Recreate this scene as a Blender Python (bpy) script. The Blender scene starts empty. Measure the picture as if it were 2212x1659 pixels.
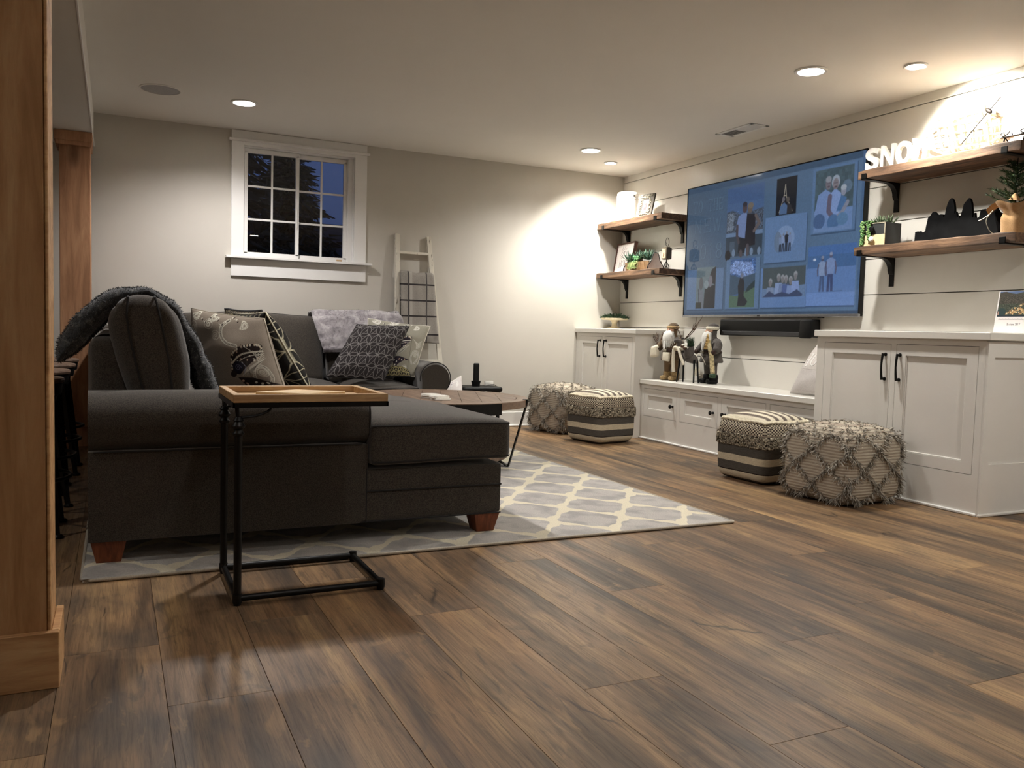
import bpy, bmesh, math, random
import numpy as np
from mathutils import Vector, Matrix, Euler, noise
random.seed(7)
PI = math.pi
C = bpy.context.scene.collection
sc = bpy.context.scene

# ------------------------------------------------------------------ camera
def make_camera():
    yaw, pit, rol, H, F = 0.4437, 0.0634, 0.0280, 0.90, 1809.0
    cy, sy, cp, sp, cr, sr = math.cos(yaw), math.sin(yaw), math.cos(pit), math.sin(pit), math.cos(rol), math.sin(rol)
    W = Matrix(((cy, -sy, 0), (0, 0, -1), (sy, cy, 0)))
    P = Matrix(((1, 0, 0), (0, cp, -sp), (0, sp, cp)))
    Q = Matrix(((cr, -sr, 0), (sr, cr, 0), (0, 0, 1)))
    M = Q @ P @ W
    R = Matrix((M[0], -M[1], -M[2])).transposed()
    cam = bpy.data.cameras.new('camera'); ob = bpy.data.objects.new('camera', cam); C.objects.link(ob)
    cam.sensor_width = 36.0; cam.sensor_fit = 'HORIZONTAL'; cam.lens = F / 2212 * 36
    cam.clip_start = 0.02; cam.clip_end = 200
    ob.matrix_world = Matrix.Translation((0, 0, H)) @ R.to_4x4()
    sc.camera = ob
make_camera()

# ------------------------------------------------------------------ colour, exposure, world
sc.view_settings.view_transform = 'Standard'; sc.view_settings.look = 'None'
sc.view_settings.gamma = 1.0; sc.view_settings.use_curve_mapping = False
sc.view_settings.exposure = 0.98
world = bpy.data.worlds.new('dusk_sky'); sc.world = world; world.use_nodes = True
wn = world.node_tree.nodes; wl = world.node_tree.links
bgn = wn['Background']
tc = wn.new('ShaderNodeTexCoord'); sx = wn.new('ShaderNodeSeparateXYZ'); cr_ = wn.new('ShaderNodeValToRGB')
wl.new(tc.outputs['Generated'], sx.inputs[0]); wl.new(sx.outputs['Z'], cr_.inputs[0]); wl.new(cr_.outputs[0], bgn.inputs[0])
cr_.color_ramp.elements[0].position = 0.0; cr_.color_ramp.elements[0].color = (0.020, 0.034, 0.085, 1)
cr_.color_ramp.elements[1].position = 0.6; cr_.color_ramp.elements[1].color = (0.050, 0.090, 0.24, 1)
bgn.inputs[1].default_value = 0.55

# ------------------------------------------------------------------ lamps of the room
WARM = (1.0, 0.985, 0.935); NEUT = (1.0, 0.975, 0.965); SPOTC = (1.0, 0.975, 0.89)
LAMP_W = 62.0
def spot(name, loc, direction, power, cone, blend, col, radius=0.05):
    l = bpy.data.lights.new(name, 'SPOT'); l.energy = power; l.spot_size = math.radians(cone); l.spot_blend = blend
    l.color = col; l.shadow_soft_size = radius
    o = bpy.data.objects.new(name, l); C.objects.link(o); o.location = loc
    o.rotation_euler = Vector(direction).to_track_quat('-Z', 'Y').to_euler()
    return o
CEIL = 2.44
MAIN_LIGHTS = [(0.82, 6.21), (3.63, 6.22), (3.62, 3.73), (0.86, 3.85), (0.82, 1.30), (3.62, 1.30), (2.2, -0.9)]
for i, (x, y) in enumerate(MAIN_LIGHTS):
    p = LAMP_W * (0.95, 0.95, 1, 1.0, 0.16, 0.85, 0.45)[i]
    spot('ceiling_lamp_light', (x, y, CEIL - 0.025), (0, 0, -1), p, 150, 0.75, WARM if x > 2 else NEUT)
spot('gimbal_lamp_light', (4.05, 6.57, CEIL - 0.03), (0.16, 0.30, -1.0), 68, 120, 0.75, SPOTC, 0.035)
spot('gimbal_lamp_light', (4.04, 3.37, CEIL - 0.03), (0.75, -0.12, -0.62), 105, 92, 0.7, SPOTC, 0.035)
spot('bar_lamp_light', (-1.6, 3.0, 2.12), (0, 0, -1), 22, 140, 0.8, WARM)

# ------------------------------------------------------------------ helpers
def lin(c):
    c = c / 255.0
    return c / 12.92 if c <= 0.04045 else ((c + 0.055) / 1.055) ** 2.4
def rgb(r, g, b): return (lin(r), lin(g), lin(b), 1.0)

MW = {}
def wmat(o): return MW.get(o.name, Matrix.Identity(4)) if o else Matrix.Identity(4)
def thing(name, label, cat, loc=(0, 0, 0), rot=(0, 0, 0), group=None):
    o = bpy.data.objects.new(name, None); C.objects.link(o)
    o.empty_display_size = 0.1
    o.location = loc; o.rotation_euler = rot; o['label'] = label; o['category'] = cat
    if group: o['group'] = group
    MW[o.name] = Matrix.Translation(loc) @ Euler(rot).to_matrix().to_4x4()
    return o
def struct_root(name, loc=(0, 0, 0)):
    o = bpy.data.objects.new(name, None); C.objects.link(o); o.location = loc; o['kind'] = 'structure'
    o.empty_display_size = 0.1
    MW[o.name] = Matrix.Translation(loc); return o
def tag(o, label, cat, group=None):
    o['label'] = label; o['category'] = cat
    if group: o['group'] = group
    return o
def obj(name, bm, m, parent=None, world=False, smooth=False, origin=None, label=None, kind=None, at=None):
    """links bm as ONE mesh; with world=True its coordinates are world ones"""
    if world and parent is not None: bm.transform(wmat(parent).inverted())
    T = None
    if origin is not None:
        T = Matrix.Translation(origin); bm.transform(T.inverted())
    me = bpy.data.meshes.new(name); bm.to_mesh(me); bm.free()
    for mm in (m if isinstance(m, (list, tuple)) else [m]): me.materials.append(mm)
    if smooth:
        me.polygons.foreach_set('use_smooth', [True] * len(me.polygons))
        if smooth != 'all': me.set_sharp_from_angle(angle=math.radians(38))
    o = bpy.data.objects.new(name, me); C.objects.link(o)
    if parent is not None: o.parent = parent; MW[o.name] = wmat(parent)
    if T is not None:
        o.location = origin
        MW[o.name] = (wmat(parent) if parent is not None else Matrix.Identity(4)) @ T
    if at is not None: o.location = at
    if label: o['label'] = label
    if kind: o['kind'] = kind
    return o
def dup(root, loc=None, rot=None, label=None, group=None):
    r = root.copy(); C.objects.link(r)
    if loc is not None: r.location = loc
    if rot is not None: r.rotation_euler = rot
    if label: r['label'] = label
    if group: r['group'] = group
    MW[r.name] = Matrix.Translation(r.location) @ r.rotation_euler.to_matrix().to_4x4()
    for ch in list(root.children):
        c = ch.copy(); C.objects.link(c); c.parent = r
        for g in list(ch.children):
            d = g.copy(); C.objects.link(d); d.parent = c
    return r
def B(): return bmesh.new()
def box(bm, x0, x1, y0, y1, z0, z1, bev=0.0, seg=1, M=None):
    r = bmesh.ops.create_cube(bm, size=1.0)
    vs = r['verts']
    bmesh.ops.transform(bm, matrix=Matrix.Translation(((x0+x1)/2, (y0+y1)/2, (z0+z1)/2)) @ Matrix.Diagonal((abs(x1-x0), abs(y1-y0), abs(z1-z0), 1)), verts=vs)
    if bev > 0:
        es = list({e for v in vs for e in v.link_edges})
        rr = bmesh.ops.bevel(bm, geom=es, offset=bev, segments=seg, affect='EDGES', profile=0.6)
        vs = list({v for f in rr['faces'] for v in f.verts} | {v for v in vs if v.is_valid})
    if M is not None: bmesh.ops.transform(bm, matrix=M, verts=[v for v in vs if v.is_valid])
    return bm
def frame_axes(d):
    d = Vector(d).normalized()
    a = Vector((0, 0, 1)) if abs(d.z) < 0.9 else Vector((1, 0, 0))
    u = d.cross(a).normalized(); v = d.cross(u).normalized()
    return u, v
def cyl(bm, p0, p1, r0, r1=None, n=12, caps=True):
    if r1 is None: r1 = r0
    p0 = Vector(p0); p1 = Vector(p1); u, v = frame_axes(p1 - p0)
    A = [bm.verts.new(p0 + (u*math.cos(t) + v*math.sin(t)) * r0) for t in [2*PI*i/n for i in range(n)]]
    Bv = [bm.verts.new(p1 + (u*math.cos(t) + v*math.sin(t)) * r1) for t in [2*PI*i/n for i in range(n)]]
    for i in range(n):
        j = (i+1) % n
        bm.faces.new((A[i], A[j], Bv[j], Bv[i]))
    if caps: bm.faces.new(A[::-1]); bm.faces.new(Bv)
    return bm
def tube(bm, pts, r, n=8, closed=False, caps=True):
    pts = [Vector(p) for p in pts]; N = len(pts); rings = []
    rr = r if isinstance(r, (list, tuple)) else [r] * N
    prev = None
    for i, p in enumerate(pts):
        if closed: d = pts[(i+1) % N] - pts[i-1]
        else: d = pts[min(i+1, N-1)] - pts[max(i-1, 0)]
        if d.length < 1e-9: d = Vector((0, 0, 1))
        d.normalize()
        if prev is None: u, v = frame_axes(d)
        else:
            u = prev - d * prev.dot(d)
            if u.length < 1e-6: u, v = frame_axes(d)
            u.normalize(); v = d.cross(u)
        prev = u
        rings.append([bm.verts.new(p + (u*math.cos(t) + v*math.sin(t)) * rr[i]) for t in [2*PI*k/n for k in range(n)]])
    for i in range(N if closed else N-1):
        a = rings[i]; b = rings[(i+1) % N]
        for k in range(n):
            l = (k+1) % n
            bm.faces.new((a[k], a[l], b[l], b[k]))
    if caps and not closed: bm.faces.new(rings[0][::-1]); bm.faces.new(rings[-1])
    return bm
def lathe(bm, prof, c=(0, 0, 0), n=24, sx=1.0, sy=1.0, M=None):
    rings = []; allv = []
    for (r, z) in prof:
        if r < 1e-6:
            v = bm.verts.new((c[0], c[1], c[2] + z)); rings.append([v]); allv.append(v)
        else:
            ring = [bm.verts.new((c[0] + r*sx*math.cos(2*PI*k/n), c[1] + r*sy*math.sin(2*PI*k/n), c[2] + z)) for k in range(n)]
            rings.append(ring); allv += ring
    for a, b in zip(rings[:-1], rings[1:]):
        for k in range(n):
            l = (k+1) % n
            if len(a) == 1 and len(b) == 1: continue
            if len(a) == 1: bm.faces.new((a[0], b[l], b[k]))
            elif len(b) == 1: bm.faces.new((a[k], a[l], b[0]))
            else: bm.faces.new((a[k], a[l], b[l], b[k]))
    if len(rings[0]) > 1: bm.faces.new(rings[0][::-1])
    if len(rings[-1]) > 1: bm.faces.new(rings[-1])
    if M is not None: bmesh.ops.transform(bm, matrix=M, verts=allv)
    return bm
def prism(bm, poly, axis, a, b):
    """2D polygon extruded along axis ('x','y','z') from a to b; poly in the other two axes in order"""
    def P(p, t):
        if axis == 'x': return (t, p[0], p[1])
        if axis == 'y': return (p[0], t, p[1])
        return (p[0], p[1], t)
    A = [bm.verts.new(P(p, a)) for p in poly]; D = [bm.verts.new(P(p, b)) for p in poly]
    n = len(poly)
    bm.faces.new(A); bm.faces.new(D[::-1])
    for i in range(n):
        j = (i+1) % n
        bm.faces.new((A[j], A[i], D[i], D[j]))
    bmesh.ops.recalc_face_normals(bm, faces=bm.faces[:])
    return bm
def soft_box(bm, x0, x1, y0, y1, z0, z1, r=0.04, n=10, fn=None):
    """rounded box, with an optional deformation fn(x,y,z,u,v,w)->(x,y,z); u,v,w in -1..1"""
    cx, cy, cz = (x0+x1)/2, (y0+y1)/2, (z0+z1)/2; hx, hy, hz = abs(x1-x0)/2, abs(y1-y0)/2, abs(z1-z0)/2
    r = min(r, hx, hy, hz)
    seen = {}
    # non-uniform parameter so the rounded rim gets vertices
    def par(i):
        t = -1 + 2*i/n
        return math.copysign(1 - (1-abs(t))**1.6, t)
    def V(u, v, w):
        key = (round(u, 5), round(v, 5), round(w, 5))
        if key in seen: return seen[key]
        p = Vector((u*hx, v*hy, w*hz))
        q = Vector((max(-hx+r, min(hx-r, p.x)), max(-hy+r, min(hy-r, p.y)), max(-hz+r, min(hz-r, p.z))))
        d = p - q
        if d.length > 1e-9: p = q + d.normalized() * r
        X, Y, Z = cx+p.x, cy+p.y, cz+p.z
        if fn: X, Y, Z = fn(X, Y, Z, u, v, w)
        seen[key] = bm.verts.new((X, Y, Z)); return seen[key]
    g = [par(i) for i in range(n+1)]
    for ax in range(3):
        for s in (-1, 1):
            for i in range(n):
                for j in range(n):
                    q = []
                    for (a, b) in ((i, j), (i+1, j), (i+1, j+1), (i, j+1)):
                        c = [0, 0, 0]; c[ax] = s; c[(ax+1) % 3] = g[a]; c[(ax+2) % 3] = g[b]
                        q.append(V(*c))
                    if s < 0: q = q[::-1]
                    bm.faces.new(q)
    return bm
def grid_surface(bm, f, nu, nv, closed_u=False):
    vs = [[bm.verts.new(f(i/nu, j/nv)) for j in range(nv+1)] for i in range(nu+1)]
    for i in range(nu):
        for j in range(nv):
            bm.faces.new((vs[i][j], vs[i+1][j], vs[i+1][j+1], vs[i][j+1]))
    return vs
def smoothstep(a, b, x):
    t = max(0, min(1, (x-a)/(b-a))); return t*t*(3-2*t)
def catmull(pts, n=8, closed=False):
    P = [Vector(p) for p in pts]; out = []; N = len(P)
    rng = range(N) if closed else range(N-1)
    for i in rng:
        if closed: p0, p1, p2, p3 = P[i-1], P[i], P[(i+1) % N], P[(i+2) % N]
        else: p0, p1, p2, p3 = P[max(i-1, 0)], P[i], P[i+1], P[min(i+2, N-1)]
        for k in range(n):
            t = k/n
            out.append(0.5*((2*p1) + (-p0+p2)*t + (2*p0-5*p1+4*p2-p3)*t*t + (-p0+3*p1-3*p2+p3)*t**3))
    if not closed: out.append(P[-1])
    return out
def blade(bm, p, d, length, w, curl=Vector((0, 0, 0)), seg=2, side=None):
    """thin tapering strip (a strand, needle or leaf)"""
    d = Vector(d).normalized()
    if side is None:
        side = d.cross(Vector((random.uniform(-1, 1), random.uniform(-1, 1), random.uniform(-1, 1))))
        if side.length < 1e-4: side = Vector((1, 0, 0))
    side = Vector(side).normalized()
    p = Vector(p); prev = None
    for i in range(seg+1):
        t = i/seg
        c = p + d*length*t + curl*(t*t)
        ww = w*(1-0.75*t)/2
        if i < seg or True:
            a = bm.verts.new(c - side*ww); b = bm.verts.new(c + side*ww)
        if prev: bm.faces.new((prev[0], prev[1], b, a))
        prev = (a, b)

# ------------------------------------------------------------------ materials
class NT:
    def __init__(s, name):
        s.m = bpy.data.materials.new(name); s.m.use_nodes = True; s.t = s.m.node_tree; s.n = s.t.nodes; s.l = s.t.links
        s.bsdf = s.n['Principled BSDF']
    def add(s, kind, **kw):
        nd = s.n.new(kind)
        for k, v in kw.items(): setattr(nd, k, v)
        return nd
    def link(s, a, b): s.l.new(a, b)
    def inp(s, node, name, v):
        if isinstance(v, (int, float, tuple, list)): node.inputs[name].default_value = v
        else: s.l.new(v, node.inputs[name])
    def coords(s, scale=(1, 1, 1), kind='Object', rand=False, rot=(0, 0, 0)):
        if kind == 'World':
            g = s.add('ShaderNodeNewGeometry'); src = g.outputs['Position']
        else:
            t = s.add('ShaderNodeTexCoord'); src = t.outputs[kind]
        mp = s.add('ShaderNodeMapping'); s.link(src, mp.inputs['Vector']); mp.inputs['Scale'].default_value = scale; mp.inputs['Rotation'].default_value = rot
        if rand:
            oi = s.add('ShaderNodeObjectInfo'); mu = s.add('ShaderNodeMath', operation='MULTIPLY'); s.link(oi.outputs['Random'], mu.inputs[0]); mu.inputs[1].default_value = 37.0
            s.link(mu.outputs[0], mp.inputs['Location'])
        return mp.outputs[0]
    def noise(s, vec, scale=5, detail=3, rough=0.5, dist=0.0):
        nd = s.add('ShaderNodeTexNoise'); s.link(vec, nd.inputs['Vector'])
        nd.inputs['Scale'].default_value = scale; nd.inputs['Detail'].default_value = detail; nd.inputs['Roughness'].default_value = rough; nd.inputs['Distortion'].default_value = dist
        return nd.outputs['Fac']
    def ramp(s, fac, stops):
        r = s.add('ShaderNodeValToRGB'); s.link(fac, r.inputs[0]); e = r.color_ramp.elements
        while len(e) < len(stops): e.new(0.5)
        for i, (p, c) in enumerate(stops): e[i].position = p; e[i].color = c if len(c) == 4 else tuple(c) + (1,)
        return r.outputs[0]
    def mix(s, a, b, fac, mode='MIX'):
        m = s.add('ShaderNodeMix', data_type='RGBA', blend_type=mode)
        s.inp(m, 0, fac)
        for idx, v in ((6, a), (7, b)):
            if isinstance(v, tuple): m.inputs[idx].default_value = v
            else: s.link(v, m.inputs[idx])
        return m.outputs[2]
    def math(s, op, a, b=None, c=None):
        m = s.add('ShaderNodeMath', operation=op)
        for i, v in enumerate((a, b, c)):
            if v is None: continue
            if isinstance(v, (int, float)): m.inputs[i].default_value = v
            else: s.link(v, m.inputs[i])
        return m.outputs[0]
    def bump(s, h, strength=0.2, dist=0.01):
        b = s.add('ShaderNodeBump'); s.link(h, b.inputs['Height']); b.inputs['Strength'].default_value = strength; b.inputs['Distance'].default_value = dist
        s.link(b.outputs[0], s.bsdf.inputs['Normal'])
    def done(s, color=None, rough=None, metal=None, spec=None):
        if color is not None: s.inp(s.bsdf, 'Base Color', color)
        if rough is not None: s.inp(s.bsdf, 'Roughness', rough)
        if metal is not None: s.inp(s.bsdf, 'Metallic', metal)
        if spec is not None: s.inp(s.bsdf, 'Specular IOR Level', spec)
        return s.m
def plain(name, col, rough=0.5, metal=0.0, spec=0.5, var=0.06, vscale=40.0, bump=0.0, bscale=200.0):
    n = NT(name); v = n.coords()
    f = n.noise(v, vscale, 3)
    dark = tuple(c*(1-var) for c in col[:3]) + (1,); light = tuple(min(1, c*(1+var)) for c in col[:3]) + (1,)
    c = n.ramp(f, [(0.3, dark), (0.7, light)])
    if bump: n.bump(n.noise(v, bscale, 2), bump, 0.002)
    return n.done(c, rough, metal, spec)
def woodmat(name, base, dark, light, axis='x', scale=1.0, rough=0.5, stretch=12.0, rand=True, knots=0.0, bump=0.15, spec=0.4, kind='Object'):
    n = NT(name)
    s = [stretch*scale]*3; s['xyz'.index(axis)] = scale
    v = n.coords(tuple(s), kind, rand)
    f = n.noise(v, 2.2, 6, 0.62, 0.6)
    g = n.noise(n.coords(tuple(k*4 for k in s), kind, rand), 3.0, 4, 0.7)
    c = n.ramp(f, [(0.28, dark), (0.5, base), (0.72, light)])
    c = n.mix(c, dark, n.math('MULTIPLY', n.ramp(g, [(0.5, (0, 0, 0)), (0.75, (1, 1, 1))]), 0.35))
    if knots:
        s2 = [5.0*scale]*3; s2['xyz'.index(axis)] = 2.4*scale
        vv = n.add('ShaderNodeTexVoronoi'); n.link(n.coords(tuple(s2), kind, rand), vv.inputs['Vector']); vv.inputs['Scale'].default_value = 1.0
        kf = n.ramp(vv.outputs['Distance'], [(0.0, (1, 1, 1)), (knots, (0.6, 0.6, 0.6)), (knots*1.8, (0, 0, 0))])
        c = n.mix(c, tuple(x*0.35 for x in dark[:3]) + (1,), n.math('MULTIPLY', kf, 0.8))
    n.bump(g, bump, 0.002)
    return n.done(c, rough, 0.0, spec)
def fabric(name, col, var=0.25, weave=900.0, bump=0.35, rough=0.95, sheen=0.15, blot=6.0):
    n = NT(name); v = n.coords()
    a = n.noise(v, weave, 2, 0.6); b = n.noise(v, blot, 3)
    d = tuple(c*(1-var) for c in col[:3]) + (1,); l = tuple(min(1, c*(1+var)) for c in col[:3]) + (1,)
    c = n.ramp(a, [(0.35, d), (0.65, l)])
    c = n.mix(c, d, n.math('MULTIPLY', b, 0.35))
    n.bump(a, bump, 0.001)
    n.bsdf.inputs['Sheen Weight'].default_value = sheen
    return n.done(c, rough, 0.0, 0.15)
def paintmat(name, rough=0.9, emit=0.0, spec=0.2, weave=0.0, attr='Col', coat=0.0):
    n = NT(name); a = n.add('ShaderNodeVertexColor', layer_name=attr)
    c = a.outputs['Color']
    if emit:
        n.done((0.004, 0.004, 0.005, 1), rough, 0, spec)
        n.link(c, n.bsdf.inputs['Emission Color']); n.bsdf.inputs['Emission Strength'].default_value = emit
        return n.m
    if weave:
        f = n.noise(n.coords(), weave, 2)
        c = n.mix(c, n.ramp(f, [(0.3, (0.55, 0.55, 0.55)), (0.7, (1.3, 1.3, 1.3))]), 0.6, 'MULTIPLY'); n.bump(f, 0.3, 0.001)
    return n.done(c, rough, 0, spec)

M_wall = plain('wall_paint', rgb(198, 193, 183), 0.75, spec=0.3, var=0.015, vscale=3, bump=0.08, bscale=260)
M_ceil = plain('ceiling_paint', rgb(228, 223, 215), 0.85, spec=0.2, var=0.012, vscale=2, bump=0.06, bscale=200)
M_ship = plain('shiplap_paint', rgb(226, 222, 213), 0.28, spec=0.5, var=0.01, vscale=6, bump=0.03, bscale=60)
M_gap = plain('shadow_gap', rgb(60, 55, 50), 0.9)
M_cab = plain('cabinet_paint', rgb(224, 220, 213), 0.38, spec=0.45, var=0.01, vscale=6)
M_trim = plain('trim_paint', rgb(232, 230, 226), 0.33, spec=0.5, var=0.01, vscale=6)
M_counter = plain('countertop_paint', rgb(226, 222, 214), 0.32, spec=0.5, var=0.01)
M_black = plain('black_metal', rgb(24, 23, 22), 0.42, 0.6, 0.5, var=0.15)
M_blackpl = plain('black_plastic', rgb(11, 11, 12), 0.5, 0.0, 0.25, var=0.1)
M_iron = plain('wrought_iron', rgb(38, 32, 28), 0.55, 0.7, 0.4, var=0.25, vscale=90)
M_silver = plain('brushed_silver', rgb(150, 150, 152), 0.32, 0.9, 0.5)
M_sofa = fabric('charcoal_sofa_fabric', rgb(68, 62, 55), 0.55, 300, sheen=0.35)
M_welt = fabric('charcoal_piping', rgb(44, 42, 41), 0.2, 700)
M_legwood = woodmat('cherry_leg_wood', rgb(122, 66, 38), rgb(92, 46, 26), rgb(146, 84, 50), 'z', 2, 0.45)
M_postwood = woodmat('pine_post_wood', rgb(186, 142, 96), rgb(152, 108, 66), rgb(206, 166, 120), 'z', 0.9, 0.6, 9, knots=0.10)
M_postwood2 = woodmat('pine_post_wood_reddish', rgb(176, 130, 96), rgb(140, 98, 68), rgb(198, 154, 116), 'z', 0.9, 0.6, 9, knots=0.13)
M_basewood = woodmat('pine_base_wood', rgb(198, 154, 106), rgb(158, 114, 70), rgb(216, 178, 130), 'x', 1.2, 0.55, 12, knots=0.05)
M_shelfwood = woodmat('rustic_shelf_wood', rgb(106, 80, 60), rgb(56, 46, 40), rgb(150, 116, 88), 'y', 1.3, 0.6, 11, knots=0.06, bump=0.5)
M_traywood = woodmat('light_tray_wood', rgb(190, 156, 112), rgb(144, 108, 72), rgb(212, 182, 138), 'x', 1.6, 0.55, 14)
M_tablewood = woodmat('coffee_table_wood', rgb(108, 86, 70), rgb(78, 60, 48), rgb(134, 110, 92), 'x', 1.6, 0.42, 14)
M_white = plain('white_ceramic', rgb(235, 232, 225), 0.4)
M_marble = plain('white_marble', rgb(236, 233, 222), 0.3, var=0.08, vscale=25)
# ------------------------------------------------------------------ numpy painter: flat prints as vertex colours
class Canvas:
    def __init__(s, w, h, col, asp=1.0):
        s.w, s.h = w, h; s.a = np.empty((h, w, 3)); s.a[:] = col
        s.asp = asp                                   # width / height of the real print
        s.X, s.Y = np.meshgrid((np.arange(w)+0.5)/w, (np.arange(h)+0.5)/h)   # u right, v up
        s.px = 1.0/h
    def put(s, d, col, alpha=1.0, soft=1.0):
        m = np.clip(0.5 - d/(s.px*soft), 0, 1)[..., None]*alpha
        s.a = s.a*(1-m) + np.array(col)*m
    def rect(s, u0, v0, u1, v1, col, alpha=1.0):
        d = np.maximum(np.maximum((u0-s.X)*s.asp, (s.X-u1)*s.asp), np.maximum(v0-s.Y, s.Y-v1)); s.put(d, col, alpha)
    def ell(s, cu, cv, ru, rv, col, alpha=1.0, rot=0.0, ring=None):
        dx = (s.X-cu)*s.asp; dy = s.Y-cv; c, q = math.cos(rot), math.sin(rot)
        x = dx*c+dy*q; y = -dx*q+dy*c
        k = np.sqrt((x/(ru*s.asp))**2+(y/rv)**2); d = (k-1)*min(ru*s.asp, rv)
        if ring: d = np.abs(d)-ring/2
        s.put(d, col, alpha)
    def poly(s, pts, col, alpha=1.0):
        P = [(p[0]*s.asp, p[1]) for p in pts]; X = s.X*s.asp; Y = s.Y
        ins = np.zeros(X.shape, bool); dm = np.full(X.shape, 1e9); n = len(P)
        for i in range(n):
            (x0, y0), (x1, y1) = P[i], P[(i+1) % n]
            if y0 != y1:
                cond = ((y0 > Y) != (y1 > Y)) & (X < (x1-x0)*(Y-y0)/(y1-y0)+x0); ins ^= cond
            dm = np.minimum(dm, s._seg(X, Y, x0, y0, x1, y1))
        s.put(np.where(ins, -dm, dm), col, alpha)
    def _seg(s, X, Y, x0, y0, x1, y1):
        dx, dy = x1-x0, y1-y0; L = dx*dx+dy*dy+1e-12
        t = np.clip(((X-x0)*dx+(Y-y0)*dy)/L, 0, 1)
        return np.hypot(X-x0-t*dx, Y-y0-t*dy)
    def line(s, pts, w, col, alpha=1.0):
        P = [(p[0]*s.asp, p[1]) for p in pts]; X = s.X*s.asp; d = np.full(X.shape, 1e9)
        for (x0, y0), (x1, y1) in zip(P[:-1], P[1:]):
            d = np.minimum(d, s._seg(X, s.Y, x0, y0, x1, y1))
        s.put(d-w/2, col, alpha)
    def speck(s, u0, v0, u1, v1, amt, seed=1, cell=4):
        r = np.random.RandomState(seed); n = r.rand(s.h//cell+2, s.w//cell+2)
        n = np.kron(n, np.ones((cell, cell)))[:s.h, :s.w]
        m = ((s.X > u0) & (s.X < u1) & (s.Y > v0) & (s.Y < v1))[..., None]
        s.a = np.where(m, np.clip(s.a*(1+amt*(n[..., None]-0.5)*2), 0, 1), s.a)
    def lin(s):
        a = np.clip(s.a, 0, 1)
        return np.where(a <= 0.04045, a/12.92, ((a+0.055)/1.055)**2.4)
def c3(r, g, b): return (r/255, g/255, b/255)
# condensed serif capitals drawn from strokes: (x0,y0,x1,y1,thickness class)
LET = {'S': 'S', 'T': [((.5, 0), (.5, 1), 1), ((0.03, 1), (.97, 1), 0), ((.3, 0), (.7, 0), 0), ((.04, 1), (.04, .8), 0), ((.96, 1), (.96, .8), 0)],
 'A': [((.08, 0), (.5, 1), 0), ((.5, 1), (.88, 0), 1), ((.22, .35), (.75, .35), 0), ((0, 0), (.22, 0), 0), ((.7, 0), (1, 0), 0)],
 'Y': [((.08, 1), (.5, .45), 1), ((.9, 1), (.5, .45), 0), ((.5, .45), (.5, 0), 1), ((0, 1), (.3, 1), 0), ((.75, 1), (1, 1), 0), ((.3, 0), (.7, 0), 0)],
 'H': [((.15, 0), (.15, 1), 1), ((.85, 0), (.85, 1), 1), ((.15, .5), (.85, .5), 0), ((0, 0), (.32, 0), 0), ((0, 1), (.32, 1), 0), ((.68, 0), (1, 0), 0), ((.68, 1), (1, 1), 0)],
 'M': [((.12, 0), (.12, 1), 0), ((.12, 1), (.5, .05), 1), ((.5, .05), (.88, 1), 0), ((.88, 0), (.88, 1), 1), ((0, 0), (.25, 0), 0), ((.74, 0), (1, 0), 0), ((0, 1), (.2, 1), 0), ((.8, 1), (1, 1), 0)],
 'E': [((.2, 0), (.2, 1), 1), ((.05, 1), (.9, 1), 0), ((.05, 0), (.92, 0), 0), ((.2, .5), (.7, .5), 0), ((.9, 1), (.9, .8), 0), ((.92, 0), (.92, .22), 0)],
 'N': [((.15, 0), (.15, 1), 0), ((.15, 1), (.85, 0), 1), ((.85, 0), (.85, 1), 0)], 'W': [((.03, 1), (.28, 0), 1), ((.28, 0), (.5, .9), 0), ((.5, .9), (.74, 0), 1), ((.74, 0), (.97, 1), 0)],
 'O': 'O', '2': [((.1, .75), (.2, .95), 0), ((.2, .95), (.5, 1), 0), ((.5, 1), (.85, .85), 0), ((.85, .85), (.8, .55), 0), ((.8, .55), (.1, 0), 0), ((.1, 0), (.92, 0), 0)],
 '0': 'O', '1': [((.5, 0), (.5, 1), 0), ((.5, 1), (.3, .85), 0)], '8': '8',
 'I': [((.5, 0), (.5, 1), 1), ((.3, 0), (.7, 0), 0), ((.3, 1), (.7, 1), 0)]}
def letter(cv, ch, u, v, w, h, col, thick, thin, alpha=1.0):
    def P(p): return (u+p[0]*w, v+p[1]*h)
    if ch == ' ': return
    d = LET[ch]
    if d == 'S':
        pts = [(.86, .78), (.8, .93), (.5, 1), (.2, .9), (.14, .72), (.3, .56), (.7, .42), (.88, .25), (.78, .07), (.5, 0), (.2, .05), (.12, .22)]
        cs = [tuple(p)[:2] for p in catmull([(a, b, 0) for a, b in pts], 4)]
        n = len(cs); cv.line([P(p) for p in cs[:n//3]], thin, col, alpha); cv.line([P(p) for p in cs[n//3-1:2*n//3+1]], thick, col, alpha); cv.line([P(p) for p in cs[2*n//3:]], thin, col, alpha)
        return
    if d in ('O', '8'):
        def arc(cy, ry, rx):
            L = [(0.5+rx*math.cos(t), cy+ry*math.sin(t)) for t in [2*PI*i/24 for i in range(25)]]
            cv.line([P(p) for p in L], thin, col, alpha)
            for a, b in ((21, 24), (0, 3), (9, 15)): cv.line([P(p) for p in L[a:b+1]], thick, col, alpha)
        if d == 'O': arc(.5, .5, .42)
        else: arc(.75, .25, .33); arc(.26, .26, .4)
        return
    for a, b, k in d: cv.line([P(a), P(b)], thick if k else thin, col, alpha)
def word(cv, txt, u, v, w, h, col, thick, thin, gap=0.25, alpha=1.0):
    n = len(txt); lw = w/(n+(n-1)*gap)
    for i, ch in enumerate(txt): letter(cv, ch, u+i*lw*(1+gap), v, lw, h, col, thick, thin, alpha)
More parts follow.
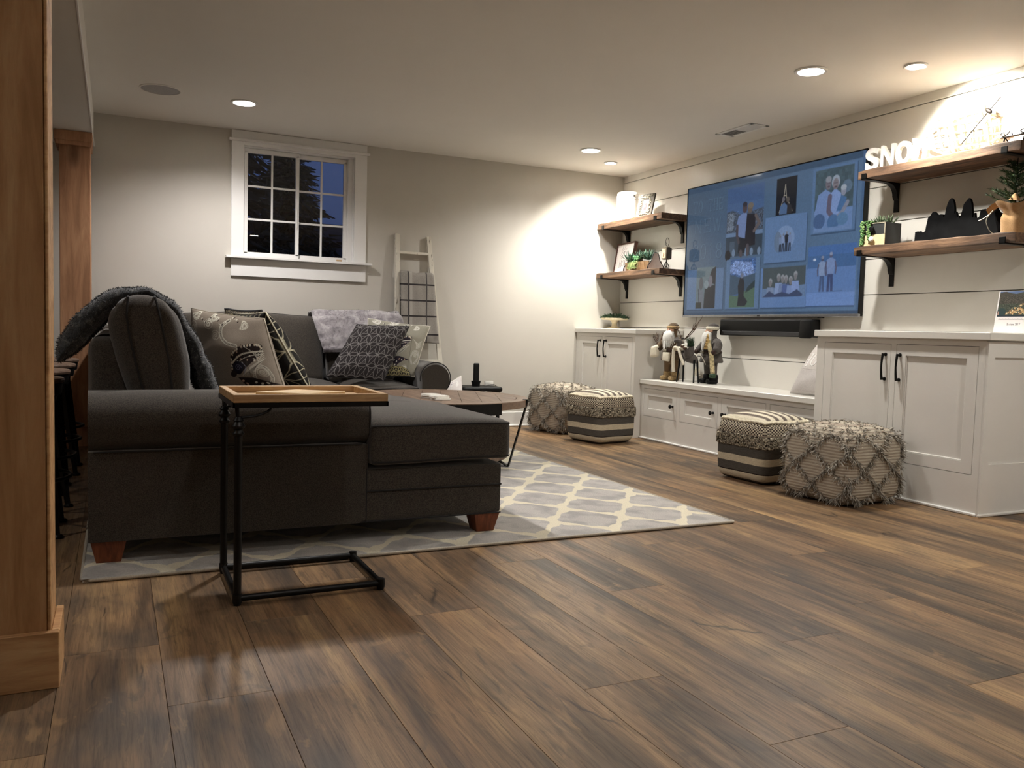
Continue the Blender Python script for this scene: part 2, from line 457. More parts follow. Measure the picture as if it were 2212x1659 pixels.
def scribble(cv, u, v, w, h, col, th, loops=9, seed=3):
    r = random.Random(seed); pts = []
    for i in range(loops*8):
        t = i/(loops*8-1); a = t*loops*2*PI
        k = 0.5+0.5*math.sin(a*0.37+seed)
        pts.append((u+t*w+math.cos(a)*w/loops*0.28, v+h*0.5*(0.5+0.5*math.sin(a))*(0.5+k)))
    cv.line(pts, th, col)
def painted(name, cv, f, mat, parent, world=False, origin=None, label=None, both=None, kind=None):
    """grid mesh whose vertices carry the canvas; f(u,v)->xyz"""
    L = cv.lin(); W, Hh = cv.w, cv.h
    u = np.linspace(0, 1, W); v = np.linspace(0, 1, Hh); U, V = np.meshgrid(u, v)
    co = f(U, V); n = W*Hh
    co = np.stack(co, -1).reshape(-1, 3); col = np.concatenate([L.reshape(-1, 3), np.ones((n, 1))], 1)
    idx = np.arange(n).reshape(Hh, W)
    q = np.stack([idx[:-1, :-1], idx[:-1, 1:], idx[1:, 1:], idx[1:, :-1]], -1).reshape(-1, 4)
    if both is not None:
        co2 = np.stack(both(U, V), -1).reshape(-1, 3)
        ids = np.arange(n).reshape(Hh, W)
        map2 = (ids+n); edge = np.zeros((Hh, W), bool); edge[0] = edge[-1] = True; edge[:, 0] = edge[:, -1] = True
        map2[edge] = ids[edge]
        q2 = np.stack([map2[:-1, :-1], map2[1:, :-1], map2[1:, 1:], map2[:-1, 1:]], -1).reshape(-1, 4)
        keep = np.arange(n)[~edge.ravel()]; remap = np.zeros(2*n, int); remap[:n] = np.arange(n); remap[n+keep] = n+np.arange(len(keep))
        co = np.concatenate([co, co2[keep]]); col = np.concatenate([col, col[keep]]); q = np.concatenate([q, remap[q2]])
    Mi = np.array((wmat(parent).inverted() if (world and parent is not None) else Matrix.Identity(4)))
    co = co @ Mi[:3, :3].T + Mi[:3, 3]
    if origin is not None: co = co-np.array(origin)
    me = bpy.data.meshes.new(name); me.vertices.add(len(co)); me.vertices.foreach_set('co', co.astype(np.float32).ravel())
    me.loops.add(q.size); me.polygons.add(len(q))
    me.loops.foreach_set('vertex_index', q.astype(np.int32).ravel()); me.polygons.foreach_set('loop_start', np.arange(0, q.size, 4, dtype=np.int32))
    me.update(calc_edges=True); me.validate()
    at = me.color_attributes.new('Col', 'FLOAT_COLOR', 'POINT'); at.data.foreach_set('color', col.astype(np.float32).ravel())
    me.polygons.foreach_set('use_smooth', [True]*len(me.polygons)); me.materials.append(mat)
    o = bpy.data.objects.new(name, me); C.objects.link(o)
    if parent is not None: o.parent = parent; MW[o.name] = wmat(parent)
    if origin is not None: o.location = origin
    if label: o['label'] = label
    if kind: o['kind'] = kind
    return o

# ------------------------------------------------------------------ the room
XW, YB = 4.55, 7.11
SOFX, SOFZ = -0.14, 2.19
# floor: slab, planks as parts
n = NT('floor_plank')
v = n.coords((9, 0.75, 9), 'World', True)
big = n.noise(v, 1.0, 3, 0.55, 0.4)
v2 = n.coords((34, 1.6, 34), 'World', True)
gr = n.noise(v2, 1.4, 6, 0.68, 1.2)
v3 = n.coords((2.2, 0.9, 2.2), 'World', True)
cl = n.noise(v3, 1.6, 3, 0.6, 0.5)
c = n.ramp(big, [(0.30, rgb(70, 57, 45)), (0.43, rgb(102, 81, 60)), (0.56, rgb(130, 103, 75)), (0.70, rgb(160, 130, 92))])
c = n.mix(c, rgb(146, 106, 68), n.math('MULTIPLY', n.ramp(cl, [(0.55, (0, 0, 0)), (0.72, (1, 1, 1))]), 0.45))
c = n.mix(c, rgb(70, 62, 54), n.math('MULTIPLY', n.ramp(cl, [(0.30, (1, 1, 1)), (0.47, (0, 0, 0))]), 0.7))
c = n.mix(c, n.ramp(gr, [(0.30, (0.50, 0.49, 0.48)), (0.50, (1, 1, 1)), (0.72, (1.28, 1.26, 1.20))]), 0.85, 'MULTIPLY')
fs = n.noise(n.coords((150, 6.0, 150), 'World', True), 1.2, 5, 0.72, 0.8)
c = n.mix(c, n.ramp(fs, [(0.36, (0.55, 0.53, 0.50)), (0.50, (1, 1, 1)), (0.66, (1.18, 1.16, 1.12))]), 0.8, 'MULTIPLY')
blo = n.noise(n.coords((9, 3.2, 9), 'World', True), 1.3, 4, 0.65, 1.0)
c = n.mix(c, rgb(62, 52, 44), n.math('MULTIPLY', n.ramp(blo, [(0.58, (0, 0, 0)), (0.68, (1, 1, 1))]), 0.5))
c = n.mix(c, rgb(172, 138, 96), n.math('MULTIPLY', n.ramp(blo, [(0.30, (1, 1, 1)), (0.40, (0, 0, 0))]), 0.4))
crk = n.add('ShaderNodeTexVoronoi', feature='DISTANCE_TO_EDGE'); 
vd = n.coords((6.5, 0.7, 6.5), 'World', True)
dn = n.add('ShaderNodeTexNoise'); n.link(n.coords((3, 3, 3), 'World'), dn.inputs['Vector']); dn.inputs['Scale'].default_value = 3
mixv = n.add('ShaderNodeMix', data_type='VECTOR'); mixv.inputs[0].default_value = 0.10; n.link(vd, mixv.inputs[4]); n.link(dn.outputs['Color'], mixv.inputs[5])
n.link(mixv.outputs[1], crk.inputs['Vector']); crk.inputs['Scale'].default_value = 1.0
cm = n.math('MULTIPLY', n.ramp(crk.outputs['Distance'], [(0.0, (1, 1, 1)), (0.012, (0, 0, 0))]), n.ramp(n.noise(n.coords((1.2, 1.2, 1.2), 'World'), 2.3, 2), [(0.56, (0, 0, 0)), (0.62, (1, 1, 1))]))
c = n.mix(c, rgb(34, 26, 20), n.math('MULTIPLY', cm, 0.85))
oi = n.add('ShaderNodeObjectInfo')
c = n.mix(c, n.ramp(oi.outputs['Random'], [(0.0, (0.88, 0.88, 0.88)), (0.5, (1.0, 1.0, 1.0)), (1.0, (1.10, 1.08, 1.05))]), 1.0, 'MULTIPLY')
n.bump(fs, 0.12, 0.002)
M_floor = n.done(c, n.ramp(gr, [(0.3, (0.52, 0.52, 0.52)), (0.7, (0.38, 0.38, 0.38))]), 0, 0.4)
M_under = plain('floor_underlay', rgb(40, 32, 26), 0.9)
fl = struct_root('floor')
b = B(); box(b, -4.2, XW+0.3, -3.2, YB+0.3, -0.12, -0.006); obj('underlay', b, M_under, fl)
PWID = 0.24; PX0 = 0.11
joint_y = {-1: 2.475, 0: 2.06, 3: 2.448, 4: 1.777, 5: 1.373, 2: 2.90, 6: 2.441, 7: 1.846, 8: 1.423, 1: 1.05}
PL = 1.525
full = None
for k in range(-8, 19):
    x0 = PX0 + k*PWID; x1 = min(x0+PWID, XW)
    j = joint_y.get(k, (0.37*k*PL) % PL)
    y = j - PL*math.ceil((j+1.2)/PL)
    while y < YB:
        a, bb = max(y, -1.2), min(y+PL, YB); y += PL
        if bb-a < 0.03: continue
        g = 0.0005
        b = B(); box(b, -(x1-x0)/2+g, (x1-x0)/2-g, -(bb-a)/2+g, (bb-a)/2-g, -0.006, 0.0)
        top = [e for e in b.edges if all(vv.co.z > -1e-4 for vv in e.verts)]
        bmesh.ops.bevel(b, geom=top, offset=0.0006, segments=1, affect='EDGES')
        obj('plank', b, M_floor, fl, at=((x0+x1)/2, (a+bb)/2, 0))
b = B(); box(b, -4.2, XW, -3.2, -1.2, -0.006, 0); box(b, -4.2, PX0-8*PWID, -1.2, YB, -0.006, 0)
obj('plank_field', b, M_floor, fl, kind='stuff')

# ceiling and soffit
b = B(); box(b, SOFX, XW+0.3, -3.2, YB+0.3, CEIL, CEIL+0.12); o = obj('ceiling', b, M_ceil); o['kind'] = 'structure'
b = B(); box(b, -4.2, SOFX, -3.2, YB+0.3, SOFZ, CEIL+0.12); o = obj('ceiling_soffit', b, M_ceil); o['kind'] = 'structure'
b = B(); box(b, SOFX-0.004, SOFX+0.006, -3.2, YB, SOFZ-0.003, SOFZ+0.012, 0.002); o = obj('trim_1', b, M_trim); o['kind'] = 'structure'
# walls
WX0, WX1, WZ0, WZ1 = 0.940, 1.843, 1.442, 2.325     # window opening
b = B()
box(b, -4.2, WX0, YB, YB+0.2, 0, SOFZ); box(b, SOFX, WX0, YB, YB+0.2, SOFZ, CEIL); box(b, WX1, XW, YB, YB+0.2, 0, CEIL)
box(b, WX0, WX1, YB, YB+0.2, 0, WZ0); box(b, WX0, WX1, YB, YB+0.2, WZ1, CEIL)
o = obj('wall_back', b, M_wall); o['kind'] = 'structure'
b = B(); box(b, -4.2, XW+0.2, -3.3, -3.2, 0, CEIL); o = obj('wall_front', b, M_wall); o['kind'] = 'structure'
b = B(); box(b, -4.3, -4.2, -3.3, YB+0.2, 0, CEIL); o = obj('wall_left', b, M_wall); o['kind'] = 'structure'
wr = struct_root('wall_right')
b = B(); box(b, XW+0.012, XW+0.2, -3.3, YB+0.2, 0, CEIL); obj('backing', b, M_gap, wr)
zs = [CEIL, 2.378, 2.142, 1.909, 1.673, 1.441, 1.206, 0.966, 0.727, 0.49, 0.255, 0.02]
for a, c_ in zip(zs[:-1], zs[1:]):
    b = B(); box(b, -0.006, 0.012, -3.2, YB, -(a-c_)/2+0.0027, (a-c_)/2-(0.0 if a == CEIL else 0.0027), 0.0012)
    obj('board', b, M_ship, wr, at=(XW, 0, (a+c_)/2))
# base boards
def baseboard(name, x0, x1, y0, y1, face):
    b = B()
    box(b, x0, x1, y0, y1, 0, 0.138, 0.003)
    if face == 'y': box(b, x0, x1, y0-0.014, y0+0.001, 0, 0.02, 0.006)
    else: box(b, x0-0.014, x0+0.001, y0, y1, 0, 0.02, 0.006)
    o = obj(name, b, M_trim); o['kind'] = 'structure'
baseboard('baseboard_back', -4.2, 4.06, YB-0.016, YB, 'y')
baseboard('baseboard_right', XW-0.022, XW-0.006, -3.2, 2.83, 'x')

# window in the back wall
w = struct_root('window_1', ((WX0+WX1)/2, YB, WZ0))
def wb(name, boxes, m=M_trim, parent=w, bev=0.002, **kw):
    b = B()
    for q in boxes: box(b, *q, bev)
    return obj(name, b, m, parent, world=True, **kw)
yf = YB-0.02
wb('casing', [(0.842, WX0, yf, YB, WZ0-0.002, 2.352)]); wb('casing', [(WX1, 1.947, yf, YB, WZ0-0.002, 2.352)])
wb('header', [(0.842, 1.947, yf+0.002, YB, WZ1, CEIL-0.002)]); wb('header_cap', [(0.822, 1.967, yf-0.022, yf+0.003, 2.352, 2.370)])
wb('sill', [(0.800, 1.992, yf-0.05, YB+0.05, WZ0-0.02, WZ0-0.001)]); wb('apron', [(0.843, 1.948, yf, YB, WZ0-0.162, WZ0-0.021)])
wb('jamb', [(WX0, WX0+0.004, YB, YB+0.13, WZ0, WZ1), (WX1-0.004, WX1, YB, YB+0.13, WZ0, WZ1), (WX0, WX1, YB, YB+0.13, WZ1-0.004, WZ1), (WX0, WX1, YB, YB+0.13, WZ0, WZ0+0.004)])
g = NT('window_glass'); g.done((1, 1, 1, 1), 0.0, 0, 0.5); g.bsdf.inputs['Transmission Weight'].default_value = 1.0; g.bsdf.inputs['IOR'].default_value = 1.45
M_glass = g.m
ox0, ox1 = WX0+0.012, WX1-0.04; mid = (ox0+ox1)/2+0.003
def sash(x0, x1, y, nm):
    f = 0.028
    s = wb('sash', [(x0, x0+f, y, y+0.03, WZ0+0.03, WZ1-0.03), (x1-f, x1, y, y+0.03, WZ0+0.03, WZ1-0.03), (x0, x1, y, y+0.03, WZ0+0.006, WZ0+0.042), (x0, x1, y, y+0.03, WZ1-0.042, WZ1-0.006)])
    a, c_, d, e = x0+f, x1-f, WZ0+0.042, WZ1-0.042; m = 0.008
    b = B(); box(b, (a+c_)/2-m, (a+c_)/2+m, y+0.006, y+0.016, d, e, 0.001); obj('muntin', b, M_trim, s, world=True)
    for t in (1/3, 2/3):
        b = B(); box(b, a, c_, y+0.0055, y+0.0165, d+(e-d)*t-m, d+(e-d)*t+m, 0.001); obj('muntin', b, M_trim, s, world=True)
    for i in range(2):
        for j in range(3):
            b = B(); u0, u1 = a+(c_-a)*i/2, a+(c_-a)*(i+1)/2; v0, v1 = d+(e-d)*j/3, d+(e-d)*(j+1)/3
            box(b, u0, u1, y+0.018, y+0.021, v0, v1); obj('pane', b, M_glass, s, world=True)
    return s
s1 = sash(ox0, mid+0.012, YB+0.055, 'l'); s2 = sash(mid-0.012, ox1, YB+0.088, 'r')
b = B(); cyl(b, (mid-0.006, YB+0.045, 1.70), (mid-0.006, YB+0.045, 1.86), 0.004, n=8); cyl(b, (mid-0.006, YB+0.056, 1.70), (mid-0.006, YB+0.045, 1.70), 0.004, n=8); cyl(b, (mid-0.006, YB+0.056, 1.86), (mid-0.006, YB+0.045, 1.86), 0.004, n=8)
obj('pull', b, M_white, s1, world=True)
wb('track', [(ox1, WX1-0.004, YB+0.04, YB+0.13, WZ0+0.004, WZ1-0.004)])
wb('latch', [(1.70, 1.745, YB-0.004, YB+0.012, WZ0+0.004, WZ0+0.018)], M_traywood)

# night garden outside
M_soil = plain('garden_soil', rgb(34, 34, 36), 0.95, var=0.3, vscale=8)
M_needle = plain('conifer_needles', rgb(30, 44, 34), 0.9, var=0.4, vscale=30)
b = B(); box(b, -4, 8, YB+0.3, 26, 1.0, 1.1); o = obj('garden_ground', b, M_soil); o['kind'] = 'structure'
b = B(); prism(b, [(12.0, 1.1), (15.5, 2.75), (17.5, 3.0), (26.0, 3.1), (26.0, 1.1)], 'x', -6.0, 14.0); o = obj('garden_bank', b, M_soil); o['kind'] = 'structure'
def conifer(x, y, h, w, seed, label):
    t = thing('conifer', label, 'tree', (x, y, 1.1), group=None)
    b = B(); cyl(b, (0, 0, 0), (0, 0, h), 0.09, 0.015, 8); obj('trunk', b, M_iron, t)
    b = B(); r = random.Random(seed); random.seed(seed)
    for i in range(520):
        z = 0.1 + (h-0.15)*(r.random()**1.1); rad = w*(1-z/h)*(0.75+0.35*r.random())
        a = r.random()*2*PI
        d = Vector((math.cos(a), math.sin(a), -0.15-0.25*r.random()))
        p = Vector((0, 0, z))
        for q in range(9):
            t_ = (q+1)/9
            c0 = p + d*rad*t_ + Vector((0, 0, 0.12*rad*t_*t_))
            dd = d + Vector((r.uniform(-1, 1), r.uniform(-1, 1), r.uniform(-.6, .3)))
            blade(b, c0, dd, 0.20, 0.05, seg=1)
    obj('foliage', b, M_needle, t)
conifer(0.75, 9.3, 3.6, 1.25, 11, 'large dark conifer just outside the left sash of the window')
conifer(2.3, 12.6, 2.6, 1.1, 12, 'smaller dark conifer farther out seen through the window centre')
conifer(4.6, 16.0, 2.8, 1.3, 13, 'distant dark conifer seen through the right sash of the window')
# ================================================================== cabinets along the right wall
def door_panel(parent, name, y0, y1, z0, z1, xf, label=None):
    """frame-and-panel door facing -x; xf = face plane; built in world coordinates"""
    st = 0.062 if (z1-z0) > 0.4 else 0.058
    b = B()
    box(b, xf, xf+0.02, y0, y0+st, z0, z1); box(b, xf, xf+0.02, y1-st, y1, z0, z1)
    box(b, xf, xf+0.02, y0+st, y1-st, z0, z0+st); box(b, xf, xf+0.02, y0+st, y1-st, z1-st, z1)
    d = obj(name, b, M_cab, parent, world=True, label=label)
    b = B(); box(b, xf+0.010, xf+0.018, y0+st, y1-st, z0+st, z1-st)
    # bead around the recess
    for q in ((y0+st, y0+st+0.006, z0+st, z1-st), (y1-st-0.006, y1-st, z0+st, z1-st), (y0+st, y1-st, z0+st, z0+st+0.008), (y0+st, y1-st, z1-st-0.006, z1-st)):
        box(b, xf+0.003, xf+0.012, *q, 0.002)
    obj('inset_panel', b, M_cab, d, world=True)
    return d
def bar_handle(parent, y, z0, z1, xf):
    b = B()
    for z in (z0, z1):
        cyl(b, (xf, y, z), (xf-0.006, y, z), 0.011, 0.010, 12); cyl(b, (xf-0.006, y, z), (xf-0.026, y, z), 0.006, n=10)
    L = [(xf-0.026+0.003*abs(t)-0.006*(1-t*t), y, (z0+z1)/2+t*(z1-z0)/2*1.08) for t in [-1+2*i/14 for i in range(15)]]
    tube(b, L, [0.0075-0.002*(1-abs(-1+2*i/14)) for i in range(15)], 8)
    obj('handle', b, M_black, parent, world=True, smooth=True, label='black bar handle')
def knob(parent, y, z, xf):
    b = B(); M = Matrix.Translation((xf, y, z)) @ Matrix.Rotation(-PI/2, 4, 'Y')
    lathe(b, [(0.010, 0), (0.010, 0.003), (0.0055, 0.006), (0.0055, 0.018), (0.012, 0.022), (0.0165, 0.028), (0.016, 0.034), (0.009, 0.038), (0, 0.039)], n=16, M=M)
    obj('knob', b, M_black, parent, world=True, smooth=True, label='round black knob')
def carcass(parent, x0, x1, y0, y1, z1, openings):
    """face frame around the openings, with a body behind"""
    b = B(); box(b, x0+0.022, x1, y0, y1, 0.0, z1)
    obj('body', b, M_cab, parent, world=True)
    ys = sorted({y0, y1} | {v for o_ in openings for v in o_[:2]}); zs_ = (openings[0][2], openings[0][3])
    b = B(); g = 0.0025
    box(b, x0, x0+0.022, y0, y1, 0, zs_[0]-g); box(b, x0, x0+0.022, y0, y1, zs_[1]+g, z1)
    prev = y0
    for (a, c_, _, _) in sorted(openings):
        box(b, x0, x0+0.022, prev, a-g, zs_[0]-g, zs_[1]+g); prev = c_+g
    box(b, x0, x0+0.022, prev, y1, zs_[0]-g, zs_[1]+g)
    obj('face_frame', b, M_cab, parent, world=True)
    b = B(); box(b, x0+0.021, x0+0.0225, y0+0.01, y1-0.01, zs_[0]-0.01, zs_[1]+0.01); obj('recess', b, M_blackpl, parent, world=True)
    b = B(); box(b, x0-0.013, x0+0.001, y0, y1, 0, 0.018, 0.005); obj('shoe_moulding', b, M_trim, parent, world=True)

XF = 4.05
t = thing('cabinet', 'tall white cabinet with two panelled doors at the right, behind the shaggy pouf', 'cabinet', (4.3, 3.42, 0))
ops = [(3.438, 3.934, 0.215, 0.884), (2.893, 3.397, 0.215, 0.884)]
carcass(t, XF, XW-0.008, 2.85, 4.0, 0.918, ops)
for i, o_ in enumerate(ops):
    d = door_panel(t, 'door', *o_, XF)
    bar_handle(d, 3.472 if i == 0 else 3.372, 0.682, 0.824, XF)
b = B()   # side panel facing the camera
for q in ((XF, XF+0.055, 0.0, 0.913), (XW-0.07, XW-0.008, 0.0, 0.913), (XF+0.055, XW-0.07, 0.0, 0.273), (XF+0.055, XW-0.07, 0.832, 0.913)):
    box(b, q[0], q[1], 2.838, 2.851, q[2], q[3])
box(b, XF-0.013, XW-0.008, 2.824, 2.839, 0, 0.018, 0.005)
obj('side_panel', b, M_cab, t, world=True)
o = obj('countertop', box(B(), XF-0.022, XW-0.008, 2.818, 4.012, 0.919, 0.960, 0.004), M_counter, origin=(4.3, 3.41, 0.919))
tag(o, 'white countertop slab on the right hand cabinet, under the calendar', 'countertop')

t = thing('cabinet', 'white two door cabinet in the far corner beside the window wall', 'cabinet', (4.3, 6.6, 0))
ops = [(6.632, 7.05, 0.215, 0.870), (6.135, 6.592, 0.215, 0.870)]
carcass(t, 4.06, XW-0.008, 6.09, YB-0.003, 0.902, ops)
for i, o_ in enumerate(ops):
    d = door_panel(t, 'door', *o_, 4.06)
    bar_handle(d, 6.666 if i == 0 else 6.560, 0.690, 0.835, 4.06)
o = obj('countertop', box(B(), 4.038, XW-0.008, 6.055, YB-0.003, 0.903, 0.945, 0.004), M_counter, origin=(4.3, 6.6, 0.903))
tag(o, 'white countertop slab on the far corner cabinet, under the pedestal dish', 'countertop')

t = thing('bench_cabinet', 'low white bench cabinet with four small panelled doors beneath the television', 'cabinet', (4.35, 5.04, 0))
ops = [(5.575, 6.04, 0.203, 0.437), (5.060, 5.525, 0.203, 0.437), (4.540, 5.013, 0.203, 0.437), (4.03, 4.495, 0.203, 0.437)]
carcass(t, 4.14, XW-0.008, 4.003, 6.087, 0.474, ops)
for i, o_ in enumerate(ops):
    d = door_panel(t, 'door', *o_, 4.14)
    knob(d, (5.622, 5.108, 4.968, 4.447)[i], 0.315, 4.14)
o = obj('countertop', box(B(), 4.118, XW-0.008, 4.003, 6.087, 0.475, 0.515, 0.004), M_counter, origin=(4.33, 5.04, 0.475))
tag(o, 'long low white bench top under the television, between the two cabinets', 'countertop')

# ================================================================== shelves
def shelf(y0, y1, z0, z1, by, label, group):
    t = thing('wall_shelf', label, 'shelf', (4.4, (y0+y1)/2, z0), group=group)
    def wob(x, y, z, u, v, w):
        k = 0.0035*math.sin(y*31+z*9)+0.002*math.sin(y*73)
        return (x + (k if u < -0.5 else 0), y, z + 0.002*math.sin(y*23+x*5)*(1 if abs(w) > .9 else 0))
    b = B(); soft_box(b, 4.250, XW-0.007, y0, y1, z0, z1, 0.005, 16, wob)
    obj('board', b, M_shelfwood, t, world=True, smooth=True)
    for y in by:
        b = B(); w_ = 0.018
        box(b, 4.236, XW-0.008, y-w_, y+w_, z0-0.007, z0-0.001, 0.001)         # arm
        box(b, 4.236, 4.243, y-w_, y+w_, z0-0.006, z0+0.030, 0.001)            # lip
        box(b, XW-0.014, XW-0.007, y-w_, y+w_, z0-0.185, z0-0.001, 0.001)      # leg
        P = [(XW-0.010-0.085, z0-0.003), (XW-0.010-0.065, z0-0.003)] + [(XW-0.012-0.062*(1-math.sin(a)), z0-0.006-0.062*(1-math.cos(a))) for a in [PI/2*i/6 for i in range(7)]] + [(XW-0.012, z0-0.11), (XW-0.010, z0-0.003)]
        P = [(XW-0.11, z0-0.004)] + [(XW-0.030-0.075*math.cos(a)-0.003, z0-0.086+0.075*math.sin(a)) for a in [PI/2-PI/2*i/8 for i in range(9)]][::1]
        P = [(XW-0.120, z0-0.004), (XW-0.105, z0-0.010)] + [(XW-0.105+0.075*math.sin(a), z0-0.085+0.075*math.cos(a)) for a in [PI/2*i/8 for i in range(9)]] + [(XW-0.020, z0-0.105), (XW-0.012, z0-0.110), (XW-0.012, z0-0.004)]
        bb = B(); prism(bb, P, 'y', y-w_, y+w_)
        me = bpy.data.meshes.new('tmp'); bb.to_mesh(me); bb.free(); b.from_mesh(me); bpy.data.meshes.remove(me)
        obj('bracket', b, M_black, t, world=True)
    return t
shelf(6.045, 7.100, 1.902, 1.957, (6.985, 6.125), 'upper rustic plank shelf left of the television, holding a white lantern', 'rustic plank shelves on black brackets')
shelf(6.045, 7.100, 1.430, 1.480, (6.985, 6.125), 'lower rustic plank shelf left of the television, holding a sign and succulents', 'rustic plank shelves on black brackets')
shelf(2.875, 3.932, 1.913, 1.967, (3.875, 2.955), 'upper rustic plank shelf right of the television, holding white letters', 'rustic plank shelves on black brackets')
shelf(2.875, 3.932, 1.438, 1.492, (3.880, 2.935), 'lower rustic plank shelf right of the television, holding a black skyline', 'rustic plank shelves on black brackets')

# ================================================================== television with its picture wall, soundbar
t = thing('television', 'large flat television on the plank wall showing a wall of family photographs', 'television', (4.51, 5.05, 1.05))
TY0, TY1, TZ0, TZ1 = 4.090, 6.012, 1.058, 2.170
b = B(); box(b, 4.505, 4.538, TY0+0.004, TY1-0.004, TZ0+0.005, TZ1-0.004, 0.004); obj('back_shell', b, M_blackpl, t, world=True)
b = B()
for q in ((TY0, TY0+0.007, TZ0+0.022, TZ1), (TY1-0.007, TY1, TZ0+0.022, TZ1), (TY0, TY1, TZ1-0.008, TZ1)): box(b, 4.493, 4.510, *q, 0.001)
obj('bezel', b, M_blackpl, t, world=True)
b = B(); box(b, 4.488, 4.512, TY0, TY1, TZ0, TZ0+0.021, 0.003); br = obj('lower_trim', b, M_silver, t, world=True, label='brushed silver lower trim')
b = B(); box(b, 4.4868, 4.489, 5.035, 5.065, TZ0+0.007, TZ0+0.013); obj('emblem', b, M_blackpl, br, world=True)
b = B(); box(b, 4.49, 4.51, 4.40, 4.45, TZ0-0.008, TZ0+0.001, 0.002); obj('sensor', b, M_blackpl, t, world=True)
b = B(); box(b, 4.515, XW-0.004, 4.75, 5.35, 1.35, 1.85, 0.003); obj('wall_mount', b, M_black, t, world=True)
cv = Canvas(430, 250, c3(74, 104, 140), 1.9/1.09)
cv.a *= (0.80+0.26*cv.X+0.05*(1-cv.Y))[..., None]
grad = np.clip(1-cv.X*2.2, 0, 1)[..., None]; cv.a = cv.a*(1-0.35*grad)+np.array(c3(76, 96, 116))*0.35*grad
cv.rect(0, 0.955, 1, 1, c3(52, 78, 108)); cv.rect(0.985, 0, 1, 1, c3(66, 98, 140)); cv.rect(0, 0, 1, 0.022, c3(50, 74, 104))
BL = c3(88, 122, 178)
def card(u0, v0, u1, v1, col=BL):
    cv.rect(u0+0.004, v0-0.010, u1+0.004, v1-0.004, c3(48, 72, 104), 0.8); cv.rect(u0, v0, u1, v1, col)
def person(u, v, h, shirt, legs, skin=c3(104, 100, 112), hair=c3(120, 130, 150), wf=0.13, asp=None, arms=True):
    A = cv.asp; w_ = h*wf/A*1.0
    cv.poly([(u-w_*.62, v), (u-w_*.5, v+h*.48), (u+w_*.5, v+h*.48), (u+w_*.62, v), (u+w_*.12, v), (u, v+h*.38), (u-w_*.12, v)], legs)
    cv.poly([(u-w_*.62, v+h*.45), (u-w_*.9, v+h*.80), (u-w_*.3, v+h*.86), (u+w_*.3, v+h*.86), (u+w_*.9, v+h*.80), (u+w_*.62, v+h*.45)], shirt)
    if arms:
        for s_ in (-1, 1): cv.line([(u+s_*w_*.85, v+h*.76), (u+s_*w_*1.05, v+h*.60), (u+s_*w_*.95, v+h*.46)], h*.045, skin)
    cv.ell(u, v+h*.93, h*.052/A*1.0, h*.07, skin); cv.ell(u, v+h*.965, h*.053/A, h*.045, hair)
LC = c3(92, 118, 144); LD = c3(58, 82, 108)
for (txt, u, v_, w_, h_) in (('TO THE', 0.045, 0.80, 0.20, 0.085), ('NEW', 0.055, 0.64, 0.18, 0.10), ('2018', 0.05, 0.435, 0.20, 0.115)):
    word(cv, txt, u+0.003, v_-0.006, w_, h_, LD, 0.012, 0.008, 0.3, 0.75); word(cv, txt, u, v_, w_, h_, LC, 0.007, 0.005, 0.3, 0.75)
# couple in front of white houses
cv.rect(0.274, 0.43, 0.497, 0.935, c3(58, 88, 138)); cv.rect(0.274, 0.43, 0.497, 0.82, c3(70, 100, 148), .5)
cv.poly([(0.274, 0.76), (0.31, 0.77), (0.36, 0.73), (0.497, 0.76), (0.497, 0.60), (0.274, 0.60)], c3(66, 78, 98))
cv.rect(0.277, 0.62, 0.32, 0.75, c3(96, 108, 126)); cv.speck(0.276, 0.60, 0.35, 0.76, 0.32, 3, 2); cv.speck(0.43, 0.62, 0.497, 0.75, 0.35, 4, 2)
cv.rect(0.274, 0.575, 0.497, 0.605, c3(96, 124, 164)); cv.rect(0.274, 0.43, 0.497, 0.575, c3(48, 62, 78)); cv.rect(0.30, 0.45, 0.33, 0.54, c3(66, 84, 104))
for uu in (0.325, 0.40, 0.435, 0.48): cv.ell(uu, 0.455, 0.010, 0.028, c3(104, 128, 160))
cv.ell(0.29, 0.44, 0.018, 0.04, c3(28, 28, 32))
cv.poly([(0.335, 0.64), (0.348, 0.72), (0.385, 0.745), (0.41, 0.72), (0.408, 0.55), (0.36, 0.55)], c3(104, 126, 178))
cv.poly([(0.352, 0.45), (0.355, 0.57), (0.40, 0.55), (0.395, 0.45)], c3(32, 34, 42)); cv.line([(0.343, 0.65), (0.343, 0.58), (0.355, 0.53)], 0.025, c3(70, 62, 70))
cv.ell(0.385, 0.775, 0.014, 0.038, c3(74, 60, 66)); cv.ell(0.385, 0.80, 0.014, 0.018, c3(48, 44, 54))
cv.poly([(0.40, 0.73), (0.45, 0.72), (0.455, 0.50), (0.39, 0.49)], c3(34, 32, 40)); cv.ell(0.417, 0.765, 0.015, 0.034, c3(98, 84, 76)); cv.ell(0.42, 0.785, 0.017, 0.022, c3(112, 100, 88))
cv.line([(0.452, 0.71), (0.475, 0.655), (0.445, 0.60)], 0.025, c3(96, 84, 84)); cv.line([(0.41, 0.50), (0.412, 0.44)], 0.03, c3(78, 70, 76)); cv.line([(0.37, 0.46), (0.372, 0.435)], 0.03, c3(78, 70, 76))
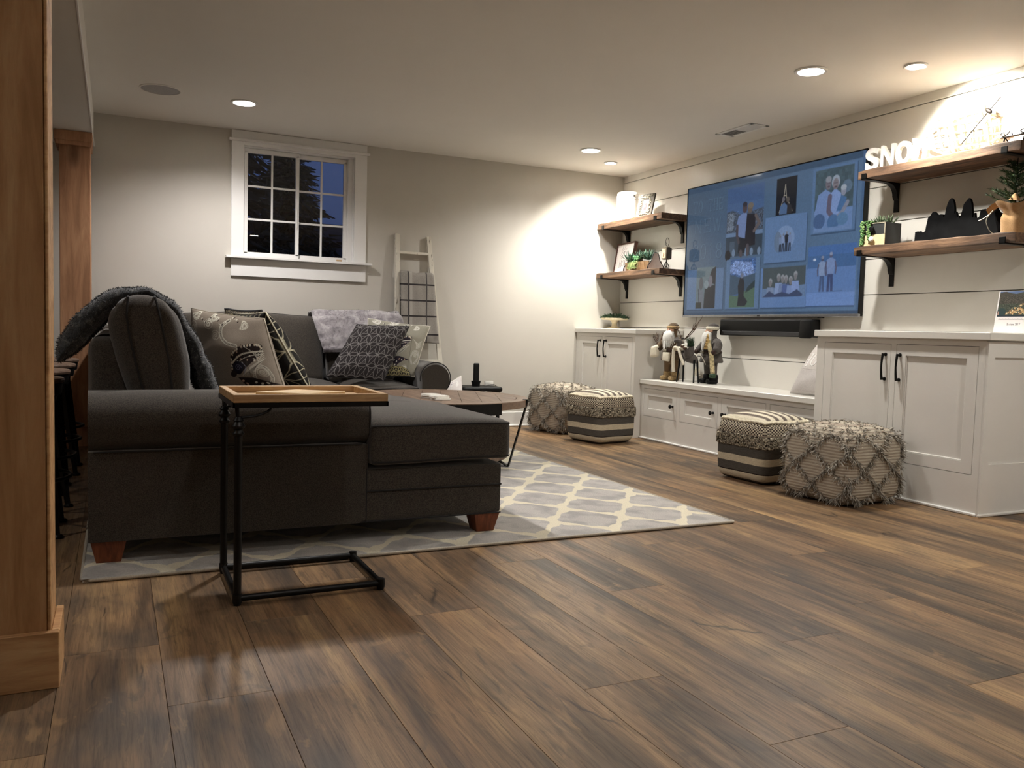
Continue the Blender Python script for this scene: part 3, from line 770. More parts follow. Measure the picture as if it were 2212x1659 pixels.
# tower by night
cv.rect(0.566, 0.68, 0.675, 0.932, c3(24, 26, 34)); cv.line([(0.614, 0.885), (0.607, 0.80), (0.585, 0.70)], 0.006, c3(170, 160, 140)); cv.line([(0.614, 0.885), (0.621, 0.80), (0.655, 0.70)], 0.006, c3(170, 160, 140)); cv.line([(0.607, 0.81), (0.621, 0.81)], 0.005, c3(170, 160, 140))
cv.poly([(0.585, 0.685), (0.59, 0.74), (0.61, 0.765), (0.628, 0.74), (0.628, 0.685)], c3(70, 100, 146)); cv.poly([(0.626, 0.685), (0.628, 0.76), (0.65, 0.74), (0.655, 0.685)], c3(44, 42, 46)); cv.ell(0.606, 0.785, 0.008, 0.018, c3(96, 92, 100)); cv.ell(0.63, 0.78, 0.009, 0.019, c3(84, 76, 70))
# three people kneeling on sand
card(0.755, 0.522, 0.963, 0.945, c3(80, 114, 160)); cv.rect(0.769, 0.545, 0.949, 0.929, c3(62, 84, 96)); cv.speck(0.769, 0.70, 0.949, 0.929, 0.10, 8, 6); cv.rect(0.769, 0.545, 0.949, 0.67, c3(96, 130, 186))
cv.ell(0.92, 0.80, 0.022, 0.04, c3(92, 118, 150), .7)
cv.poly([(0.77, 0.65), (0.785, 0.77), (0.82, 0.80), (0.85, 0.77), (0.845, 0.62)], c3(104, 134, 192)); cv.ell(0.832, 0.835, 0.0135, 0.040, c3(112, 104, 116)); cv.ell(0.832, 0.862, 0.014, 0.020, c3(134, 138, 150)); cv.rect(0.823, 0.832, 0.841, 0.838, c3(70, 66, 80), .6); cv.ell(0.833, 0.815, 0.006, 0.006, c3(84, 70, 80))
cv.poly([(0.835, 0.60), (0.84, 0.76), (0.865, 0.80), (0.895, 0.76), (0.885, 0.60)], c3(116, 146, 206)); cv.ell(0.867, 0.84, 0.019, 0.042, c3(146, 158, 176)); cv.ell(0.867, 0.825, 0.0135, 0.036, c3(122, 114, 122)); cv.rect(0.858, 0.828, 0.876, 0.834, c3(74, 70, 86), .6); cv.ell(0.867, 0.806, 0.007, 0.006, c3(84, 66, 78)); cv.line([(0.842, 0.75), (0.838, 0.66), (0.858, 0.615)], 0.035, c3(92, 84, 108))
cv.poly([(0.875, 0.65), (0.895, 0.75), (0.92, 0.73), (0.915, 0.65)], c3(60, 104, 160)); cv.ell(0.905, 0.775, 0.012, 0.032, c3(130, 136, 158)); cv.ell(0.905, 0.795, 0.013, 0.018, c3(160, 170, 184)); cv.line([(0.925, 0.70), (0.90, 0.635), (0.875, 0.61)], 0.028, c3(122, 128, 152))
cv.ell(0.795, 0.60, 0.028, 0.05, c3(62, 92, 142)); cv.ell(0.862, 0.585, 0.028, 0.05, c3(66, 104, 156)); cv.ell(0.905, 0.60, 0.026, 0.04, c3(78, 120, 166)); cv.rect(0.769, 0.53, 0.949, 0.555, c3(100, 132, 184))
# vignette portrait of a group
card(0.511, 0.36, 0.735, 0.675, c3(88, 122, 172)); cv.ell(0.624, 0.52, 0.05, 0.085, c3(112, 142, 190)); cv.ell(0.585, 0.50, 0.02, 0.07, c3(92, 112, 140), .8)
for i, uu in enumerate((0.60, 0.615, 0.632, 0.65)): person(uu, 0.43, 0.135-0.01*abs(i-2), (c3(108, 130, 170), c3(120, 144, 190), c3(34, 38, 48), c3(110, 132, 178))[i], c3(38, 46, 64), arms=False, wf=0.16)
# bottom left, an older couple
card(0.02, 0.045, 0.268, 0.355, c3(88, 118, 160)); cv.rect(0.085, 0.052, 0.217, 0.37, c3(98, 116, 124)); cv.poly([(0.165, 0.26), (0.19, 0.35), (0.217, 0.372), (0.217, 0.23)], c3(46, 44, 50))
cv.poly([(0.14, 0.052), (0.145, 0.21), (0.17, 0.225), (0.217, 0.23), (0.217, 0.052)], c3(40, 40, 46)); cv.ell(0.182, 0.26, 0.014, 0.045, c3(112, 108, 120)); cv.poly([(0.10, 0.09), (0.105, 0.20), (0.135, 0.19), (0.135, 0.052), (0.115, 0.052)], c3(104, 110, 122)); cv.ell(0.118, 0.245, 0.014, 0.05, c3(84, 86, 92)); cv.ell(0.155, 0.235, 0.016, 0.032, c3(122, 138, 146)); cv.line([(0.10, 0.20), (0.108, 0.09)], 0.006, c3(34, 38, 54)); cv.rect(0.085, 0.052, 0.125, 0.10, c3(46, 48, 44))
# mountain path
card(0.285, 0.045, 0.490, 0.41, c3(84, 116, 158)); cv.rect(0.311, 0.055, 0.465, 0.41, c3(56, 92, 152)); cv.poly([(0.311, 0.36), (0.34, 0.40), (0.38, 0.39), (0.44, 0.38), (0.455, 0.33), (0.465, 0.27), (0.40, 0.28), (0.311, 0.31)], c3(112, 142, 204)); cv.speck(0.311, 0.28, 0.465, 0.40, 0.22, 5, 2); cv.speck(0.311, 0.28, 0.465, 0.40, 0.15, 6, 5)
cv.poly([(0.311, 0.30), (0.38, 0.27), (0.465, 0.30), (0.465, 0.18), (0.311, 0.14)], c3(56, 80, 104)); cv.poly([(0.311, 0.055), (0.311, 0.145), (0.36, 0.14), (0.40, 0.17), (0.465, 0.20), (0.465, 0.055)], c3(74, 104, 84)); cv.poly([(0.42, 0.20), (0.465, 0.25), (0.465, 0.20), (0.41, 0.16)], c3(36, 52, 58))
cv.poly([(0.362, 0.065), (0.368, 0.14), (0.362, 0.21), (0.375, 0.275), (0.392, 0.275), (0.403, 0.23), (0.40, 0.14), (0.425, 0.095), (0.41, 0.065)], c3(34, 36, 44)); cv.ell(0.385, 0.285, 0.009, 0.02, c3(104, 112, 136))
# big family on the beach
card(0.500, 0.05, 0.748, 0.325, c3(88, 124, 182)); cv.rect(0.511, 0.12, 0.741, 0.326, c3(66, 78, 84)); cv.poly([(0.511, 0.12), (0.511, 0.18), (0.741, 0.20), (0.741, 0.12)], c3(92, 122, 166))
for i, (uu, hh) in enumerate(((0.555, .20), (0.60, .235), (0.622, .225), (0.64, .22), (0.665, .21), (0.69, .245))):
    cv.ell(uu, 0.05+hh*0.90, 0.010, 0.022, c3(140, 144, 152)); cv.ell(uu, 0.05+hh*0.83, 0.008, 0.021, c3(118, 116, 122)); cv.poly([(uu-0.022, 0.13), (uu-0.018, 0.03+hh*0.80), (uu+0.018, 0.03+hh*0.80), (uu+0.022, 0.13)], (c3(112, 132, 168), c3(124, 148, 196), c3(104, 124, 168), c3(70, 90, 150), c3(112, 136, 190), c3(120, 146, 206))[i])
cv.poly([(0.515, 0.122), (0.55, 0.165), (0.58, 0.14), (0.62, 0.155), (0.66, 0.14), (0.70, 0.17), (0.73, 0.135), (0.725, 0.122)], c3(52, 66, 104))
# couple walking on the beach
cv.rect(0.749, 0.30, 0.978, 0.443, c3(62, 104, 172)); cv.rect(0.749, 0.27, 0.978, 0.38, c3(58, 98, 156)); cv.rect(0.749, 0.055, 0.978, 0.30, c3(84, 122, 186)); cv.rect(0.749, 0.055, 0.978, 0.14, c3(96, 134, 202)); cv.rect(0.749, 0.046, 0.978, 0.055, c3(52, 80, 124))
cv.ell(0.783, 0.355, 0.007, 0.008, c3(190, 204, 230)); person(0.822, 0.145, 0.23, c3(122, 146, 190), c3(62, 84, 130), c3(76, 80, 110), c3(120, 130, 160), 0.16); person(0.862, 0.145, 0.25, c3(112, 138, 192), c3(56, 70, 116), c3(84, 86, 118), c3(130, 142, 176), 0.17)
cv.line([(0.87, 0.145), (0.92, 0.15)], 0.004, c3(62, 92, 140))
cv.a = cv.a*0.90+np.array(c3(84, 104, 124))*0.10; cv.a = cv.a*0.84+cv.a.mean(2, keepdims=True)*0.16; cv.speck(0, 0, 1, 1, 0.035, 77, 2)
M_screen = paintmat('screen_picture', 0.08, emit=0.40, spec=0.35)
def fscreen(U, V): return (4.4985+0*U, TY1-0.007-U*(TY1-TY0-0.014), TZ0+0.021+V*(TZ1-TZ0-0.028))
painted('screen', cv, fscreen, M_screen, t, world=True, label='lit screen showing a collage of family photographs')

t = thing('soundbar', 'black soundbar mounted on the plank wall below the television', 'soundbar', (4.49, 4.94, 0.9))
b = B(); box(b, 4.455, 4.54, 4.462, 5.462, 0.912, 1.040, 0.012, 3); obj('housing', b, M_blackpl, t, world=True, smooth=True)
b = B(); box(b, 4.449, 4.47, 4.468, 4.575, 0.904, 1.036, 0.01, 2); obj('end_cap', b, M_blackpl, t, world=True, smooth=True)
b = B(); box(b, 4.452, 4.47, 4.58, 5.435, 0.918, 0.948, 0.002); obj('lower_grille', b, plain('dark_grille', rgb(52, 52, 54), .5), t, world=True, label='dark grey strip along the lower edge')
b = B(); box(b, 4.4505, 4.4525, 5.41, 5.425, 0.939, 0.942); obj('indicator', b, M_black, t, world=True)

# ================================================================== ceiling fixtures
M_lampdisc = NT('lamp_diffuser'); M_lampdisc.bsdf.inputs['Emission Color'].default_value = (1.0, 0.93, 0.84, 1); M_lampdisc.bsdf.inputs['Emission Strength'].default_value = 14.0; M_lampdisc = M_lampdisc.m
def downlight(x, y, r, label, small=False, grp='recessed ceiling downlights'):
    t = thing('gimbal_light' if small else 'ceiling_light', label, 'ceiling light', (x, y, CEIL), group=grp)
    b = B(); prof = [(r, 0.0), (r, -0.006), (r*0.94, -0.010), (r*0.80, -0.009), (r*0.78, -0.002), (r*0.78, 0.0)]
    lathe(b, prof, n=36); obj('trim_ring', b, M_trim, t, smooth=True)
    b = B(); lathe(b, [(0, -0.0035), (r*0.78, -0.0035)], n=32)
    obj('diffuser', b, M_lampdisc, t)
    return t
names = {0: 'round recessed light in front of the window on the left', 1: 'larger round recessed light near the far right corner', 2: 'large bright recessed light in the right foreground of the ceiling'}
for i, (x, y) in enumerate(MAIN_LIGHTS):
    if i in (4, 5, 6): lab = ('round recessed light in the near left of the ceiling, before the post', 'round recessed light in the near right of the ceiling', 'rearmost round recessed light of the ceiling')[i-4]
    elif i == 3: lab = 'round recessed light in the ceiling just above the picture, over the chaise'
    else: lab = names[i]
    downlight(x, y, 0.092, lab)
downlight(4.05, 6.575, 0.062, 'small gimbal spotlight closest to the far shelf corner', True, 'small gimbal spotlights')
downlight(4.04, 3.370, 0.062, 'small gimbal spotlight above the right hand shelves', True, 'small gimbal spotlights')
t = thing('ceiling_speaker', 'flush round speaker grille in the ceiling left of the window light', 'speaker', (0.279, 6.165, CEIL))
b = B(); lathe(b, [(0.132, 0), (0.132, -0.004), (0.122, -0.006), (0.122, -0.001), (0.122, 0)], n=40); obj('rim', b, M_ceil, t, smooth=True)
sg = NT('speaker_grille'); sv = sg.add('ShaderNodeTexVoronoi'); sg.link(sg.coords(), sv.inputs['Vector']); sv.inputs['Scale'].default_value = 260
sg.done(sg.ramp(sv.outputs['Distance'], [(0.25, rgb(120, 116, 116)), (0.45, rgb(170, 166, 164))]), 0.7)
b = B(); lathe(b, [(0.123, -0.003), (0.09, -0.0055), (0, -0.006)], n=40); obj('grille', b, sg.m, t, smooth=True)
# air register: frame along the wall
t = thing('air_register', 'white slotted air register in the ceiling in front of the plank wall', 'vent', (4.22, 5.02, CEIL))
b = B()
for q in ((-0.085, 0.085, -0.20, -0.175), (-0.085, 0.085, 0.175, 0.20), (-0.085, -0.055, -0.2, 0.2), (0.055, 0.085, -0.2, 0.2)): box(b, *q, -0.006, 0, 0.002)
obj('frame', b, M_trim, t)
b = B(); box(b, -0.056, 0.056, -0.176, 0.176, -0.0012, 0); obj('dark_duct', b, M_blackpl, t)
for i in range(22):
    y = -0.168+i*0.016
    b = B(); box(b, -0.055, 0.055, -0.001, 0.006, -0.0008, 0.0008, M=Matrix.Rotation(math.radians(-32 if y < 0 else 32), 4, 'X'))
    obj('slat', b, M_trim, t, at=(0, y, -0.0042))
b = B(); box(b, -0.055, 0.055, -0.004, 0.004, -0.006, -0.001); obj('divider', b, M_trim, t)
# ================================================================== rug
n = NT('trellis_rug_pile')
P = n.add('ShaderNodeNewGeometry').outputs['Position']; sp = n.add('ShaderNodeSeparateXYZ')
dn = n.add('ShaderNodeTexNoise'); n.link(P, dn.inputs['Vector']); dn.inputs['Scale'].default_value = 55; dn.inputs['Detail'].default_value = 2
vm = n.add('ShaderNodeVectorMath', operation='MULTIPLY_ADD'); n.link(dn.outputs['Color'], vm.inputs[0]); vm.inputs[1].default_value = (0.014, 0.014, 0); n.link(P, vm.inputs[2]); n.link(vm.outputs[0], sp.inputs[0])
X = n.math('MULTIPLY_ADD', sp.outputs[0], 2*PI/0.376, -2*PI*2.057/0.376); Y = n.math('MULTIPLY_ADD', sp.outputs[1], 2*PI/0.502, -2*PI*3.427/0.502)
DX = n.math('PINGPONG', n.math('ADD', sp.outputs[0], 0.376*20-2.057), 0.188); DY = n.math('PINGPONG', n.math('ADD', sp.outputs[1], 0.502*20-3.427), 0.251)
def hexr(dx, dy):
    a = n.math('POWER', n.math('DIVIDE', dx, 0.188), 3.0)
    b_ = n.math('ADD', n.math('MULTIPLY', dx, 0.188/0.0492), n.math('MULTIPLY', dy, 0.251/0.0492))
    # a shallow step in the long sides gives the trellis its ogee
    st = n.math('MULTIPLY', n.math('SINE', n.math('MULTIPLY', dx, 2*PI/0.094)), 0.045)
    return n.math('POWER', n.math('ADD', a, n.math('POWER', n.math('ADD', b_, st), 3.0)), 1/3)
rmin = n.math('MINIMUM', hexr(DX, DY), hexr(n.math('SUBTRACT', 0.188, DX), n.math('SUBTRACT', 0.251, DY)))
line = n.ramp(rmin, [(0.925, (0, 0, 0)), (0.955, (1, 1, 1))])
nz = n.noise(n.coords((1, 1, 1), 'World'), 160, 3, 0.7); nb = n.noise(n.coords((1, 1, 1), 'World'), 9, 3)
grey = n.ramp(nz, [(0.3, rgb(154, 149, 143)), (0.7, rgb(196, 191, 184))])
grey = n.mix(grey, rgb(128, 124, 122), n.math('MULTIPLY', n.ramp(nb, [(0.45, (0, 0, 0)), (0.62, (1, 1, 1))]), 0.55))
cream = n.ramp(nz, [(0.3, rgb(202, 192, 166)), (0.7, rgb(232, 223, 198))])
n.bump(nz, 0.6, 0.004)
n.bsdf.inputs['Sheen Weight'].default_value = 0.3
M_rug = n.done(n.mix(grey, cream, line), 0.95, 0, 0.1)
M_bind = fabric('rug_binding', rgb(176, 166, 150), 0.3, 500)
t = thing('rug', 'grey and cream trellis patterned rug under the sectional sofa', 'rug', (1.3, 4.7, 0))
RX0, RX1, RY0, RY1 = -0.105, 2.712, 3.150, 6.25
def rugf(i, j):
    x = RX0+(RX1-RX0)*i; y = RY0+(RY1-RY0)*j
    m = min(i, 1-i, j*1.1, (1-j)*1.1); z = 0.0125 if m > 0.004 else 0.010
    k = math.exp(-((x-RX0)**2+(y-RY0)**2)/0.06)
    return (x + 0.012*k*0, y + 0.0*k, z+0.004*k)
b = B(); grid_surface(b, rugf, 60, 60); bmesh.ops.transform(b, matrix=Matrix.Identity(4), verts=b.verts[:])
obj('pile', b, M_rug, t, world=True, smooth='all')
b = B(); r_ = 0.0065
cor = 0.03
pts = [(RX0+cor, RY0), (RX1-cor*.4, RY0), (RX1, RY0+cor*.4), (RX1, RY1), (RX0, RY1), (RX0, RY0+cor)]
loop = []
for a, c_ in zip(pts, pts[1:]+pts[:1]):
    for k in range(20): loop.append((a[0]+(c_[0]-a[0])*k/20, a[1]+(c_[1]-a[1])*k/20, 0.0075))
tube(b, loop, r_, 8, closed=True); box(b, RX0+0.003, RX1-0.003, RY0+0.003, RY1-0.003, 0.001, 0.004)
obj('binding', b, M_bind, t, world=True, smooth='all')

# ================================================================== sectional sofa
t = thing('sectional_sofa', 'charcoal sectional sofa with rolled arms, a chaise toward the camera and tapered wooden legs', 'sofa', (0.8, 5.0, 0.0))
def sf(name, fill, m=M_sofa, parent=t, label=None):
    b = B(); fill(b); return obj(name, b, m, parent, world=True, smooth=True, label=label)
def sb(b, *a, **k): soft_box(b, *a, **k)
RZ = 0.0125
def base_fill(b):
    sb(b, -0.085, 1.545, 3.325, 4.28, 0.095, 0.320, r=0.018)
    sb(b, -0.085, 0.98, 4.20, 6.95, 0.095, 0.320, r=0.018)
    sb(b, -0.085, 2.315, 6.02, 6.95, 0.095, 0.320, r=0.018)
sf('base', base_fill)
def seam_fill(b):
    tube(b, [(0.93+0.61*k/12, 3.322, 0.225) for k in range(13)], 0.0035, 6)
    tube(b, [(0.932, 3.322, 0.10+0.22*k/6) for k in range(7)], 0.003, 6)
    tube(b, [(-0.08+1.62*k/20, 3.323, 0.099) for k in range(21)], 0.003, 6)
sf('base_seam', seam_fill, M_welt)
# rolled arm beside the chaise (runs along x)
def roll_profile(c0, c1, r, inner, zbot, outer_y, n=20, s=1):
    """profile in (y,z): panel up the outside, roll over the top, down the inside"""
    P = [(outer_y, zbot)]
    a0, a1 = math.radians(-62), math.radians(170)
    P.append((outer_y, c1-r*0.90))
    for i in range(n+1):
        a = math.radians(-118)-(math.radians(232))*i/n
        P.append((c0+s*r*math.cos(a)*1.0, c1+r*math.sin(a)))
    P.append((inner, c1-r*0.2)); P.append((inner, zbot))
    return P
def arm_mesh(axis, a, bnd, cpos, cz, r, inner, outer, s, zbot=0.32, n=26, sweep=28):
    """arm swept along an axis with a softly rounded front end"""
    prof = [(outer, zbot), (outer, cz-r*0.93)]
    for i in range(n+1):
        ang = math.radians(250)-math.radians(230)*i/n if s > 0 else math.radians(-70)+math.radians(230)*i/n
        prof.append((cpos+r*math.cos(ang), cz+r*math.sin(ang)))
    prof += [(inner, cz-r*0.15), (inner, zbot)]
    b = B(); rings = []
    ccen = ((outer+inner)/2, (cz+zbot)/2)
    for k in range(sweep+1):
        u = k/sweep; pos = a+(bnd-a)*u
        e = abs(bnd-pos); sc_ = 1.0
        ee = min(e, 1e9); rr = 0.022
        if ee < rr: sc_ = 1-0.055*(1-math.sqrt(max(0, 1-((rr-ee)/rr)**2)))
        ring = []
        for (p, z) in prof:
            q = ccen[0]+(p-ccen[0])*sc_; zz = ccen[1]+(z-ccen[1])*sc_
            ring.append(b.verts.new((pos, q, zz) if axis == 'x' else (q, pos, zz)))
        rings.append(ring)
    m = len(prof)
    for A_, D_ in zip(rings[:-1], rings[1:]):
        for i in range(m):
            j = (i+1) % m; b.faces.new((A_[i], A_[j], D_[j], D_[i]))
    b.faces.new(rings[0][::-1]); b.faces.new(rings[-1])
    bmesh.ops.recalc_face_normals(b, faces=b.faces[:])
    return b
b = arm_mesh('x', -0.088, 0.935, 3.405, 0.530, 0.112, 3.515, 3.316, 1, zbot=0.097)
obj('arm', b, M_sofa, t, world=True, smooth=True)
b = arm_mesh('y', 6.93, 6.00, 2.205, 0.520, 0.125, 2.095, 2.305, -1, zbot=0.10)
obj('arm', b, M_sofa, t, world=True, smooth=True)
def piping_fill(b):
    # ring on the far arm's round face, and along the chaise arm front
    tube(b, [(2.205+0.123*math.cos(math.radians(-60+2*i*5.2)), 5.999, 0.520+0.123*math.sin(math.radians(-60+2*i*5.2))) for i in range(25)], 0.004, 6)
    tube(b, [(0.936, 3.405-0.108*math.sin(math.radians(-15+i*9.5)), 0.530+0.108*math.cos(math.radians(-15+i*9.5))) for i in range(16)], 0.0035, 6)
    tube(b, [(-0.07+0.98*k/14, 3.314, 0.424) for k in range(15)], 0.0035, 6)
sf('arm_piping', piping_fill, M_welt)
# backs
def lean(dx):
    return lambda X_, Y_, Z_, u, v, w: (X_+dx*(w+1)/2, Y_, Z_)
b = B(); soft_box(b, -0.092, 0.035, 3.515, 6.93, 0.30, 0.835, r=0.045, n=16, fn=lambda X_, Y_, Z_, u, v, w: (X_+(0.22*max(0, 0.80-Z_) if u > 0 else 0), Y_, Z_)); obj('left_back', b, M_sofa, t, world=True, smooth=True)
b = B(); soft_box(b, -0.092, 2.315, 6.80, 6.945, 0.30, 0.86, r=0.05, n=16); obj('rear_back', b, M_sofa, t, world=True, smooth=True)
# chaise cushion
def ctop(x, y):
    return 0.085*max(0, 1-abs((x-0.75)/0.83)**2.6)*max(0, 1-abs((y-3.80)/0.52)**3.2)
def cush_fill(b):
    def f(X_, Y_, Z_, u, v, w):
        k = ctop(X_, Y_)
        if w > 0: Z_ += k*w
        Z_ += 0.004*math.sin(X_*7+Y_*5)
        if Z_ < 0.36: Z_ += 0.012*(1-abs(u)**3)*0
        return (X_, Y_, Z_)
    soft_box(b, 0.938, 1.572, 3.295, 4.285, 0.335, 0.505, r=0.030, n=18, fn=f)
    soft_box(b, 0.10, 1.25, 3.525, 4.285, 0.337, 0.505, r=0.030, n=18, fn=f)
sf('chaise_cushion', cush_fill)
def cush_pipe(b):
    def rim(z, x0, x1, y0, y1):
        P_ = []
        for (a, c_) in (((x0, y0), (x1-0.02, y0)), ((x1-0.006, y0+0.006), (x1, y0+0.03)), ((x1, y0+0.03), (x1, y1))):
            for k in range(12): 
                x = a[0]+(c_[0]-a[0])*k/12; y = a[1]+(c_[1]-a[1])*k/12; P_.append((x, y, z+(ctop(x, y)*0.9 if z > 0.45 else 0)+0.004*math.sin(x*7+y*5)))
        return P_
    tube(b, rim(0.492, 0.945, 1.568, 3.299, 4.27), 0.0045, 6); tube(b, rim(0.350, 0.945, 1.568, 3.299, 4.27), 0.0045, 6)
sf('cushion_piping', cush_pipe, M_welt)
def seat(x0, x1, y0, y1):
    def f(X_, Y_, Z_, u, v, w): return (X_, Y_, Z_+(0.045*(1-abs(u)**2.6)*(1-abs(v)**2.6) if w > 0 else 0))
    b = B(); soft_box(b, x0, x1, y0, y1, 0.325, 0.455, r=0.028, n=12, fn=f); return obj('seat_cushion', b, M_sofa, t, world=True, smooth=True)
seat(0.10, 0.93, 4.30, 5.15); seat(0.10, 0.93, 5.17, 6.00); seat(0.10, 0.935, 6.02, 6.80)
for (x0, x1) in ((0.95, 1.545), (1.555, 2.085)):
    s_ = seat(x0, x1, 6.00, 6.82)
    b = B(); tube(b, [(x0+0.01+(x1-x0-0.02)*k/14, 6.002, 0.444+0.002*math.sin(k)) for k in range(15)], 0.0045, 6); obj('piping', b, M_welt, s_, world=True, smooth=True)
def back_cushion_side(y0, y1, seed=0):
    """loose back cushions of the left run: box cushions leaning back with a domed top"""
    ZL_ = [(0.455, 0.095, 0.262), (0.62, 0.045, 0.268), (0.744, 0.004, 0.268), (0.848, -0.020, 0.246), (0.90, -0.024, 0.232), (0.955, -0.010, 0.205), (1.0, 0.02, 0.16)]
    def prof(z):
        for (z0, a0, b0), (z1, a1, b1) in zip(ZL_[:-1], ZL_[1:]):
            if z <= z1: k = (z-z0)/(z1-z0); return a0+(a1-a0)*k, b0+(b1-b0)*k
        return ZL_[-1][1:]
    def f(X_, Y_, Z_, u, v, w):
        uu = (X_-0.15)/0.11
        z = 0.455+(Z_-0.455)*1.0
        l_, r_ = prof(z)
        dome = 0.034*(1-u*u)*(w if w > 0 else 0)
        puff = 0.014*(1-abs(u)**2)*(1-abs(w)**2)
        return (l_+(r_-l_)*(uu+1)/2, Y_+puff*v, z+dome)
    b = B(); soft_box(b, 0.04, 0.26, y0, y1, 0.455, 0.965, r=0.045, n=18, fn=f)
    o_ = obj('back_cushion', b, M_sofa, t, world=True, smooth=True)
    b = B()
    for u in (-0.50, 0.40):
        P_ = []
        for i in range(26):
            a = i/25; w = -0.95+1.93*a; q = f(0.15+0.11*u, y0, 0.71+0.255*w, u, -1, w); P_.append((q[0], q[1]-0.001, q[2]))
        q2 = P_[-1]; P_ += [(q2[0], q2[1]+0.03*k, q2[2]+0.004) for k in (0.3, 1, 2, 3)]
        tube(b, P_, 0.0045, 6)
    obj('piping', b, M_welt, o_, world=True, smooth=True)
back_cushion_side(3.475, 4.22); back_cushion_side(4.25, 5.05); back_cushion_side(5.08, 5.95)
def back_cushion_rear(x0, x1):
    def f(X_, Y_, Z_, u, v, w):
        k = (Z_-0.46)/0.52
        return (X_, Y_+0.13*k-0.035*(1-u*u)*(1-w*w)*(1 if v < 0 else 0), Z_+0.022*(1-u*u)*(1 if w > 0 else 0)*w+0.004*math.sin(X_*9))
    b = B(); soft_box(b, x0, x1, 6.46, 6.70, 0.455, 0.965, r=0.045, n=14, fn=f)
    o_ = obj('back_cushion', b, M_sofa, t, world=True, smooth=True)
    b = B(); tube(b, [(x0+0.02+(x1-x0-0.04)*k/16, 6.618, 0.962+0.022*(1-(2*k/16-1)**2)+0.004*math.sin((x0+(x1-x0)*k/16)*9)) for k in range(17)], 0.0045, 6)
    tube(b, [(x0+0.012, 6.475+0.13*k/10, 0.48+0.46*k/10) for k in range(11)], 0.004, 6); tube(b, [(x1-0.012, 6.475+0.13*k/10, 0.48+0.46*k/10) for k in range(11)], 0.004, 6)
    obj('piping', b, M_welt, o_, world=True, smooth=True)
back_cushion_rear(0.42, 1.47); back_cushion_rear(1.49, 2.085)
for (x, y) in ((-0.022, 3.385), (1.478, 3.385), (1.478, 4.20), (-0.022, 6.88), (2.25, 6.07), (2.25, 6.88)):
    b = B(); zt, zb = 0.098, RZ if (y < 6.25 and x < 2.7) else 0.0
    A_ = [b.verts.new((x+sx_*0.060, y+sy_*0.060, zt)) for sx_, sy_ in ((-1, -1), (1, -1), (1, 1), (-1, 1))]
    D_ = [b.verts.new((x+sx_*0.041, y+sy_*0.041, zb+0.0005)) for sx_, sy_ in ((-1, -1), (1, -1), (1, 1), (-1, 1))]
    b.faces.new(A_); b.faces.new(D_[::-1])
    for i in range(4): b.faces.new((A_[(i+1) % 4], A_[i], D_[i], D_[(i+1) % 4]))
    bmesh.ops.recalc_face_normals(b, faces=b.faces[:]); bmesh.ops.bevel(b, geom=b.edges[:], offset=0.002, segments=1, affect='EDGES')
    obj('leg', b, M_legwood, t, world=True, label='tapered cherry wood leg')

# ================================================================== pillows
def pillow(label, TL, TR, BR, BL, th, cv, mat, group=None, name='throw_pillow', pinch=0.05, base=None, extra=None, nback=None):
    TL, TR, BR, BL = map(lambda p: np.array(p, float), (TL, TR, BR, BL))
    c = (TL+TR+BR+BL)/4; nrm = np.cross(TR-BL, TL-BR); nrm = nrm/np.linalg.norm(nrm)   # outward to the viewer side
    if nback is not None: nrm = nrm*np.sign(np.dot(nrm, np.array(nback)))
    loc = tuple(base if base is not None else (c[0], c[1], min(BR[2], BL[2])))
    t = thing(name, label, 'pillow', loc, group=group)
    def mk(sgn):
        def f(U, V):
            # bow the sides inward a little, corners stay out
            u = 2*U-1; v = 2*V-1
            uu = u*(1-pinch*(1-v**2)*np.abs(u)); vv = v*(1-pinch*(1-u**2)*np.abs(v))
            a = (uu+1)/2; b_ = (vv+1)/2
            h = th/2*np.clip((1-u**2), 0, 1)**0.45*np.clip((1-v**2), 0, 1)**0.45
            h = h*(1+0.05*np.sin(5*u+2*v)+0.04*np.sin(9*v-3*u))
            out = []
            for k in range(3):
                p = (1-a)*(1-b_)*BL[k]+a*(1-b_)*BR[k]+a*b_*TR[k]+(1-a)*b_*TL[k]
                out.append(p+sgn*nrm[k]*h)
            return tuple(out)
        return f
    painted('cover', cv, mk(1), mat, t, world=True, both=mk(-1))
    if extra: extra(t, mk(1))
    # piping around the rim
    b = B(); F = mk(1); P_ = []
    for (s0, s1) in (((0, 0), (1, 0)), ((1, 0), (1, 1)), ((1, 1), (0, 1)), ((0, 1), (0, 0))):
        for k in range(14):
            U = s0[0]+(s1[0]-s0[0])*k/14; V_ = s0[1]+(s1[1]-s0[1])*k/14
            q = F(np.array(U), np.array(V_)); P_.append(tuple(float(x) for x in q))
    return t, P_
def add_rim(t, P_, m, r=0.0045):
    b = B(); tube(b, P_, r, 6, closed=True); obj('edge_piping', b, m, t, world=True, smooth='all')
M_pfab = paintmat('printed_fabric', 0.95, weave=600, spec=0.1)
def spiral(cv, u, v, r0, turns, w, col, rot=0, sgn=1, tail=None):
    P_ = []
    for i in range(int(20*turns)+1):
        a = rot+sgn*i/20*2*PI; r = r0*(1-i/(20*turns)*0.85)
        P_.append((u+r*math.cos(a)/cv.asp, v+r*math.sin(a)))
    cv.line(P_, w, col)
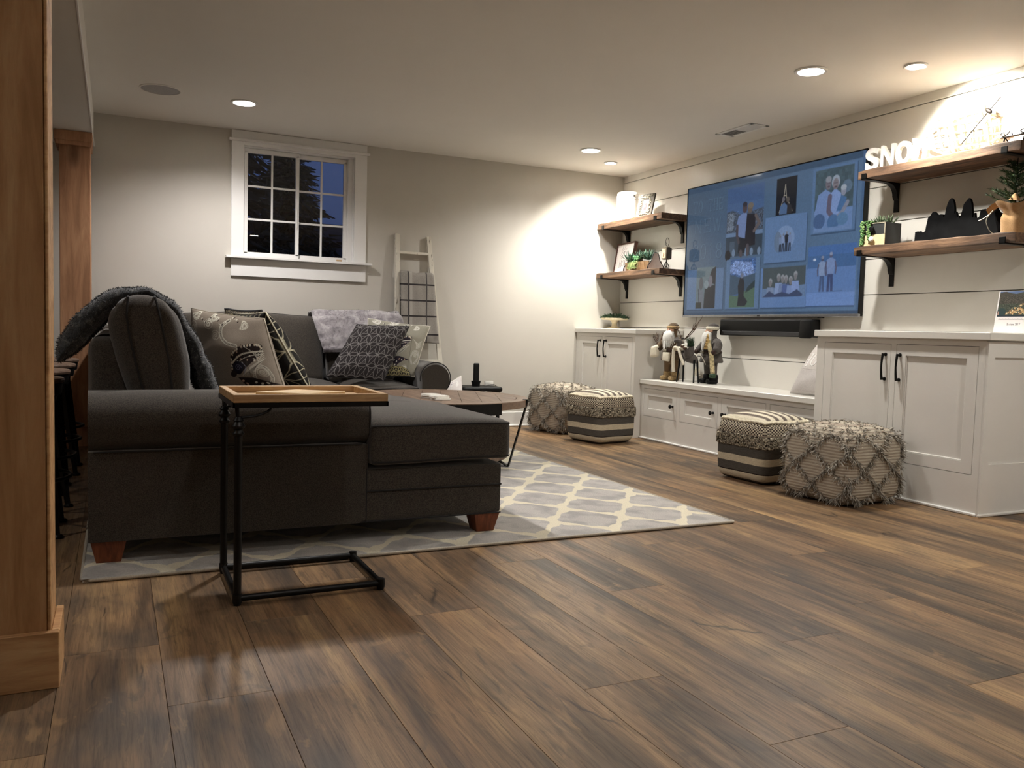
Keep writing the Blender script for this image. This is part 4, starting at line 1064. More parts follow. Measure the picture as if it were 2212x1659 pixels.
def paisley(w, h, base, light, dark, seed, scale=1.0, bx=0.0):
    cv = Canvas(w, h, base); r = random.Random(seed)
    L1, L2 = light, tuple(0.5*a+0.5*b_ for a, b_ in zip(light, base)); D1 = tuple(0.62*x for x in base)
    def curve(pts, n_=6): return [(p[0], p[1]) for p in catmull([(a, b_, 0) for a, b_ in pts], n_)]
    def band(P_, wd):
        cv.line(P_, wd, L1); cv.line(P_, wd*0.58, D1); cv.line(P_, wd*0.40, L2)
        for i in range(0, len(P_)-1): cv.ell(P_[i][0], P_[i][1], wd*0.10, wd*0.10, dark)
    def drop(u, v, R, rot, flip=1):
        for k, (sc_, wd, col) in enumerate(((1, .016, L1), (.78, .007, D1), (.62, .013, L1), (.35, .012, L2))):
            P_ = []
            for i in range(29):
                a = i/28*2*PI; x = R*sc_*math.cos(a)*1.15; y = flip*(R*sc_*math.sin(a)*0.72*(1+0.35*math.cos(a))+0.45*x*x/R)
                P_.append((u+x*math.cos(rot)-y*math.sin(rot), v+x*math.sin(rot)+y*math.cos(rot)))
            cv.line(P_, wd, col)
        for i in range(14):
            a = i/14*2*PI; x = R*1.12*math.cos(a)*1.15; y = flip*(R*1.12*math.sin(a)*0.72*(1+0.35*math.cos(a))+0.45*x*x/R); cv.ell(u+x*math.cos(rot)-y*math.sin(rot), v+x*math.sin(rot)+y*math.cos(rot), .006, .006, L2)
    # crescent sweep, fans, curls
    band(curve([(0.06, 0.74), (0.05, 0.58), (0.11, 0.43), (0.21, 0.37), (0.275, 0.43), (0.265, 0.54), (0.22, 0.60)]), 0.034)
    band(curve([(0.62, 0.93), (0.54, 0.84), (0.54, 0.73), (0.61, 0.66), (0.70, 0.64)]), 0.040)
    band(curve([(0.87, 0.20), (0.82, 0.30), (0.85, 0.42), (0.93, 0.43), (0.96, 0.32), (0.92, 0.22)]), 0.026)
    for (u, v, R, tn, sg) in ((0.18, 0.56, 0.050, 1.7, 1), (0.11, 0.80, 0.055, 1.5, -1), (0.29, 0.28, 0.055, 1.6, 1), (0.90, 0.37, 0.035, 1.6, -1), (0.36, 0.86, 0.045, 1.5, 1), (0.13, 0.14, 0.05, 1.5, -1), (0.74, 0.10, 0.045, 1.5, 1), (0.46, 0.74, 0.04, 1.5, -1)):
        spiral(cv, u, v, R, tn, 0.013, L1 if sg > 0 else L2, r.random()*6, sg); cv.ell(u, v, R*1.3, R*1.3, L1, .6, ring=.007)
    for (u, v, R, ro, fl) in ((0.14, 0.93, .055, .3, 1), (0.42, 0.93, .05, 2.8, -1), (0.80, 0.88, .045, 1.2, 1), (0.34, 0.10, .045, 1.0, 1), (0.06, 0.32, .04, 1.9, -1)): drop(u, v, R, ro, fl)
    for i in range(26):
        u, v = .24+.5*i/26, .93-.05*math.sin(i*.5)-.02*r.random(); cv.ell(u, v, .012, .006, (L1, dark, L2)[i % 3], 1, r.random()*3)
    X0_ = cv.X.copy(); cv.X = cv.X-bx; cv.Y = cv.Y-0.02
    # butterfly: spotted wing, striped edge, dark body
    wing = curve([(0.39, 0.34), (0.42, 0.50), (0.53, 0.61), (0.68, 0.665), (0.75, 0.655), (0.72, 0.55), (0.60, 0.43), (0.48, 0.31)], 5)
    cv.poly(wing, dark)
    for i in range(17):
        t_ = i/16; q = wing[int(t_*20)+1]; cv.ell(q[0]*.93+.55*.07, q[1]*.93+.45*.07, .016, .009, ((0.80, 0.74, 0.64), L1)[i % 2], 1, .9+r.random())
    for i in range(16):
        cv.ell(.48+.22*r.random(), .42+.12*r.random()+.03*i/16, .011, .007, ((0.72, 0.62, 0.54), L1)[i % 2], 1, r.random()*3)
    cv.line(curve([(0.42, 0.43), (0.55, 0.535), (0.74, 0.59)], 5), 0.016, L1); cv.line(curve([(0.43, 0.42), (0.56, 0.52), (0.74, 0.575)], 5), 0.004, dark); cv.line(curve([(0.44, 0.40), (0.57, 0.50), (0.74, 0.56)], 5), 0.006, L1)
    cv.poly(curve([(0.50, 0.30), (0.58, 0.385), (0.73, 0.50), (0.70, 0.44), (0.59, 0.31)], 4), L2)
    for i in range(5): cv.line([(.52+.015*i, .30), (.72-.01*i, .475-.008*i)], .003, D1)
    cv.ell(0.475, 0.385, 0.055, 0.075, (0.13, 0.12, 0.16), 1, -.5); cv.ell(0.41, 0.315, 0.04, 0.03, dark, 1, 0.6); spiral(cv, 0.475, 0.385, 0.035, 1.5, 0.006, (0.36, 0.35, 0.42)); cv.line([(.53, .44), (.56, .40), (.52, .31)], .006, (.5, .5, .55))
    cv.poly([(0.45, 0.28), (0.53, 0.14), (0.585, 0.06), (0.60, 0.15), (0.70, 0.215), (0.80, 0.23), (0.60, 0.285)], dark)
    for (u, v) in ((0.52, 0.215), (0.555, 0.14), (0.61, 0.235), (0.66, 0.225), (0.49, 0.245), (0.58, 0.09), (0.57, 0.19), (0.71, 0.235)): cv.ell(u, v, 0.015, 0.010, L1 if r.random() < .5 else (0.74, 0.62, 0.54), 1, r.random()*3)
    cv.X = X0_; cv.Y = cv.Y+0.02
    cv.line(curve([(0.755, 0.66), (0.78, 0.40), (0.80, 0.20), (0.83, 0.0)], 5), 0.004, tuple(0.45*x for x in base))
    for i in range(7): cv.line(curve([(0.78+0.025*i, 0.64-0.012*i), (0.88, 0.585-0.018*i), (0.95, 0.65-0.02*i)], 4), 0.004, L1)
    return cv
TAUPE = c3(134, 123, 110)
cv = paisley(300, 300, TAUPE, c3(206, 202, 184), c3(44, 36, 34), 4, bx=0.20)
t, rim = pillow('large taupe paisley pillow with a patterned butterfly, nearest behind the wooden tray', (0.318, 4.12, 0.962), (0.592, 3.80, 0.922), (0.690, 3.66, 0.545), (0.345, 3.98, 0.515), 0.20, cv, M_pfab, pinch=0.04, nback=(-.2, -1, .1))
add_rim(t, rim, fabric('taupe_piping', rgb(170, 160, 142), .2))
# black pillow with pale embroidered stars
def starcv(w, h, base, col, n_, lw, puv=1.0):
    cv = Canvas(w, h, base)
    sx_, sy_ = 1.0/n_, 1.0/(n_*0.9)
    # triangular lattice of six-pointed lens stars: each edge is a bent double line
    import itertools
    pts = []
    for j in range(-1, int(n_*0.9*1.2)+3):
        for i in range(-2, n_+3):
            pts.append(((i+0.5*(j % 2))*sx_, j*sy_))
    def lens(a, b_):
        mx, my = (a[0]+b_[0])/2, (a[1]+b_[1])/2; dx, dy = b_[0]-a[0], b_[1]-a[1]
        for s_ in (-1, 1):
            o1 = (a[0]+dx*.36-s_*dy*.17, a[1]+dy*.36+s_*dx*.17); o2 = (a[0]+dx*.64-s_*dy*.17, a[1]+dy*.64+s_*dx*.17)
            segs.append([a, o1, o2, b_])
    segs = []
    for a in pts:
        for d in ((sx_, 0), (sx_/2, sy_), (-sx_/2, sy_)): lens(a, (a[0]+d[0], a[1]+d[1]))
    X_, Y_ = cv.X*cv.asp, cv.Y; D = np.full(X_.shape, 1e9)
    for s_ in segs:
        us = [p[0] for p in s_]; vs = [p[1] for p in s_]
        i0, i1 = int((min(us)-.03)*w), int((max(us)+.03)*w)+1; j0, j1 = int((min(vs)-.03)*h), int((max(vs)+.03)*h)+1
        i0, j0 = max(i0, 0), max(j0, 0)
        if i1 <= 0 or j1 <= 0 or i0 >= w or j0 >= h: continue
        for p, q in zip(s_[:-1], s_[1:]):
            D[j0:j1, i0:i1] = np.minimum(D[j0:j1, i0:i1], cv._seg(X_[j0:j1, i0:i1], Y_[j0:j1, i0:i1], p[0], p[1], q[0], q[1]))
    cv.put(D-lw/2, col); return cv
cv = starcv(280, 280, c3(40, 38, 36), c3(176, 168, 142), 4, 0.009)
t, rim = pillow('black pillow embroidered with large cream stars, behind the butterfly pillow', (0.565, 4.62, 0.950), (0.655, 4.15, 0.955), (0.880, 4.08, 0.545), (0.700, 4.62, 0.53), 0.19, cv, M_pfab, pinch=0.03, nback=(1, -.4, .3))
add_rim(t, rim, fabric('cream_piping', rgb(196, 188, 164), .2))
cv = starcv(200, 200, c3(58, 54, 50), c3(150, 138, 108), 6, 0.012)
t, rim = pillow('dark ruffled pillow whose corner shows above the butterfly pillow', (0.600, 5.30, 0.985), (0.745, 4.88, 0.975), (0.860, 4.80, 0.56), (0.66, 5.25, 0.55), 0.17, cv, M_pfab, nback=(1, -.4, .3))
add_rim(t, rim, M_welt, 0.008)
cv = starcv(340, 340, c3(50, 46, 46), c3(128, 124, 122), 6, 0.0075)
t, rim = pillow('charcoal pillow with a grey geometric star lattice, front of the right hand group', (1.660, 6.26, 0.915), (2.075, 6.26, 0.912), (1.806, 6.03, 0.502), (1.385, 6.07, 0.530), 0.15, cv, M_pfab, pinch=0.02, nback=(0, -1, .3))
add_rim(t, rim, M_welt)
cv = paisley(210, 210, c3(150, 146, 132), c3(226, 222, 212), c3(52, 46, 54), 9)
t, rim = pillow('grey paisley pillow leaning on the rolled arm behind the star lattice pillow', (1.790, 6.42, 0.965), (2.290, 6.38, 0.918), (2.085, 6.14, 0.525), (1.70, 6.22, 0.515), 0.15, cv, M_pfab, nback=(0, -1, .3))
add_rim(t, rim, fabric('ivory_piping', rgb(220, 214, 200), .2))
cv = starcv(120, 120, c3(44, 40, 38), c3(150, 140, 100), 7, 0.016)
t, rim = pillow('small dark gold flecked pillow tucked low between the two right hand pillows', (1.80, 6.34, 0.72), (2.055, 6.26, 0.655), (2.045, 6.10, 0.530), (1.80, 6.16, 0.525), 0.07, cv, M_pfab, nback=(0, -1, .3))
add_rim(t, rim, M_welt)
cv = paisley(150, 150, c3(204, 198, 196), c3(236, 234, 230), c3(92, 84, 104), 15)
t, rim = pillow('pale lilac grey paisley pillow standing on the floor between sofa arm and end table', (2.44, 6.74, 0.36), (2.735, 6.80, 0.495), (2.72, 6.60, 0.03), (2.40, 6.56, 0.03), 0.16, cv, M_pfab, nback=(0, -1, .3))
add_rim(t, rim, fabric('ivory_piping_two', rgb(224, 220, 212), .2))

# ================================================================== throws
def cloth(name, label, cat, path, width, axis_vec, mat, th=0.02, wob=0.01, nw=24, freq=6.0, seed=0, loc=None, edge_drop=0.0, fringe=None, fur=0, furlen=0.02, group=None, taper=None, thick=None):
    """cloth following a 3-D path, spread along axis_vec"""
    P_ = catmull(path, 6); ax = Vector(axis_vec).normalized(); N_ = len(P_)
    loc = loc or tuple(P_[0])
    t = thing(name, label, cat, loc, group=group)
    b = B(); top = []
    for i, p in enumerate(P_):
        d = (P_[min(i+1, N_-1)]-P_[max(i-1, 0)]).normalized(); nn = ax.cross(d).normalized(); row = []
        for j in range(nw+1):
            s_ = j/nw; k = noise.noise(Vector((s_*freq+seed, i*0.22, seed)))*wob
            wd = width*(taper(i/(N_-1)) if taper else 1)
            rim_ = min(1.0, math.sqrt(max(0, 1-(abs(2*s_-1))**8))+0.25)*min(1.0, 0.35+2.5*min(i, N_-1-i)/N_*3)
            c0 = p+ax*(wd*(s_-0.0))+nn*k
            th_ = thick(i/(N_-1)) if thick else th
            row.append((c0+nn*th_/2*rim_, c0-nn*th_/2*rim_, nn))
        top.append(row)
    A_ = [[b.verts.new(q[0]) for q in row] for row in top]; D_ = [[b.verts.new(q[1]) for q in row] for row in top]
    for i in range(N_-1):
        for j in range(nw):
            b.faces.new((A_[i][j], A_[i][j+1], A_[i+1][j+1], A_[i+1][j])); b.faces.new((D_[i][j+1], D_[i][j], D_[i+1][j], D_[i+1][j+1]))
    for i in range(N_-1):
        b.faces.new((A_[i][0], A_[i+1][0], D_[i+1][0], D_[i][0])); b.faces.new((A_[i+1][nw], A_[i][nw], D_[i][nw], D_[i+1][nw]))
    for j in range(nw):
        b.faces.new((A_[0][j+1], A_[0][j], D_[0][j], D_[0][j+1])); b.faces.new((A_[-1][j], A_[-1][j+1], D_[-1][j+1], D_[-1][j]))
    bmesh.ops.recalc_face_normals(b, faces=b.faces[:])
    o_ = obj('cloth', b, mat, t, world=True, smooth='all')
    if fur:
        r = random.Random(seed+5); b = B()
        bm2 = bmesh.new(); bm2.from_mesh(o_.data); bm2.faces.ensure_lookup_table(); fs = bm2.faces[:]
        ar = [f.calc_area() for f in fs]; tot = sum(ar); 
        for f, a in zip(fs, ar):
            m = fur*a/tot; m = int(m)+(1 if r.random() < m-int(m) else 0)
            vs = [v.co for v in f.verts]
            for _ in range(m):
                x, y = r.random(), r.random()
                q = vs[0]*(1-x)*(1-y)+vs[1]*x*(1-y)+vs[2]*x*y+vs[3]*(1-x)*y
                d = (f.normal+Vector((r.uniform(-.6, .6), r.uniform(-.6, .6), r.uniform(-.9, .2)))).normalized()
                blade(b, q, d, furlen*r.uniform(.6, 1.2), 0.0035, seg=1, side=Vector((r.uniform(-1, 1), r.uniform(-1, 1), r.uniform(-1, 1))))
        bm2.free(); obj('fur_pile', b, mat, t, kind='stuff')
    return t
nf = NT('dark_fur'); fz = nf.noise(nf.coords(), 38, 4, 0.7, 0.8)
nf.bsdf.inputs['Sheen Weight'].default_value = 0.5; nf.bump(nf.noise(nf.coords(), 300, 2), 0.8, 0.004)
M_fur = nf.done(nf.ramp(fz, [(0.35, rgb(34, 36, 38)), (0.55, rgb(60, 62, 64)), (0.75, rgb(118, 118, 112))]), 0.9, 0, 0.2)
cloth('fur_throw', 'dark grey faux fur throw draped over the chaise backrest and cushion', 'blanket',
      [(-0.196, 3.60, 0.738), (-0.165, 3.60, 0.790), (-0.125, 3.60, 0.850), (-0.055, 3.60, 0.935), (0.01, 3.60, 0.990), (0.075, 3.60, 1.010), (0.140, 3.60, 1.003), (0.208, 3.60, 0.955), (0.262, 3.60, 0.870), (0.303, 3.60, 0.770), (0.335, 3.60, 0.680), (0.365, 3.60, 0.600), (0.385, 3.60, 0.565)],
      0.56, (0, 1, 0), M_fur, th=0.034, wob=0.012, nw=22, freq=4, seed=3, fur=12000, furlen=0.009,
      thick=lambda u: float(np.interp(u, [0, .1, .2, .3, .42, .55, .68, .8, 1], [.045, .075, .090, .075, .034, .034, .045, .06, .07])))
ng = NT('grey_plush'); gz = ng.noise(ng.coords(), 14, 4, 0.65, 0.5)
ng.bump(ng.noise(ng.coords(), 260, 2), 0.6, 0.003); ng.bsdf.inputs['Sheen Weight'].default_value = 0.4
M_plush = ng.done(ng.ramp(gz, [(0.32, rgb(104, 98, 102)), (0.5, rgb(146, 140, 142)), (0.7, rgb(182, 176, 176))]), 0.95, 0, 0.15)
cloth('plush_throw', 'folded light grey plush throw over the rear back cushion', 'blanket',
      [(1.40, 6.80, 0.90), (1.395, 6.76, 0.985), (1.390, 6.66, 1.010), (1.385, 6.58, 0.985), (1.395, 6.50, 0.90), (1.415, 6.445, 0.81), (1.432, 6.405, 0.735), (1.440, 6.395, 0.695)],
      0.70, (1, 0, 0.02), M_plush, th=0.026, wob=0.022, nw=30, freq=5, seed=8, fur=4500, furlen=0.008, taper=lambda s_: 1.03)

# ladder with a plaid blanket
t = thing('blanket_ladder', 'distressed white wooden ladder leaning on the back wall behind the sofa', 'ladder', (2.45, 6.99, 0))
M_dist = NT('distressed_white_wood'); dv = M_dist.coords((10, 10, 2.0)); df = M_dist.noise(dv, 3.2, 5, 0.7)
M_dist = M_dist.done(M_dist.ramp(df, [(0.0, rgb(204, 198, 184)), (0.60, rgb(218, 212, 198)), (0.66, rgb(104, 92, 76)), (0.8, rgb(70, 60, 50))]), 0.75, 0, 0.2)
def bar(b, p0, p1, w, d, up=Vector((0, 1, 0))):
    p0, p1 = Vector(p0), Vector(p1); ax = (p1-p0); L_ = ax.length; ax.normalize(); s_ = ax.cross(up).normalized(); q = s_.cross(ax).normalized()
    M = Matrix(((s_.x, q.x, ax.x, p0.x), (s_.y, q.y, ax.y, p0.y), (s_.z, q.z, ax.z, p0.z), (0, 0, 0, 1)))
    box(b, -w/2, w/2, -d/2, d/2, 0, L_, 0.002, M=M)
LT, LB_ = Vector((2.222, 7.085, 1.715)), Vector((2.225, 6.985, 0.001)); RT, RB = Vector((2.506, 7.085, 1.708)), Vector((2.680, 6.985, 0.001))
for a, c_ in ((LB_, LT), (RB, RT)):
    b = B(); bar(b, a, c_, 0.040, 0.030); obj('rail', b, M_dist, t, world=True)
def onrail(a, c_, z): return a+(c_-a)*((z-a.z)/(c_.z-a.z))
for z in (1.555, 1.366, 1.178, 0.990, 0.800, 0.612, 0.42, 0.23):
    b = B(); bar(b, onrail(LB_, LT, z), onrail(RB, RT, z), 0.022, 0.032); obj('rung', b, M_dist, t, world=True)
npd = NT('plaid_blanket_weave'); pc = npd.coords((1, 1, 1), 'Object'); ps = npd.add('ShaderNodeSeparateXYZ'); npd.link(pc, ps.inputs[0])
def stripe(x, centres, w_):
    acc = None
    for c0 in centres:
        d = npd.math('LESS_THAN', npd.math('ABSOLUTE', npd.math('SUBTRACT', x, c0)), w_)
        acc = d if acc is None else npd.math('MAXIMUM', acc, d)
    return acc
wz = npd.noise(pc, 420, 2); zc = ps.outputs[2]; xc = ps.outputs[0]
basec = npd.ramp(wz, [(0.3, rgb(122, 116, 110)), (0.7, rgb(168, 162, 154))])
basec = npd.mix(basec, rgb(180, 174, 166), npd.math('MULTIPLY', stripe(xc, (0.095,), 0.012), 0.6))
basec = npd.mix(basec, rgb(56, 52, 52), stripe(zc, (-0.095, -0.235, -0.37, -0.53), 0.0068)); basec = npd.mix(basec, rgb(74, 70, 70), stripe(xc, (0.072, 0.238), 0.0055))
npd.bump(wz, 0.5, 0.002); M_plaid = npd.done(basec, 0.95, 0, 0.1)
cloth('plaid_blanket', 'grey windowpane plaid blanket folded over a rung of the white ladder', 'blanket',
      [(2.245, 7.075, 0.85), (2.242, 7.085, 1.20), (2.240, 7.082, 1.345), (2.240, 7.060, 1.384), (2.240, 7.034, 1.366), (2.240, 7.022, 1.25), (2.243, 7.008, 1.05), (2.250, 6.998, 0.88), (2.255, 6.995, 0.775)],
      0.305, (1, 0, -0.02), M_plaid, th=0.012, wob=0.010, nw=28, freq=5, seed=2, loc=(2.240, 7.03, 1.375), taper=lambda s_: 1.0+0.13*max(0, s_-0.45)/0.55)
# ================================================================== C-shaped side table with its tray top
t = thing('side_table', 'C-shaped black metal side table with a wooden tray top before the chaise', 'side table', (0.59, 2.93, 0))
zl = 0.022
b = B(); tube(b, [(0.352, 2.742, zl), (0.352, 3.118, zl)], 0.011, 12); tube(b, [(0.352, 2.742, zl), (0.825, 2.745, zl)], 0.011, 12); tube(b, [(0.825, 2.745, zl), (0.825, 3.118, zl)], 0.011, 12); tube(b, [(0.352, 3.118, zl), (0.825, 3.118, zl)], 0.011, 12)
for (x, y) in ((0.352, 2.742), (0.352, 3.118), (0.825, 2.745), (0.825, 3.118)): lathe(b, [(0.0145, -0.015), (0.0155, 0), (0.0145, 0.015)], (x, y, zl), 12)
obj('base_frame', b, M_black, t, world=True, smooth=True)
for (x, y) in ((0.352, 2.742), (0.352, 3.118), (0.825, 2.745), (0.825, 3.118)):
    b = B(); lathe(b, [(0.012, 0), (0.012, 0.008), (0.007, 0.011)], (x, y, 0.0), 12); obj('foot', b, M_blackpl, t, world=True, smooth=True)
for y, s_ in ((2.742, 1), (3.118, -1)):
    b = B()
    lathe(b, [(0.0125, 0.03), (0.0125, 0.545), (0.017, 0.548), (0.019, 0.553), (0.014, 0.558), (0.013, 0.566), (0.019, 0.570), (0.021, 0.577), (0.017, 0.583), (0.013, 0.590), (0.017, 0.594), (0.013, 0.600), (0.009, 0.606)], (0.352, y, 0), 16)
    obj('post', b, M_black, t, world=True, smooth=True)
    b = B()   # curved scroll braces from the post to the frame
    tube(b, [(0.352, y, 0.600), (0.350, y+s_*0.0, 0.635)], 0.004, 8)
    tube(b, [(0.352+0.10*math.sin(a)**1.0 if a < 9 else 0, y, 0.603+0.032*(1-math.cos(a))) for a in [PI/2*i/10 for i in range(11)]] + [(0.475, y, 0.6355)], 0.0042, 8)
    tube(b, [(0.352, y+s_*0.055*math.sin(a), 0.603+0.032*(1-math.cos(a))) for a in [PI/2*i/8 for i in range(9)]], 0.0042, 8)
    tube(b, [(0.352-0.004, y+s_*0.004, 0.600), (0.345, y+s_*0.010, 0.638)], 0.0035, 8)
    obj('scroll_brace', b, M_black, t, world=True, smooth=True)
b = B(); box(b, 0.335, 0.835, 2.733, 3.128, 0.636, 0.6405, 0.001)
for q in ((0.333, 0.837, 2.729, 2.735), (0.333, 0.837, 3.126, 3.132), (0.333, 0.339, 2.729, 3.132), (0.831, 0.837, 2.729, 3.132)): box(b, *q, 0.634, 0.650)
obj('top_frame', b, M_black, t, world=True)
tr = obj('tray_floor', box(B(), 0.345, 0.825, 2.741, 3.120, 0.6405, 0.652), M_traywood, t, world=True)
for i, q in enumerate(((0.335, 0.835, 2.729, 2.751), (0.335, 0.835, 3.110, 3.132), (0.335, 0.357, 2.751, 3.110), (0.813, 0.835, 2.751, 3.110))):
    obj('tray_rim', box(B(), *q, 0.650, 0.676, 0.0015), M_traywood, t, world=True)
ty = thing('wooden_square', 'thin square of pale wood lying corner-on inside the side table tray', 'wood block', (0.585, 2.93, 0.652), (0, 0, 0))
b = B(); s_ = 0.155
P_ = [(0, -s_*0.62), (s_, 0), (0, s_*0.62), (-s_, 0)]
prism(b, P_, 'z', 0.0, 0.018); bmesh.ops.bevel(b, geom=b.edges[:], offset=0.002, segments=1, affect='EDGES'); obj('board', b, plain('pale_birch', rgb(214, 184, 136), .5, var=.08), ty)

# ================================================================== round coffee table
CX, CY, CZ, CRr = 1.95, 5.20, 0.457, 0.58
t = thing('coffee_table', 'round two tier wooden coffee table on slanted black metal legs', 'coffee table', (CX, CY, RZ))
nt = NT('planked_round_top'); pc = nt.coords((1, 1, 1), 'Object'); pr = nt.add('ShaderNodeVectorMath', operation='LENGTH'); 
pxy = nt.add('ShaderNodeVectorMath', operation='MULTIPLY'); nt.link(pc, pxy.inputs[0]); pxy.inputs[1].default_value = (1, 1, 0); nt.link(pxy.outputs[0], pr.inputs[0])
ring = nt.math('GREATER_THAN', pr.outputs['Value'], 0.505)
gf = nt.noise(nt.coords((22, 2.0, 22), 'Object', rot=(0, 0, math.radians(-20))), 2.0, 6, 0.62, 0.5)
cc = nt.ramp(gf, [(0.3, rgb(84, 66, 54)), (0.5, rgb(116, 94, 78)), (0.7, rgb(142, 118, 100))])
cc = nt.mix(cc, rgb(128, 106, 88), nt.math('MULTIPLY', ring, 0.5)); nt.bump(gf, 0.15, 0.002)
M_ctop = nt.done(cc, 0.40, 0, 0.45)
a20 = math.radians(-20)
def disc_planks(name_, z0, z1, R, Rin, n_, parent):
    """planks clipped to a disc with recessed joints, plus an outer ring"""
    w_ = 2*Rin/n_
    for i in range(n_):
        x0, x1 = -Rin+i*w_+0.0012, -Rin+(i+1)*w_-0.0012
        P_ = []
        m = 6
        for k in range(m+1):
            x = x0+(x1-x0)*k/m; P_.append((x, -math.sqrt(max(0, Rin*Rin-x*x))))
        for k in range(m+1):
            x = x1+(x0-x1)*k/m; P_.append((x, math.sqrt(max(0, Rin*Rin-x*x))))
        P_ = [(p[0]*math.cos(a20)-p[1]*math.sin(a20), p[0]*math.sin(a20)+p[1]*math.cos(a20)) for p in P_]
        Q = []
        for p in P_:
            if not Q or (abs(p[0]-Q[-1][0])+abs(p[1]-Q[-1][1])) > 1e-4: Q.append(p)
        b = B(); prism(b, Q, 'z', z0+0.002, z1-0.0008); obj('plank', b, M_ctop, parent)
lw_ = CZ-RZ
b = B(); lathe(b, [(0.506, lw_-0.020), (0.506, lw_-0.001), (0.509, lw_), (CRr-0.003, lw_), (CRr, lw_-0.003), (CRr, lw_-0.048), (CRr-0.02, lw_-0.048), (CRr-0.02, lw_-0.020)], n=72)
top = obj('top_ring', b, M_ctop, t, smooth=True)
disc_planks('plank', lw_-0.02, lw_, CRr, 0.504, 8, t)
b = B(); lathe(b, [(0, lw_-0.024), (0.55, lw_-0.024), (0.55, lw_-0.0195), (0, lw_-0.0195)], n=48); obj('underside', b, M_blackpl, t)
b = B(); lathe(b, [(0, 0.052), (0.45, 0.052), (0.455, 0.056), (0.455, 0.092), (0.45, 0.096), (0.385, 0.096), (0.383, 0.0945), (0, 0.0945)], n=64); obj('lower_shelf', b, M_ctop, t, smooth=True)
for adeg in (-37, 37, 143, 217):
    a = math.radians(adeg); ca, sa = math.cos(a), math.sin(a); tx, ty_ = -sa, ca
    b = B()
    p0 = Vector((0.470*ca, 0.470*sa, 0.0)); p1 = Vector((CRr+0.008)*Vector((ca, sa, 0)).normalized()) if False else Vector(((CRr+0.006)*ca, (CRr+0.006)*sa, lw_-0.012))
    bar(b, p0, p1, 0.038, 0.010, up=Vector((ca, sa, 0)))
    bar(b, p1-Vector((0, 0, 0.004)), p1+Vector((0, 0, 0.012)), 0.038, 0.010, up=Vector((ca, sa, 0)))
    bar(b, p1+Vector((0.004*ca, 0.004*sa, 0.013)), p1-Vector((0.030*ca, 0.030*sa, -0.013)), 0.038, 0.004, up=Vector((0, 0, 1)))
    bar(b, p0, p0-Vector((0.09*ca, 0.09*sa, -0.052)), 0.038, 0.008, up=Vector((ca, sa, 0)))
    obj('leg', b, M_black, t)
# black steel plates on the rim between the legs
for (a0, a1) in ((-152, -70), (70, 110)):
    b = B(); m = 24; R0 = CRr+0.0012
    q = []
    for i in range(m+1):
        a = math.radians(a0+(a1-a0)*i/m); q.append([(R0*math.cos(a), R0*math.sin(a), lw_-0.076), (R0*math.cos(a), R0*math.sin(a), lw_-0.006), ((R0-0.006)*math.cos(a), (R0-0.006)*math.sin(a), lw_-0.006), ((R0-0.006)*math.cos(a), (R0-0.006)*math.sin(a), lw_-0.076)])
    vv = [[b.verts.new(p) for p in r] for r in q]
    for r1, r2 in zip(vv[:-1], vv[1:]):
        for k in range(4): b.faces.new((r1[k], r1[(k+1) % 4], r2[(k+1) % 4], r2[k]))
    b.faces.new(vv[0]); b.faces.new(vv[-1][::-1]); bmesh.ops.recalc_face_normals(b, faces=b.faces[:])
    obj('steel_plate', b, M_black, t)
coa = [((1.835, 5.06, 0), 12, 'lower white marble coaster of the rear stack on the coffee table'), ((1.83, 5.055, 1), 14, 'upper white marble coaster of the rear stack on the coffee table'), ((1.845, 4.915, 0), 8, 'lower white marble coaster of the front stack on the coffee table'), ((1.838, 4.925, 1), 4, 'upper white marble coaster of the front stack on the coffee table')]
for (x, y, k), dg, lab in coa:
    b = B(); box(b, -0.054, 0.054, -0.054, 0.054, 0, 0.0125)
    es = [e for e in b.edges if abs(e.verts[0].co.z-e.verts[1].co.z) > 0.005]; bmesh.ops.bevel(b, geom=es, offset=0.018, segments=1, affect='EDGES'); bmesh.ops.bevel(b, geom=b.edges[:], offset=0.0012, segments=1, affect='EDGES')
    bmesh.ops.transform(b, matrix=Matrix.Rotation(math.radians(dg), 4, 'Z'), verts=b.verts[:])
    o = obj('coaster', b, M_marble); o.location = (x, y, CZ+0.0003+k*0.0128); tag(o, lab, 'coaster', 'white marble coasters')

# ================================================================== end table with handset
t = thing('end_table', 'small black end table against the back wall beside the sofa arm', 'end table', (2.93, 6.88, 0))
b = B(); soft_box(b, 2.735, 3.118, 6.74, 7.05, 0.352, 0.400, r=0.02, n=10); obj('top', b, M_blackpl, t, world=True, smooth=True)
b = B(); box(b, 2.75, 3.10, 6.755, 7.04, 0.20, 0.353, 0.004); obj('drawer_box', b, M_blackpl, t, world=True)
for (x, y) in ((2.765, 6.77), (3.085, 6.77), (2.765, 7.02), (3.085, 7.02)):
    b = B(); cyl(b, (x, y, 0.001), (x, y, 0.21), 0.012, 0.018, 10); obj('leg', b, M_blackpl, t, world=True)
t = thing('cordless_handset', 'black upright handset standing in a flared cradle on the end table', 'handset', (2.905, 6.86, 0.40))
b = B(); lathe(b, [(0.036, 0), (0.038, 0.02), (0.044, 0.040), (0.045, 0.046), (0.036, 0.047), (0.032, 0.03)], n=24, sy=0.8); obj('cradle', b, M_blackpl, t, smooth=True)
b = B(); soft_box(b, -0.027, 0.027, -0.012, 0.012, 0.025, 0.205, r=0.011, n=10); obj('body', b, M_blackpl, t, smooth=True)
b = B(); box(b, 0.0265, 0.0285, -0.003, 0.003, 0.125, 0.135); obj('side_button', b, M_silver, t)
t = thing('power_adapter', 'small white power adapter block with a dark looped cable on the end table', 'power adapter', (3.06, 6.93, 0.40))
